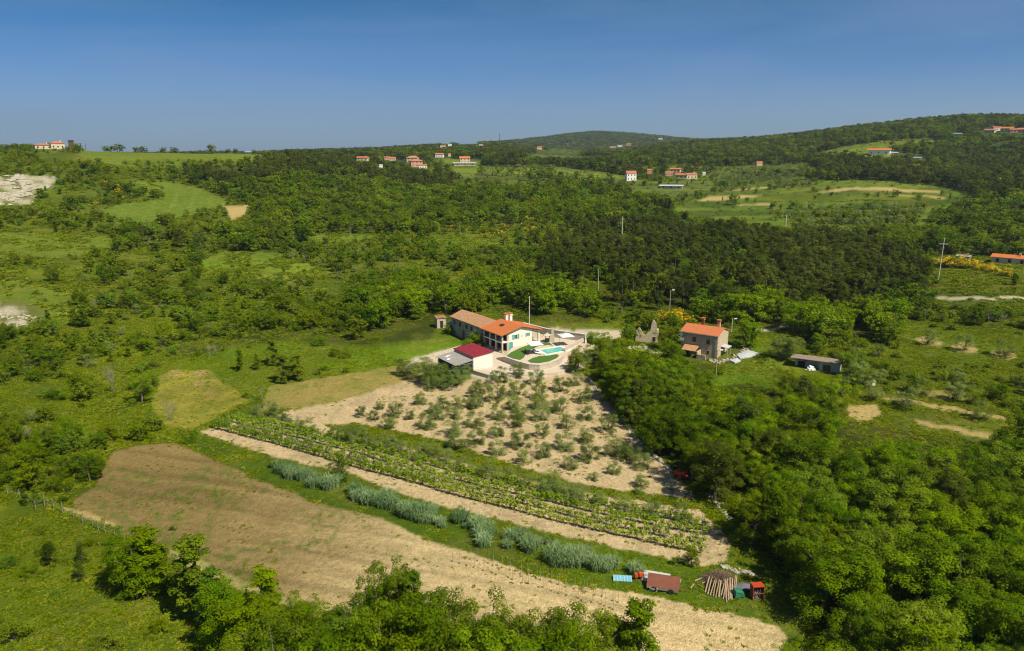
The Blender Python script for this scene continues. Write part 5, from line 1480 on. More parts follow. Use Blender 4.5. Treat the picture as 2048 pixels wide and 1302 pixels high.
# outdoor fireplace
p = PZ(1100, 684, TZ1)
Fp = thing('outdoor_fireplace', "white outdoor barbecue fireplace with tall chimney by the porch", 'fireplace', (p.x, p.y, TZ1), R(10))
MB().box(-.2, 1.0, -.35, .35, 0, 2.0).build('body', M['pillar'], Fp)
MB().box(.25, .85, -.28, .28, 2.0, 3.3).box(.15, .95, -.36, .36, 3.3, 3.42).build('chimney', M['pillar'], Fp)
b = MB().box(-1.2, -.22, -.35, .35, 0, .9).box(-1.2, -1.1, -.35, -.25, .9, 1.7); b.build('counter', M['dark'], Fp)
ext_xz(MB(), [(-1.4, 1.7), (.0, 1.7), (-.5, 2.25)], -.6, .6).build('hood_roof', M['plaster'], Fp)
# parasols
def parasol(u, v, label, off, r=1.55, h=2.35):
    p = PZ(u, v, TZ1 + .02)
    t = thing('parasol', label, 'parasol', (p.x, p.y, TZ1 + .02), R(18), "white square parasols by the pool")
    ox, oy = off
    b = MB(); b.add([(ox - r, oy - r, h), (ox + r, oy - r, h), (ox + r, oy + r, h), (ox - r, oy + r, h), (ox, oy, h + .62), (ox - r, oy - r, h - .12), (ox + r, oy - r, h - .12), (ox + r, oy + r, h - .12), (ox - r, oy + r, h - .12)],
              [(0, 1, 4), (1, 2, 4), (2, 3, 4), (3, 0, 4), (5, 6, 1, 0), (6, 7, 2, 1), (7, 8, 3, 2), (8, 5, 0, 3), (8, 7, 6, 5)])
    b.build('canopy', M['white'], t)
    b = MB(); b.cyl(0, 0, 0, h + .1, .04, 8)
    if off != (0, 0): b.tube([(0, 0, h + .2), (ox, oy, h + .75)], .03, 6); b.cyl(0, 0, h, h + .25, .04, 8)
    b.build('pole', M['metal'], t)
    MB().cyl(0, 0, 0, .08, .32, 12).build('base', M['concrete'], t)
parasol(1069.5, 707, "white square parasol left of the swimming pool", (0, 0))
parasol(1119.5, 691, "white cantilever parasol behind the swimming pool", (1.5, 0))
def lounger(u, v, rz, label):
    p = PZ(u, v, TZ1 + .02)
    t = thing('sun_lounger', label, 'sun lounger', (p.x, p.y, TZ1 + .03), R(rz), "sun loungers by the pool")
    b = MB().box(-.33, .33, -.95, .45, .26, .36); b.build('seat', M['white'], t)
    b = MB(); b.obox((0, .74, .52), (.33, 0, 0), (0, .3, .22), (0, -.03, .05)); b.build('backrest', M['white'], t)
    for x in (-.28, .28):
        for y in (-.85, .4): MB().box(x - .03, x + .03, y - .03, y + .03, 0, .26).build('leg', M['metal'], t)
lounger(1071.5, 703, 60, "white sun lounger at the pool's left corner, farther one")
lounger(1076, 708, 62, "white sun lounger at the pool's left corner, nearer one")
def cafe(u, v):
    p = PZ(u, v, TZ1 + .02)
    t = thing('garden_table', "small dark round table under the left parasol", 'table', (p.x, p.y, TZ1 + .03))
    MB().cyl(0, 0, .68, .72, .5, 14).build('top', M['darkmetal'], t); MB().cyl(0, 0, 0, .68, .05, 8).cyl(0, 0, 0, .04, .25, 10).build('stand', M['darkmetal'], t)
    for i, (a, w) in enumerate(((20, "right of"), (140, "behind"), (260, "in front of"))):
        c = thing('garden_chair', "dark garden chair " + w + " the small round table", 'chair', (p.x + .85 * math.cos(R(a)), p.y + .85 * math.sin(R(a)), TZ1 + .03), R(a - 90), "dark chairs under the parasol")
        MB().box(-.24, .24, -.24, .24, .40, .46).build('seat', M['darkmetal'], c); MB().box(-.24, .24, .2, .25, .46, .9).build('backrest', M['darkmetal'], c)
        for x in (-.2, .2):
            for y in (-.2, .2): MB().box(x - .02, x + .02, y - .02, y + .02, 0, .4).build('leg', M['darkmetal'], c)
cafe(1058, 708)
# low dry wall left of the lean-to
b = MB(); ll = [G(u, v) for u, v in ((812, 738), (840, 722), (870, 713), (900, 704), (925, 696))]
wallstrip(b, [Vector((p.x, p.y)) for p in ll], [p.z - .3 for p in ll], [p.z + .75 for p in ll], .5)
tag(b.build('dry_stone_wall', M['wallstone']), "low pale dry-stone wall left of the lean-to shed", 'wall')
# small outbuilding
p = PZ(881, 655, 0); S = thing('stone_outbuilding', "tiny square stone outbuilding with tiled top left of the old wing", 'outbuilding', (p.x, p.y, float(ht(p.x, p.y))), R(20))
MB().box(-1.2, 1.2, -1.2, 1.2, -.5, 2.7).build('wall', M['pillar'], S); MB().box(-1.4, 1.4, -1.4, 1.4, 2.7, 2.82).build('slab', M['oldtile'], S)
b = MB()
for i in range(26): b.obox((rr.uniform(-1.2, 1.2), rr.uniform(-1.2, 1.2), 2.9 + rr.random() * .12), (rr.uniform(.1, .25), rr.uniform(-.1, .1), .03), (rr.uniform(-.1, .1), .18, 0), (0, 0, .05))
b.build('loose_tiles', M['oldtile'], S)
window(S, '-y', 0, 1.0, .8, 1.9, -1.2, 'wood', 'dark', name='door')
# blue car
p = G(909, 652)
Cr = thing('parked_car', "blue car parked beside the old stone wing", 'car', (p.x, p.y, p.z + .02), R(150))
prof = [(-2.0, .35), (-2.02, .75), (-1.85, .98), (-1.2, 1.08), (-.75, 1.45), (.55, 1.48), (1.15, 1.02), (1.85, .86), (2.02, .6), (2.0, .35)]
b = MB()
for sgn, hw in ((1, .80),):
    secs = [(-.80, .92), (-.74, 1.0), (.74, 1.0), (.80, .92)]
    vs = []; n = len(prof)
    for y, k in secs: vs += [(x, y * (1 - .12 * max(0, z - 1.0) / .45), .35 + (z - .35) * k) for x, z in prof]
    fs = [tuple(range(n)), tuple(range(4 * n - 1, 3 * n - 1, -1))] + [(s * n + i, (s + 1) * n + i, (s + 1) * n + (i + 1) % n, s * n + (i + 1) % n) for s in range(3) for i in range(n)]
    b.add(vs, fs)
b.build('body', M['blue'], Cr)
b = MB(); b.obox((.88, 0, 1.24), (.28, 0, -.2), (0, .62, 0), (.02, 0, .03)); b.obox((-.98, 0, 1.27), (.2, 0, .17), (0, .62, 0), (-.02, 0, .03))
for s in (-1, 1): b.box(-.7, .6, s * .79 - .02, s * .79 + .02, 1.05, 1.36)
b.build('windows', M['glass'], Cr)
for x in (-1.25, 1.25):
    for y in (-.78, .78): MB().tube([(x, y - .1, .32), (x, y + .1, .32)], .32, 14).build('wheel', M['tyre'], Cr)
for y in (-.55, .55): MB().box(1.93, 2.03, y - .16, y + .16, .62, .76).build('headlight', M['white'], Cr)

# --- stone farmhouse
SR = math.atan2(-.578, .816)   # local x runs along the long front, towards the camera and right
Fh = thing('farmhouse', "stone farmhouse with orange roof and two chimneys, right of the ruin", 'farmhouse', (0, 0, 0), SR)
fx, fy = Vector((math.cos(SR), math.sin(SR))), Vector((-math.sin(SR), math.cos(SR)))
F0 = Vector((46.0, 160.0)) - fx * 8.6
Fh.location = (F0.x, F0.y, 0)
b = MB(); ext_yz(b, [(0, -1), (6.8, -1), (6.8, 5.6), (3.4, 6.62), (0, 5.6)], 0, 8.6); b.build('wall', M['stone'], Fh)
b = MB(); ext_yz(b, [(-.35, 5.62), (-.35, 5.5), (3.4, 6.72), (7.15, 5.5), (7.15, 5.62), (3.4, 6.86)], -.3, 8.85); b.build('roof', M['tile_x'], Fh)
MB().tube([(-.3, -.42, 5.5), (8.85, -.42, 5.5)], .07, 6).tube([(8.45, -.1, 5.4), (8.45, -.08, -.2)], .05, 6).build('gutter', M['metal'], Fh)
for x in (3.1, 6.9):
    c = MB().box(x - .3, x + .3, 4.6, 5.2, 5.8, 7.7).build('chimney', M['stone'] if x > 5 else M['rust'], Fh)
    MB().box(x - .42, x + .42, 4.48, 5.32, 7.7, 7.8).box(x - .25, x + .25, 4.65, 5.15, 7.8, 8.05).box(x - .45, x + .45, 4.45, 5.35, 8.05, 8.2).build('chimney_cap', M['tile'], c)
window(Fh, '-y', 3.1, 4.0, .9, 1.1, 0, 'wood', 'wood'); window(Fh, '-y', 6.4, 3.9, .8, 1.0, 0, 'wood', 'wood'); window(Fh, '-y', 6.5, 1.5, .5, .7, 0, 'wood', 'dark')
window(Fh, '+x', 4.2, 2.0, .5, .8, 8.6, 'rust', 'rust'); window(Fh, '-y', 1.5, 1.0, 1.0, 2.0, 0, 'wood', 'dark', name='door')
b = MB(); ext_yz(b, [(-2.2, 1.9), (-2.2, 1.8), (0, 2.7), (0, 2.8)], 1.0, 4.4); b.build('porch_roof', M['oldtile'], Fh)
b = MB(); b.box(4.6, 4.9, -2.2, 0, -1, 1.9); b.box(4.6, 6.8, -2.2, -1.9, -1, 1.3); b.box(1.05, 1.25, -2.1, -1.9, -1, 1.8); b.build('porch_wall', M['stone'], Fh)
b = MB(); pts = []
for i in range(14):
    t = i / 14 * 2 * math.pi; pts.append((math.cos(t) * .42, math.sin(t) * .42))
vs = [(.15, -.25 - .04, 4.9)] + [(.15 + a, -.38, 4.9 + c) for a, c in pts] + [(.15, -.2, 4.9)]
b.add(vs, [(0, 1 + (i + 1) % 14, 1 + i) for i in range(14)] + [(15, 1 + i, 1 + (i + 1) % 14) for i in range(14)]); b.box(.12, .18, -.25, 0, 4.85, 4.95)
b.build('satellite_dish', M['white'], Fh)
MB().box(-.1, .7, -.35, -.02, 3.5, 4.1).build('air_conditioner', M['white'], Fh)
b = MB().obox((9.4, 3.6, 2.6), (.85, 0, -.1), (0, 1.3, 0), (0, 0, .04)); b.cyl(10.1, 2.6, -1, 2.5, .05, 6).cyl(10.1, 4.6, -1, 2.5, .05, 6); b.build('side_canopy', M['palesheet'], Fh)
# rubble around, tarps
def rubble(name, pts, n, s, label, m='rubble', hh=.5):
    b = MB(); b0 = G(*pts[0])
    for i in range(n):
        k = rr.random() * (len(pts) - 1); a = int(k); f = k - a
        p = G(pts[a][0] * (1 - f) + pts[a + 1][0] * f + rr.uniform(-3, 3), pts[a][1] * (1 - f) + pts[a + 1][1] * f + rr.uniform(-2.5, 2.5))
        q = s * rr.uniform(.4, 1.3); a_ = rr.uniform(0, 3.14)
        e = Vector((math.cos(a_), math.sin(a_), rr.uniform(-.3, .3))) * q; g = Vector((-math.sin(a_), math.cos(a_), rr.uniform(-.3, .3))) * q * rr.uniform(.5, .9)
        b.obox((p.x, p.y, p.z + rr.uniform(0, hh) * q), e, g, (rr.uniform(-.1, .1) * q, rr.uniform(-.1, .1) * q, q * rr.uniform(.3, .6)))
    return tag(b.build(name, M[m]), label, name.replace('_', ' '), kind='stuff')
rubble('stone_heap', [(1415, 722), (1440, 728), (1462, 716), (1485, 704), (1500, 700)], 70, .35, "loose pale stones strewn around the stone farmhouse")
for pts, mm, nm, lab in ((((1474, 712), (1494, 702), (1518, 708), (1500, 716), (1480, 719)), 'palesheet', 'plastic_sheet', "grey-green plastic sheet on the grass right of the farmhouse"),
                 (((1458, 722), (1474, 718), (1482, 724), (1470, 728)), 'palesheet', 'plastic_sheet', "small pale plastic sheet on the grass below the farmhouse")):
    P_ = [G(u, v) for u, v in pts]; zb = min(p.z for p in P_); c = sum(P_, Vector()) / len(P_)
    b = MB(); n = len(P_)
    b.add([(p.x, p.y, p.z - .1) for p in P_] + [(p.x, p.y, p.z + .3) for p in P_] + [(c.x, c.y, c.z + .55)], [(i, (i + 1) % n, n + (i + 1) % n, n + i) for i in range(n)] + [(n + i, n + (i + 1) % n, 2 * n) for i in range(n)])
    tag(b.build(nm, M[mm]), lab, 'plastic sheet')

# --- roofless ruin
p = G(1294, 685)
Ru = thing('ruined_house', "roofless stone ruin with a tall jagged gable among dark trees", 'ruin', (p.x, p.y, p.z), R(-12))
def jag(pts, y0, y1): b = MB(); ext_xz(b, pts, y0, y1); return b
jag([(-2.8, -.6), (2.6, -.6), (2.7, 2.6), (2.2, 3.0), (2.1, 4.4), (1.7, 5.3), (1.2, 5.6), (.9, 4.6), (.7, 3.0), (.1, 2.5), (-.5, 1.7), (-.9, 1.9), (-1.5, 3.0), (-1.9, 3.7), (-2.3, 3.3), (-2.5, 2.3), (-2.8, 2.1)], 0, .5).build('wall', M['stone'], Ru)
b = MB(); ext_yz(b, [(.5, -.6), (5.5, -.6), (5.5, 1.8), (4.2, 2.6), (3, 2.0), (1.6, 2.9), (.5, 2.4)], 2.1, 2.6); b.build('wall', M['stone'], Ru)
b = MB(); ext_yz(b, [(.5, -.6), (5.5, -.6), (5.5, 1.2), (4, 2.0), (2.6, 1.4), (1.4, 2.4), (.5, 2.0)], -2.75, -2.3); b.build('wall', M['stone'], Ru)
window(Ru, '-y', -1.6, 1.6, .5, .7, 0, 'stone', 'dark'); window(Ru, '-y', 1.6, .9, .9, 1.3, 0, 'stone', 'dark', name='doorway')

# --- long lean-to shed on the right
sx_ = Vector((8.8, -5.1)).normalized(); LS = thing('long_shed', "low grey shed with sloping brown roof and brown door on the right slope", 'shed', (60.3, 153.4, -.1), math.atan2(sx_.y, sx_.x))
b = MB(); b.box(5.6, 9.6, 0, 3.2, -.6, 2.50); b.box(.6, 5.6, 1.0, 3.2, -.6, 2.49); b.build('wall', M['palesheet'], LS)
b = MB(); ext_yz(b, [(-.6, 2.66), (3.6, 2.50), (3.6, 2.62), (-.6, 2.78)], -.3, 10.1); b.build('roof', M['shedroof'], LS)
window(LS, '-y', 7.1, .95, 1.5, 2.0, 0, 'wood', 'wood', name='door'); window(LS, '-y', 1.9, 1.0, 1.5, 1.9, 1.0, 'wood', 'dark', name='door')
MB().box(1.0, 3.2, .2, .98, 2.1, 2.2).build('canopy', M['palesheet'], LS)
q = LS.matrix_basis @ Vector((4.1, -.5, 0))
b = MB()
for i in range(12): b.obox((rr.uniform(-.7, .8), rr.uniform(-.35, .3), rr.uniform(.3, 1.3)), (rr.uniform(.2, .45), rr.uniform(-.1, .1), rr.uniform(-.2, .2)), (0, .25, .1), (rr.uniform(-.1, .1), 0, .22))
o = tag(b.build('feed_sacks', M['white']), "heap of white sacks stacked against the long shed", 'sacks'); o.location = q
b = MB()
for i in range(7): b.tube([(rr.uniform(.6, 1.2), -.3, 0), (rr.uniform(.8, 1.4), .5, 1.5)], .04, 5)
o = tag(b.build('leaning_planks', M['rust']), "rusty bars leaning on the long shed beside the sacks", 'planks'); o.location = q
p = G(1745, 770); tag(MB().box(p.x - .35, p.x + .35, p.y - .35, p.y + .35, p.z - .1, p.z + .8).box(p.x - .42, p.x + .42, p.y - .42, p.y + .42, p.z + .8, p.z + .9).build('beehive', M['white']), "small white box standing among the olives", 'beehive')
p = G(1628, 774); tag(MB().obox((p.x, p.y, p.z + .15), (.9, .2, .1), (-.1, .4, 0), (0, 0, .15)).obox((p.x + .4, p.y - .3, p.z + .3), (.5, -.2, 0), (.1, .3, .1), (0, 0, .1)).build('scrap_boards', M['rust']), "reddish scrap boards lying in the grass below the shed", 'scrap')

# --- poles
def pole(u, v, px, kind, label, cat='power pole', h=None, lean=0.0, light=False, cross=False, r=.13):
    p = ridge(u) if (u < 300 and v < 310) else G(u, v)
    hh = h or size_at(p, px) * 1.03
    t = thing('street_lamp' if light else 'utility_pole', label, cat, (p.x, p.y, p.z - .1)); t.rotation_euler = (0, R(lean), 0)
    MB().cyl(0, 0, -.3, hh, r, 8, r2=r * .6).build('pole', M[kind], t)
    if light:
        MB().tube([(0, 0, hh - .3), (.5, -.1, hh + .05)], .04, 5).build('bracket', M['metal'], t)
        MB().obox((.75, -.15, hh + .08), (.34, -.05, .03), (.03, .16, 0), (0, 0, .1)).build('lamp_head', M['white'], t)
    if cross:
        MB().box(-hh * .11, hh * .11, -.07, .07, hh * .86, hh * .86 + .14).build('crossarm', M[kind], t)
        b = MB()
        for x in (-.10, -.0, .10): b.cyl(x * hh, 0, hh * .86 + .14, hh * .86 + .34, .05, 6)
        b.build('insulators', M['pale'], t)
    return t
pole(1058.5, 648, 56, 'pale', "tall bare pale pole behind the white house's porch", r=.16)
pole(1196, 580, 42, 'polewood', "bare pole at the foot of the pine wood", r=.18)
pole(1339, 622, 42, 'polewood', "lamp pole behind the yellow bushes and ruin", 'street lamp', light=True)
pole(1463, 664, 27, 'pale', "short lamp pole by the farmhouse's far gable", 'street lamp', light=True)
pole(1431, 763, 64, 'polewood', "thin lamp pole in front of the stone farmhouse", 'street lamp', light=True, r=.1)
pole(1244, 470, 36, 'pale', "power pole with crossarm above the pine wood", cross=True, r=.25)
pole(1571, 455, 26, 'pale', "power pole with crossarm before the far terraces", cross=True, r=.25)
pole(1876, 562, 84, 'pale', "tall leaning power pole right of the pine wood", cross=True, lean=1, r=.2)
pole(1722, 500, 16, 'pale', "small pole standing on the pine wood's right edge", r=.2)
pole(172, 302, 14, 'darkmetal', "thin dark pole on the left skyline near the farmhouse", r=.2)
pole(239, 296, 18, 'darkmetal', "thin dark pole on the skyline beside dark trees", r=.2)
pole(920, 470, 26, 'polewood', "faint pole in the middle scrub", r=.15); pole(710, 465, 26, 'polewood', "faint pole by the middle clearing", r=.15)
p = G(999, 293); t = pole(999, 293, 26, 'darkmetal', "thin mast on the distant central skyline", 'mast', r=.5)

# --- distant houses
def far_house(u, v, w, h, wall, roof, label, yaw=0, hip=False, name='village_house', depth=None, wins=3, roofh=None, group=None):
    p = ridge(u) if u < 160 else G(u, v); W = size_at(p, w); Hh = size_at(p, h); D = depth or W * .6
    rh = size_at(p, roofh) if roofh else Hh * .28
    t = thing(name, label, 'house', (p.x, p.y, p.z), R(yaw) - math.atan2(p.x, p.y), group)
    MB().box(-W / 2, W / 2, 0, D, -4, Hh - rh).build('wall', M[wall], t)
    o = W * .04; b = MB()
    if hip: b.add([(-W / 2 - o, -o, Hh - rh), (W / 2 + o, -o, Hh - rh), (W / 2 + o, D + o, Hh - rh), (-W / 2 - o, D + o, Hh - rh), (-W / 2 + D / 2, D / 2, Hh), (W / 2 - D / 2, D / 2, Hh)],
                  [(0, 1, 5, 4), (1, 2, 5), (2, 3, 4, 5), (3, 0, 4), (3, 2, 1, 0)])
    else: ext_yz(b, [(-o, Hh - rh), (D / 2, Hh), (D + o, Hh - rh), (D / 2, Hh - rh + .01)], -W / 2 - o, W / 2 + o)
    b.build('roof', M[roof], t)
    if w >= 12:
        nf = 2 if (Hh - rh) > 4.2 else 1
        for i in range(wins):
            for f in range(nf):
                x = -W / 2 + W * (i + .5) / wins; z0 = (Hh - rh) * (.25 + .5 * f if nf == 2 else .35); s = min(W / wins * .3, 1.0)
                MB().box(x - s / 2, x + s / 2, -.08, .04, z0 - s * .3, z0 + s * .9).build('window', M['dark'], t)
        if w > 20: MB().box(W * .2, W * .2 + .7, D * .3, D * .3 + .7, Hh - rh, Hh + .7).build('chimney', M[wall], t)
    return t
for a in FH:
    far_house(*a[:7], yaw=a[7], hip=a[8], name='farmhouse' if 'farmhouse' in a[6] else 'village_house')
p = ridge(142); W_ = size_at(p, 7); Hh = size_at(p, 17)
t = thing('stone_tower', "narrow brown tower on the left skyline beside the farmhouse", 'tower', p)
MB().box(-W_ / 2, W_ / 2, 0, W_, -2, Hh).build('wall', M['wood'], t); MB().box(-W_ * .6, W_ * .6, -W_ * .1, W_ * 1.1, Hh, Hh + .4).build('cap', M['dark'], t)

# ================================================================== VINEYARD, REEDS, FENCE, DEBRIS
def polyG(pts, n):
    """n points evenly spread along a polyline of photo pixels, on the ground"""
    P_ = [G(u, v) for u, v in pts]
    L = [0]
    for a, b in zip(P_, P_[1:]): L.append(L[-1] + (b - a).length)
    out = []
    for i in range(n):
        d = L[-1] * i / (n - 1); k = 0
        while k < len(L) - 2 and L[k + 1] < d: k += 1
        f = (d - L[k]) / (L[k + 1] - L[k]); q = P_[k].lerp(P_[k + 1], f); q.z = float(ht(q.x, q.y)); out.append(q)
    return out, L[-1]
VR = [([(428, 857), (540, 885), (667, 922), (775, 951), (871, 977)], "front vineyard row, its left half"),
      ([(878, 982), (980, 1008), (1089, 1037), (1200, 1063), (1300, 1085), (1361, 1099), (1402, 1106)], "front vineyard row, its right half"),
      ([(440, 850), (560, 880), (690, 916), (870, 965), (1000, 998), (1130, 1030), (1260, 1060), (1404, 1088)], "second vineyard row from the front"),
      ([(458, 843), (590, 874), (720, 908), (890, 955), (1020, 986), (1150, 1016), (1280, 1045), (1406, 1070)], "third vineyard row from the front"),
      ([(478, 838), (610, 866), (745, 900), (905, 942), (1040, 974), (1170, 1003), (1300, 1031), (1404, 1052)], "rearmost vineyard row below the olives")]
def vine_row(pts, label, seed, dens=1.0):
    g = np.random.default_rng(seed)
    P_, L = polyG(pts, 60)
    q0 = P_[0]
    t = thing('vine_row', label, 'vine row', q0, 0, "vineyard rows")
    A = np.array([tuple(p - q0) for p in P_])
    n = int(L / .85)
    S = np.linspace(0, 59.0, n); ii = np.minimum(S.astype(int), 58); f = (S - ii)[:, None]
    C_ = A[ii] * (1 - f) + A[ii + 1] * f
    cen = []; nn = []; rad = []
    for k in range(n):
        vig = g.uniform(.5, 1.25) * (0.15 if g.random() < .07 else 1)
        for j in range(int(9 + 12 * vig * dens)):
            c = C_[k] + np.array([g.normal() * .24, g.normal() * .12, .40 + g.uniform(.05, .95) * vig])
            m = 9
            d = sphere_pts(g, m); cen.append(c + d * g.uniform(.10, .26)); nn.append(d + np.array([0, 0, .6]) + g.normal(size=(m, 3)) * .4); rad.append(np.full(m, g.uniform(.06, .13)))
    cen = np.concatenate(cen); nn = np.concatenate(nn); rad = np.concatenate(rad)
    b = MB()
    for k in range(n):
        c = C_[k]; b.tube([(c[0], c[1], c[2] - .05), (c[0] + g.normal() * .06, c[1] + g.normal() * .06, c[2] + .7)], .035, 4, caps=False)
    me = leaves_to_mesh('foliage', cen, nn, rad, .75, g.random(len(cen)), g, extra=b); me.materials.append(ML['vine']); me.materials.append(M_bark)
    link('foliage', me, t)
    step = max(L / 16, 6); npost = int(L / step)
    pm = MB().tube([(0, 0, -.2), (0, 0, 1.7)], .035, 5)
    pme = None
    for k in range(npost + 1):
        s = 59.0 * k / npost; i = min(int(s), 58); c = A[i] * (1 - s + i) + A[i + 1] * (s - i)
        if pme is None: o = pm.build('post', M['polewood'], t); pme = o.data
        else: o = link('post', pme, t)
        o.location = c
    b = MB()
    for z in (.7, 1.15, 1.55): b.tube([tuple(A[i] + np.array([0, 0, z])) for i in range(0, 60, 3)] + [tuple(A[59] + np.array([0, 0, z]))], .008, 3)
    b.build('wire', M['metal'], t)
for i, (pts, lb) in enumerate(VR): vine_row(pts, lb, 300 + i)

# reeds
def reed_proto(i):
    g = np.random.default_rng(500 + i)
    vs = []; fs = []; tn = []
    for _ in range(260):
        a = g.uniform(0, 6.283); rr_ = g.uniform(0, .45) ** 1.0; x, y = rr_ * math.cos(a), rr_ * math.sin(a)
        h = g.uniform(.55, 1.0); ln = g.uniform(.12, .50); da = a + g.normal() * .8
        dx, dy = math.cos(da), math.sin(da); w = g.uniform(.012, .026)
        px, py = -dy * w, dx * w
        prev = None; t_ = g.random()
        for s in (0, .45, .75, 1.0):
            z = h * (1 - (1 - s) ** 1.4) if s < 1 else h * .93
            z = h * math.sin(s * 1.9) / math.sin(1.57) if s < 1 else h * .90
            off = ln * s * s
            k = 1 - .85 * s * s
            b_ = len(vs); vs += [(x + dx * off - px * k, y + dy * off - py * k, z), (x + dx * off + px * k, y + dy * off + py * k, z)]; tn += [t_, t_]
            if prev is not None: fs.append((prev, prev + 1, b_ + 1, b_))
            prev = b_
    me = bpy.data.meshes.new('reed_clump'); me.from_pydata(vs, [], fs)
    a = me.attributes.new('tint', 'FLOAT', 'POINT'); a.data.foreach_set('value', np.array(tn, np.float32))
    me.materials.append(ML['reed']); return me
RP = [reed_proto(i) for i in range(5)]
REED = [(551,936,20),(582,953,26),(596,950,26),(611,956,26),(628,962,26),(640,968,24),(655,974,24),(702,984,26),(716,996,28),(735,1004,32),(748,1008,32),(762,1010,30),(776,996,28),(776,1012,26),
        (812,1028,34),(826,1032,36),(843,1034,34),(860,1036,32),(866,1024,26),(880,1050,30),(915,1046,28),(928,1044,26),(955,1056,34),(970,1058,34),(962,1072,32),(970,1088,30),(1016,1096,30),(1042,1074,28),(1057,1088,32),(1058,1104,30),(1090,1084,26),(1100,1088,24),
        (1108,1126,36),(1120,1130,36),(1135,1128,36),(1150,1126,38),(1165,1124,36),(1180,1130,36),(1195,1136,36),(1210,1138,34),(1224,1132,32),(1268,1144,28),(1282,1150,30),(1140,1110,30),(1170,1112,30)]
for (u0, v0, u1, v1, c_) in ((556, 938, 665, 980, 7), (696, 984, 800, 1020, 8), (800, 1024, 895, 1050, 7), (915, 1048, 1060, 1096, 10), (1062, 1084, 1110, 1110, 4), (1100, 1116, 1240, 1144, 8)):
    for i in range(c_):
        f = (i + .5) / c_; 
        if (i + c_) % 3: REED.append((u0 + (u1 - u0) * f + rnd.uniform(-6, 6), v0 + (v1 - v0) * f + rnd.uniform(-9, 6), rnd.uniform(18, 36)))
rg_ = random.Random(21)
for i, (u, v, hp) in enumerate(REED):
    if i % 5 == 0:
        q_ = G(u + rg_.uniform(-10, 10), v + rg_.uniform(-12, 4)); pl_ = place_plant('shrub', q_.x, q_.y, q_.z - .05, rg_.uniform(.7, 1.5), 1.1, 'low green bush among the reeds, ' + where(u, v), 'green bushes among the reeds')
    u += rnd.uniform(-3, 3); v += rnd.uniform(-3, 3); hp *= rnd.uniform(.55, .92)
    p = G(u, v); h = size_at(p, hp) * .98
    o = link('reed_clump', rnd.choice(RP)); o.location = (p.x, p.y, p.z - .05); o.rotation_euler = (0, 0, rnd.uniform(0, 6.28)); o.scale = (h * 1.25, h * 1.25, h)
    tag(o, "blue-green reed clump on the grass strip, " + where(u, v), 'reed clump', "reed clumps between tilled field and vineyard")

# stakes with seedlings in the sandy field
st_me = None
sap = proto('shrub', 'far', 0)[2]
for i in range(44):
    rowk = i % 2; k = i // 2
    u = 905 + k * 15.5 + rowk * 40 + rnd.uniform(-5, 5); v = 1124 - rowk * 17 + .29 * (u - 905) + rnd.uniform(-2, 2)
    if u > 1245: continue
    p = G(u, v)
    if st_me is None:
        o = MB().tube([(0, 0, -.1), (.02, 0, 1.5)], .02, 5).build('planting_stake', M['polewood']); st_me = o.data
    else: o = link('planting_stake', st_me)
    o.location = p; o.rotation_euler = (rnd.uniform(-.05, .05), rnd.uniform(-.05, .05), 0)
    tag(o, "thin planting stake in the pale sandy field, " + where(u, v), 'stake', "planting stakes in the sandy field")
    s = link('seedling', sap); s.location = (p.x - .1, p.y, p.z - .02); s.scale = (.22, .22, .2); tag(s, "tiny seedling at the foot of a planting stake, " + where(u, v), 'seedling', "seedlings in the sandy field")

# wire fence on the left
Fn = thing('wire_fence', "wire fence with thin wooden posts on the left slope", 'fence', (0, 0, 0))
fp = [(16, 990), (40, 996), (56, 1004), (72, 1020), (90, 1012), (108, 1018), (126, 1029), (148, 1037), (166, 1047), (186, 1053), (197, 1061), (211, 1067), (230, 1073), (250, 1082)]
fw = []
pme = None
for i, (u, v) in enumerate(fp):
    p = G(u, v); h = 1.35 if i not in (4, 6) else 1.9
    if pme is None: o = MB().tube([(0, 0, -.2), (0, 0, 1.35)], .04, 6).build('post', M['greywood'], Fn); pme = o.data
    else: o = link('post', pme, Fn)
    o.location = p; o.scale = (1, 1, h / 1.35); fw.append(p)
b = MB()
for z in (.5, .85, 1.2): b.tube([p + Vector((0, 0, z)) for p in fw], .008, 3)
b.build('wire', M['metal'], Fn)

# --- debris corner
def at(u, v, name, label, cat, rz=0):
    p = G(u, v); return thing(name, label, cat, (p.x, p.y, p.z), R(rz))
def metres(u, v, px): return size_at(G(u, v), px)
t = at(1245, 1160, 'blue_sheet', "light blue metal sheet lying flat in the grass", 'metal sheet', -6)
b = MB()
for k in range(11): b.obox((-.95 + k * .19, 0, .22), (.085, 0, .015 * (1 if k % 2 else -1)), (0, .42, .12), (0, 0, .012))
b.build('corrugated_sheet', M['bluesheet'], t)
MB().box(-.9, .9, -.3, .3, -.05, .12).build('pallet', M['greywood'], t)
t = at(1281, 1158, 'seed_drill', "small rusty red farm machine beside the reeds", 'farm machine', 10)
b = MB().box(-.7, -.35, -.2, .2, .35, .75).box(-.2, .25, -.2, .2, .4, .78); b.build('hopper', M['orange'], t)
b = MB().tube([(-.9, 0, .35), (.9, 0, .35)], .04, 6).tube([(.1, 0, .35), (.8, -.5, .1)], .035, 6)
for x in (-.6, 0, .55): b.tube([(x, 0, .35), (x, -.3, 0)], .03, 5)
b.build('frame', M['rust'], t)
MB().tube([(.5, -.05, .3), (.5, .05, .3)], .32, 14).build('wheel', M['rust'], t)
MB().box(.35, .75, -.15, .2, .45, .7).build('box', M['palesheet'], t)
t = at(1326, 1178, 'trailer', "rusty brown covered trailer lying between pale sheets", 'trailer', -17)
b = MB().obox((0, .15, .80), (1.75, 0, .02), (0, .85, .32), (0, -.02, .05)); b.build('cover', M['rustbrown'], t)
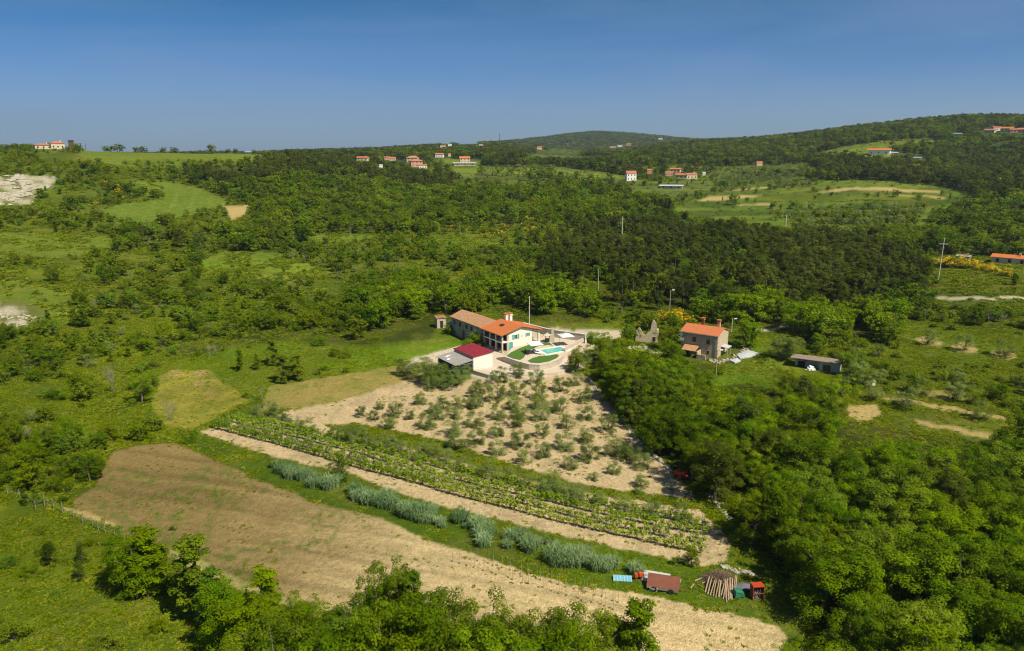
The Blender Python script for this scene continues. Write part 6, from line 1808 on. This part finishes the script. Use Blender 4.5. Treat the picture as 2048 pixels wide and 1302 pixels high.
b = MB().box(-1.7, 1.7, -.72, -.64, .25, .52).box(-1.7, 1.7, .85, .93, .25, 1.1); ext_yz(b, [(-.64, .25), (.85, .25), (.85, 1.02), (-.64, .45)], -1.7, -1.62); ext_yz(b, [(-.64, .25), (.85, .25), (.85, 1.02), (-.64, .45)], 1.62, 1.7)
b.build('body', M['greywood'], t)
b = MB().tube([(1.7, 0, .3), (2.5, .1, .25)], .05, 6); b.build('drawbar', M['rust'], t)
for x in (-.9, .9): MB().tube([(x, -.75, .3), (x, -.9, .3)], .3, 14).build('wheel', M['tyre'], t)
t = at(1312, 1160, 'sheet_stack', "pale grey and light blue roof panels stacked behind the trailer", 'roof panels', -22)
b = MB().obox((0, 0, .35), (1.5, .1, .0), (-.05, .7, .25), (0, 0, .03)); b.build('grey_panel', M['palesheet'], t)
b = MB().obox((.75, -.05, .45), (1.6, .0, -.02), (0, .25, .09), (0, 0, .03)); b.build('blue_panel', M['bluesheet'], t)
b = MB().obox((1.1, .2, .35), (1.6, .1, -.02), (0, .22, .09), (0, 0, .03)); b.build('grey_panel', M['greysheet'], t)
MB().box(-1.2, 1.8, -.3, .3, -.05, .25).build('stack', M['greywood'], t)
t = at(1307, 1181, 'metal_tub', "grey metal tub half under the trailer", 'tub', -10)
b = MB(); n = 12
vs = [(math.cos(i / n * 6.283) * r, math.sin(i / n * 6.283) * r * .7, z) for r, z in ((.42, 0), (.55, .45), (.50, .45), (.38, .05)) for i in range(n)]
b.add(vs, [(k * n + i, k * n + (i + 1) % n, (k + 1) * n + (i + 1) % n, (k + 1) * n + i) for k in range(3) for i in range(n)] + [tuple(3 * n + i for i in range(n)), tuple(range(n - 1, -1, -1))])
b.build('shell', M['palesheet'], t)
# logs: each one a thing
log_u = [(1410, 1186, 1418, 1162), (1415, 1190, 1424, 1160), (1420, 1192, 1430, 1166), (1426, 1194, 1432, 1168), (1431, 1197, 1438, 1168), (1437, 1196, 1441, 1170), (1442, 1192, 1450, 1166), (1446, 1200, 1452, 1170), (1450, 1197, 1455, 1166),
         (1453, 1206, 1449, 1168), (1457, 1202, 1454, 1166), (1460, 1199, 1459, 1164), (1463, 1201, 1464, 1166), (1466, 1190, 1470, 1160), (1470, 1186, 1473, 1160), (1389, 1163, 1407, 1157), (1381, 1178, 1388, 1170), (1395, 1170, 1404, 1176), (1404, 1168, 1416, 1164)]
ordw = ["leftmost long", "second long", "third long", "fourth long", "fifth long", "central thin", "steep leaning", "central long", "pale central", "lowest reaching", "long low", "straight right", "upright right", "short right", "rightmost", "isolated upper left", "small isolated left", "short crosswise", "stubby left"]
for i, (u0, v0, u1, v1) in enumerate(log_u):
    a = G(u0, v0); c = G(u1, v1); a.z += .08; c.z += .55 if i < 15 else .15
    r = rnd.uniform(.055, .10)
    o = MB().tube([(0, 0, 0), tuple(c - a)], [r, r * .8], 8).build('log', M['log']); o.location = a
    tag(o, ordw[i] + " peeled log of the pile below the brushwood heap", 'log', "logs in the pile")
p = G(1437, 1160)
b = MB(); rr2 = random.Random(9)
for i in range(520):
    a = rr2.uniform(0, 6.28); q = rr2.random() ** .6 * 1.75; z = max(.05, (1 - (q / 1.8) ** 2) * .95 * rr2.random() ** .4)
    c = Vector((q * math.cos(a) * 1.05, q * math.sin(a) * .75 , z)); d = Vector((rr2.gauss(0, 1), rr2.gauss(0, 1), rr2.gauss(0, .25))).normalized() * rr2.uniform(.25, .7)
    b.tube([c - d, c + Vector((0, 0, .05)), c + d], .018, 3, caps=False)
o = tag(b.build('brushwood_heap', M['brush']), "brown heap of dry brushwood above the log pile", 'brushwood heap'); o.location = p
t = at(1476, 1192, 'covered_crate', "crate under a dark green tarpaulin right of the log pile", 'crate', 15)
b = MB(); b.add([(-.62, -.45, .15), (.55, -.5, .1), (.62, .45, .1), (-.5, .5, .15), (-.5, -.38, .78), (.42, -.40, .62), (.5, .36, .68), (-.42, .4, .86), (0, 0, .84), (0, -.47, .68)],
             [(0, 1, 5, 9, 4), (1, 2, 6, 5), (2, 3, 7, 6), (3, 0, 4, 7), (4, 9, 8), (9, 5, 8), (5, 6, 8), (6, 7, 8), (7, 4, 8), (3, 2, 1, 0)])
b.build('tarpaulin', M['green'], t); MB().box(-.42, .42, -.36, .36, -.05, .55).build('box', M['greywood'], t)
t = at(1488, 1178, 'dark_tarpaulin', "grey-violet tarpaulin spread beside the brushwood heap", 'tarpaulin', 0)
b = MB(); gpts = [(i, j) for j in range(6) for i in range(8)]
b.add([(-.95 + i * .27 + rr2.uniform(-.05, .05), -.6 + j * .24 + rr2.uniform(-.05, .05), .12 + rr2.uniform(0, .22) + .25 * (1 - abs(i - 3.5) / 3.5)) for i, j in gpts], [(j * 8 + i, j * 8 + i + 1, j * 8 + 9 + i, j * 8 + 8 + i) for j in range(5) for i in range(7)])
b.build('sheet', M['tarp'], t, True); MB().box(-.6, .6, -.4, .4, -.05, .2).build('pile', M['greywood'], t)
t = at(1497, 1177, 'cement_sacks', "small pale sacks between tarpaulin and rusty cabinet", 'sacks', 0)
b = MB()
for i in range(3): b.obox((.1 * i, .2 * i - .2, .15 + .05 * i), (.3, .05, .03), (-.03, .16, 0), (0, .02, .09))
b.build('sack_stack', M['palesheet'], t)
t = at(1516, 1200, 'rusty_cabinet', "open rusty orange metal cabinet standing in the grass", 'cabinet', 6)
b = MB().box(-.62, .62, -.05, .85, 1.55, 1.63)
for k in range(9): b.box(-.58 + k * .14, -.54 + k * .14, -.04, .84, 1.63, 1.66)
b.build('top', M['orange'], t)
b = MB()
for x in (-.62, .56):
    b.box(x, x + .06, -.05, .01, 0, 1.55); b.box(x, x + .06, .79, .85, 0, 1.55); b.box(x, x + .06, .01, .79, .05, .12)
b.box(-.56, .56, -.05, .01, 0, .07); b.box(-.56, .56, -.05, .01, .75, .8); b.build('frame', M['rust'], t)
b = MB().box(-.615, -.59, .01, .79, .12, 1.55).box(.59, .615, .01, .79, .12, 1.55).box(-.56, .56, .80, .83, .05, 1.55); b.build('panels', M['rust'], t)
b = MB()
for i in range(16): b.tube([(rr2.uniform(-.5, .5), rr2.uniform(.05, .5), rr2.uniform(.05, .4)), (rr2.uniform(-.5, .5), rr2.uniform(.05, .5), rr2.uniform(.5, 1.2))], .025, 4)
b.build('scrap_contents', M['metal'], t)
rubble('stone_heap', [(1440, 1132), (1462, 1138), (1478, 1148)], 60, .16, "small stones and clods behind the brushwood heap")
rubble('stone_heap', [(1480, 1140), (1500, 1148), (1512, 1152)], 50, .13, "strip of pale stones above the rusty cabinet")
rubble('field_edge_rubble', [(1176, 757), (1200, 790), (1240, 835), (1270, 875), (1310, 915), (1345, 945)], 240, .24, "line of stones and debris between orchard and wood", hh=.6)
rubble('field_edge_rubble', [(1385, 965), (1410, 985), (1440, 1015), (1465, 1045)], 60, .2, "scattered stones at the corner of the wood")
for i, (u0, v0, u1, v1) in enumerate(((1246, 838, 1262, 862), (1256, 846, 1276, 878), (1264, 852, 1288, 886), (1280, 872, 1300, 892), (1288, 880, 1308, 898), (1232, 818, 1250, 846))):
    a = G(u0, v0); c = G(u1, v1); a.z += .25 + .05 * i; c.z += .2
    o = MB().tube([(0, 0, 0), tuple(c - a)], .07, 6).build('concrete_post', M['concrete']); o.location = a
    tag(o, ["long grey post nearest the orchard's middle", "second grey post along the orchard's wooded edge", "third grey post along the orchard's wooded edge", "short grey post in the edge debris", "lowest grey post in the edge debris", "uppermost grey post in the edge debris"][i], 'post', "old posts lying along the orchard edge")
def machine(u, v, s, label, rz):
    t = at(u, v, 'farm_implement', label, 'farm implement', rz)
    t.scale = (s, s, s)
    b = MB().obox((0, 0, .75), (.75, 0, .1), (0, .32, 0), (0, 0, .22)).obox((.6, 0, .55), (.3, 0, -.12), (0, .28, 0), (0, 0, .12)); b.build('housing', M['orange'], t)
    b = MB().tube([(-1.2, 0, .3), (1.3, 0, .45)], .06, 6).tube([(-.3, -.6, .3), (-.3, .6, .3)], .05, 6).tube([(.6, -.5, .4), (-.2, 0, 1.2), (.6, .5, .4)], .05, 6)
    for y in (-.5, 0, .5): b.tube([(-.3, y, .3), (-.7, y, .0)], .04, 5)
    b.build('frame', M['rust'], t)
    for y in (-.65, .65): MB().tube([(.2, y - .06, .35), (.2, y + .06, .35)], .35, 14).build('wheel', M['rust'], t)
machine(1214, 793, 1.15, "orange-red farm implement at the wood's edge above the orchard", -50)
machine(1361, 957, 1.25, "long orange-red farm implement at the wood's lower corner", -42)

# --- bare and dry bushes
def bare_proto(i, h=1.0):
    g = random.Random(40 + i); b = MB()
    def br(p, d, L, r, n):
        q = p + d * L; b.tube([p, p.lerp(q, .5) + Vector((g.uniform(-.03, .03), g.uniform(-.03, .03), 0)) * L, q], [r, r * .8, r * .55], 4, caps=False)
        if n:
            for _ in range(3):
                e = (d + Vector((g.uniform(-.6, .6), g.uniform(-.6, .6), g.uniform(-.1, .5)))).normalized(); br(q if g.random() < .7 else p.lerp(q, .6), e, L * g.uniform(.55, .8), r * .55, n - 1)
    for _ in range(4 if i % 2 else 2): br(Vector((g.uniform(-.05, .05), g.uniform(-.05, .05), 0)), Vector((g.uniform(-.3, .3), g.uniform(-.3, .3), 1)).normalized(), .34, .013, 4)
    me = bpy.data.meshes.new('bare_bush'); me.from_pydata([tuple(p) for p in b.v], [], b.f); me.materials.append(M_palebark); return me
BP = [bare_proto(i) for i in range(3)]
for u, v, hp, w in ((228, 785, 62, .7), (338, 838, 46, .9), (344, 842, 44, 1.0), (527, 802, 34, .9), (420, 715, 30, 1.0), (432, 712, 28, .8), (50, 885, 34, .9), (62, 880, 34, .9), (92, 880, 36, .9), (1330, 830, 40, 1), (1345, 825, 38, 1), (700, 470, 20, 1), (585, 520, 20, 1.3), (610, 525, 20, 1.2),
                  (640, 530, 18, 1.2), (520, 640, 34, .7), (265, 570, 34, .9), (190, 620, 24, 1), (1975, 650, 30, 1.2), (1950, 648, 30, 1.2), (2000, 652, 30, 1.2), (1850, 640, 24, 1), (300, 480, 34, 1.0), (330, 486, 34, 1), (270, 492, 30, 1)):
    p = G(u, v); h = size_at(p, hp) * 1.05
    o = link('bare_bush', rnd.choice(BP)); o.location = p; o.rotation_euler = (0, 0, rnd.uniform(0, 6)); o.scale = (h * w, h * w, h)
    tag(o, "pale leafless bush " + where(u, v), 'bare bush', "bare pale bushes")

# --- grass tufts and weeds on the near ground (uncountable)
def tuft_mesh(i):
    g = np.random.default_rng(700 + i); n = 26
    P_ = g.normal(size=(n, 3)) * np.array([.32, .32, 0]) + np.array([0, 0, .28]); nn = g.normal(size=(n, 3)) + np.array([0, 0, .8])
    me = leaves_to_mesh('tuft', P_, nn, g.uniform(.16, .34, n), .35, g.random(n), g); me.materials.append(ML['grass']); return me
def tufts():
    g = np.random.default_rng(77); tm = [tuft_mesh(i) for i in range(4)]; pts = []; soil = []
    n = 210000
    r = np.sqrt(g.uniform(44 ** 2, 235 ** 2, n)); a = R(1) * g.uniform(-39, 39, n)
    x, y = r * np.sin(a), r * np.cos(a); z = ht(x, y)
    lab = land_use(x, y, z); keys = [k[0] for k in LU] + ['far', 'rough']
    d = fbm(x / 5, y / 5, 301, 3); d2 = fbm(x / 16, y / 16, 303, 3)
    q = g.random(n); s = g.uniform(.5, 1.2, n)
    for i in range(n):
        k = keys[lab[i]]
        pr = {'rough': .95, 'meadow': .75, 'meadow2': .6, 'bright': .6, 'lawny': .45, 'mown': .12, 'dry': .10, 'brown': .10, 'orchard': .10, 'redscrub': .9, 'ridge': .5, 'track': .2, 'under': .35, 'tan': .05}.get(k, 0)
        if k in ('brown', 'orchard', 'dry'): pr *= 1.0 if d[i] > .58 else .12
        elif k != 'mown': pr *= min(max((d[i] * .6 + d2[i] * .4 - .34) / .2, .06), 1)
        if q[i] < pr:
            if any(math.hypot(x[i] - ex, y[i] - ey) < er * .8 for ex, ey, er in EXCL): continue
            sc = s[i] * (.34 if k in ('brown', 'orchard', 'mown', 'dry') else .42 if k in ('bright', 'lawny') else .46 if k == 'meadow' else .56)
            pts.append((rnd.randrange(4), x[i], y[i], z[i] - .03, (sc * 1.25, sc * 1.25, sc * .8), rnd.uniform(0, 6.28)))
    n = 90000
    r = np.sqrt(g.uniform(235 ** 2, 520 ** 2, n)); a = R(1) * g.uniform(-37, 37, n)
    x, y = r * np.sin(a), r * np.cos(a); z = ht(x, y); lab = land_use(x, y, z)
    d = fbm(x / 9, y / 9, 311, 3)
    for i in range(n):
        k = keys[lab[i]]
        if k in ('rough', 'meadow', 'meadow2', 'ridge', 'redscrub', 'bright', 'terr', 'under') or (k == 'lawny' and g.random() < .25):
            if g.random() < min(max((d[i] - .38) / .2, .04), .9):
                sc = g.uniform(.5, 1.3); pts.append((rnd.randrange(4), x[i], y[i], z[i] - .05, (sc * 1.5, sc * 1.5, sc), rnd.uniform(0, 6.28)))
    stuff('grass_tufts', tm, pts, "rough grass and weeds growing over the near slopes and field edges", 'grass')
tufts()
def clods():
    g = np.random.default_rng(99); ms = []
    for i in range(3):
        b = MB(); rg = random.Random(i)
        v = [Vector((math.sin(t) * math.cos(f), math.sin(t) * math.sin(f), math.cos(t) * .7)) * rg.uniform(.75, 1.2) for t in (.6, 1.5, 2.4) for f in (0, 1.26, 2.5, 3.77, 5.03)]
        b.add([(0, 0, .75)] + v + [(0, 0, -.6)], [(0, 1 + k, 1 + (k + 1) % 5) for k in range(5)] + [(1 + r_ * 5 + k, 6 + r_ * 5 + k, 6 + r_ * 5 + (k + 1) % 5, 1 + r_ * 5 + (k + 1) % 5) for r_ in range(2) for k in range(5)] + [(16, 11 + (k + 1) % 5, 11 + k) for k in range(5)])
        me = bpy.data.meshes.new('clod'); me.from_pydata([tuple(p) for p in b.v], [], b.f); me.materials.append(M['clod']); ms.append(me)
    n = 46000; r = np.sqrt(g.uniform(50 ** 2, 170 ** 2, n)); a = R(1) * g.uniform(-34, 20, n); x, y = r * np.sin(a), r * np.cos(a); z = ht(x, y)
    lab = land_use(x, y, z); keys = [k[0] for k in LU] + ['far', 'rough']; u, v = project(x, y, z); pts = []
    for i in range(n):
        k = keys[lab[i]]
        if k == 'orchard' or (k == 'brown' and u[i] > 900 and g.random() < .5):
            s = .05 + .11 * g.random() ** 3
            pts.append((rnd.randrange(3), x[i], y[i], z[i], (s * 1.3, s, s * .8), rnd.uniform(0, 6.28)))
    stuff('soil_clods', ms, pts, "earth clods strewn over the worked fields", 'soil')
M['clod'] = simple("earth_clod", (.50, .385, .215), (.36, .26, .13), 1.0, .95)
clods()

def rocks():
    g = np.random.default_rng(5); ms = []
    for i in range(4):
        rg = random.Random(60 + i); b = MB()
        v = [Vector((math.sin(t) * math.cos(f), math.sin(t) * math.sin(f) * .8, math.cos(t) * .8)) * rg.uniform(.6, 1.25) for t in (.6, 1.5, 2.4) for f in (0, 1.26, 2.5, 3.77, 5.03)]
        b.add([(0, 0, .8)] + v + [(0, 0, -.6)], [(0, 1 + k, 1 + (k + 1) % 5) for k in range(5)] + [(1 + r_ * 5 + k, 6 + r_ * 5 + k, 6 + r_ * 5 + (k + 1) % 5, 1 + r_ * 5 + (k + 1) % 5) for r_ in range(2) for k in range(5)] + [(16, 11 + (k + 1) % 5, 11 + k) for k in range(5)])
        me = bpy.data.meshes.new('rock'); me.from_pydata([tuple(p) for p in b.v], [], b.f); me.materials.append(M['rock']); ms.append(me)
    pts = []
    for u0, u1, v0, v1, n, s0 in ((-20, 118, 350, 412, 900, 1.5), (-20, 104, 602, 652, 420, .42), (1000, 1240, 268, 272, 0, 1)):
        for _ in range(n):
            u = g.uniform(u0, u1); v = g.uniform(v0, v1); p = G(u, v)
            if fbm(p.x / 6, p.y / 6, 83, 3) < .53: continue
            l = int(land_use(np.array([p.x]), np.array([p.y]), np.array([p.z]))[0])
            if l < 0 or LU[l][0] != 'rock': continue
            s = s0 * g.uniform(.3, 1.3); pts.append((rnd.randrange(4), p.x, p.y, p.z, (s * 1.5, s, s * g.uniform(.4, 1.0)), rnd.uniform(0, 6.28)))
    stuff('rock_outcrop', ms, pts, "broken pale rock of the eroded bank on the left", 'rock')
rocks()

# ------------------------------------------------------------------ tidy descriptions: short, and one per thing
ORD = ["leftmost", "second from left", "third from left", "fourth from left", "fifth from left", "sixth from left", "seventh from left", "eighth from left", "ninth from left", "tenth from left", "eleventh from left", "twelfth from left"]
ORD += [w + " from left" for w in ("thirteenth", "fourteenth", "fifteenth", "sixteenth", "seventeenth", "eighteenth", "nineteenth", "twentieth")]
def finish_labels():
    by = {}
    for o in COL.objects:
        if 'label' in o and o.parent is None and o.get('kind') is None:
            by.setdefault(o['label'], []).append(o)
    for lab, L in by.items():
        if len(L) < 2: continue
        def pu(o):
            u, v = project(o.location.x, o.location.y, o.location.z); return float(np.nan_to_num(u)), float(np.nan_to_num(v))
        L.sort(key=lambda o: pu(o)[0])
        if len(L) > 10:
            L.sort(key=lambda o: pu(o)[1]); nb = min(5, (len(L) + 9) // 10)
            bands = {2: ["farther", "nearer"], 3: ["farthest", "halfway", "nearest"], 4: ["farthest", "farther", "nearer", "nearest"], 5: ["farthest", "farther", "halfway", "nearer", "nearest"]}[nb]
            for k, wd in enumerate(bands):
                part = L[k * len(L) // nb:(k + 1) * len(L) // nb]
                part.sort(key=lambda o: pu(o)[0])
                for i, o in enumerate(part): o['label'] = lab + ", " + wd + ((" " + ORD[i]) if i < len(ORD) else "")
            continue
        if len(L) == 2: names = ["left one", "right one"]
        elif len(L) == 3: names = ["left one", "middle one", "right one"]
        else: names = [ORD[i] if i < len(ORD) else None for i in range(len(L))]; names[-1] = "rightmost"
        for o, nme in zip(L, names):
            if nme: o['label'] = lab + ", " + nme
finish_labels()
for o in COL.objects:
    if 'label' in o and o.parent is None:
        l = o['label']
        for a_, b_ in ((" in front of", " before"), (" from left", ""), ("olive bush above the vineyard", "olive bush above the vines"), (" yellow broom along", " broom along")):
            if len(l.replace('-', ' ').split()) > 16: l = l.replace(a_, b_)
        if len(l.replace('-', ' ').split()) > 16:
            l = l.replace(" in the orchard", "").replace("dense bush of low trees", "dense low trees").replace(" along the crest", " on the crest").replace("yellow broom", "broom").replace("with a ", "").replace("the ", "", 1)
        o['label'] = l

# ------------------------------------------------------------------ air: thin haze round the whole scene
def haze():
    zmin = float(TZ.min()) - 6; zmax = 420.0
    me = MB().box(-7800, 7800, -400, 7800, zmin, zmax)
    m = bpy.data.materials.new("haze_air"); m.use_nodes = True
    nt = m.node_tree; nt.nodes.clear()
    o = nt.nodes.new("ShaderNodeOutputMaterial"); v = nt.nodes.new("ShaderNodeVolumePrincipled")
    v.inputs['Density'].default_value = 0.00009
    v.inputs['Color'].default_value = (0.72, 0.84, 1.0, 1)
    v.inputs['Anisotropy'].default_value = 0.3
    nt.links.new(v.outputs[0], o.inputs['Volume'])
    ob = me.build('haze', m)
    tag(ob, "thin bluish summer haze over the far hills", "haze", kind='stuff')
haze()
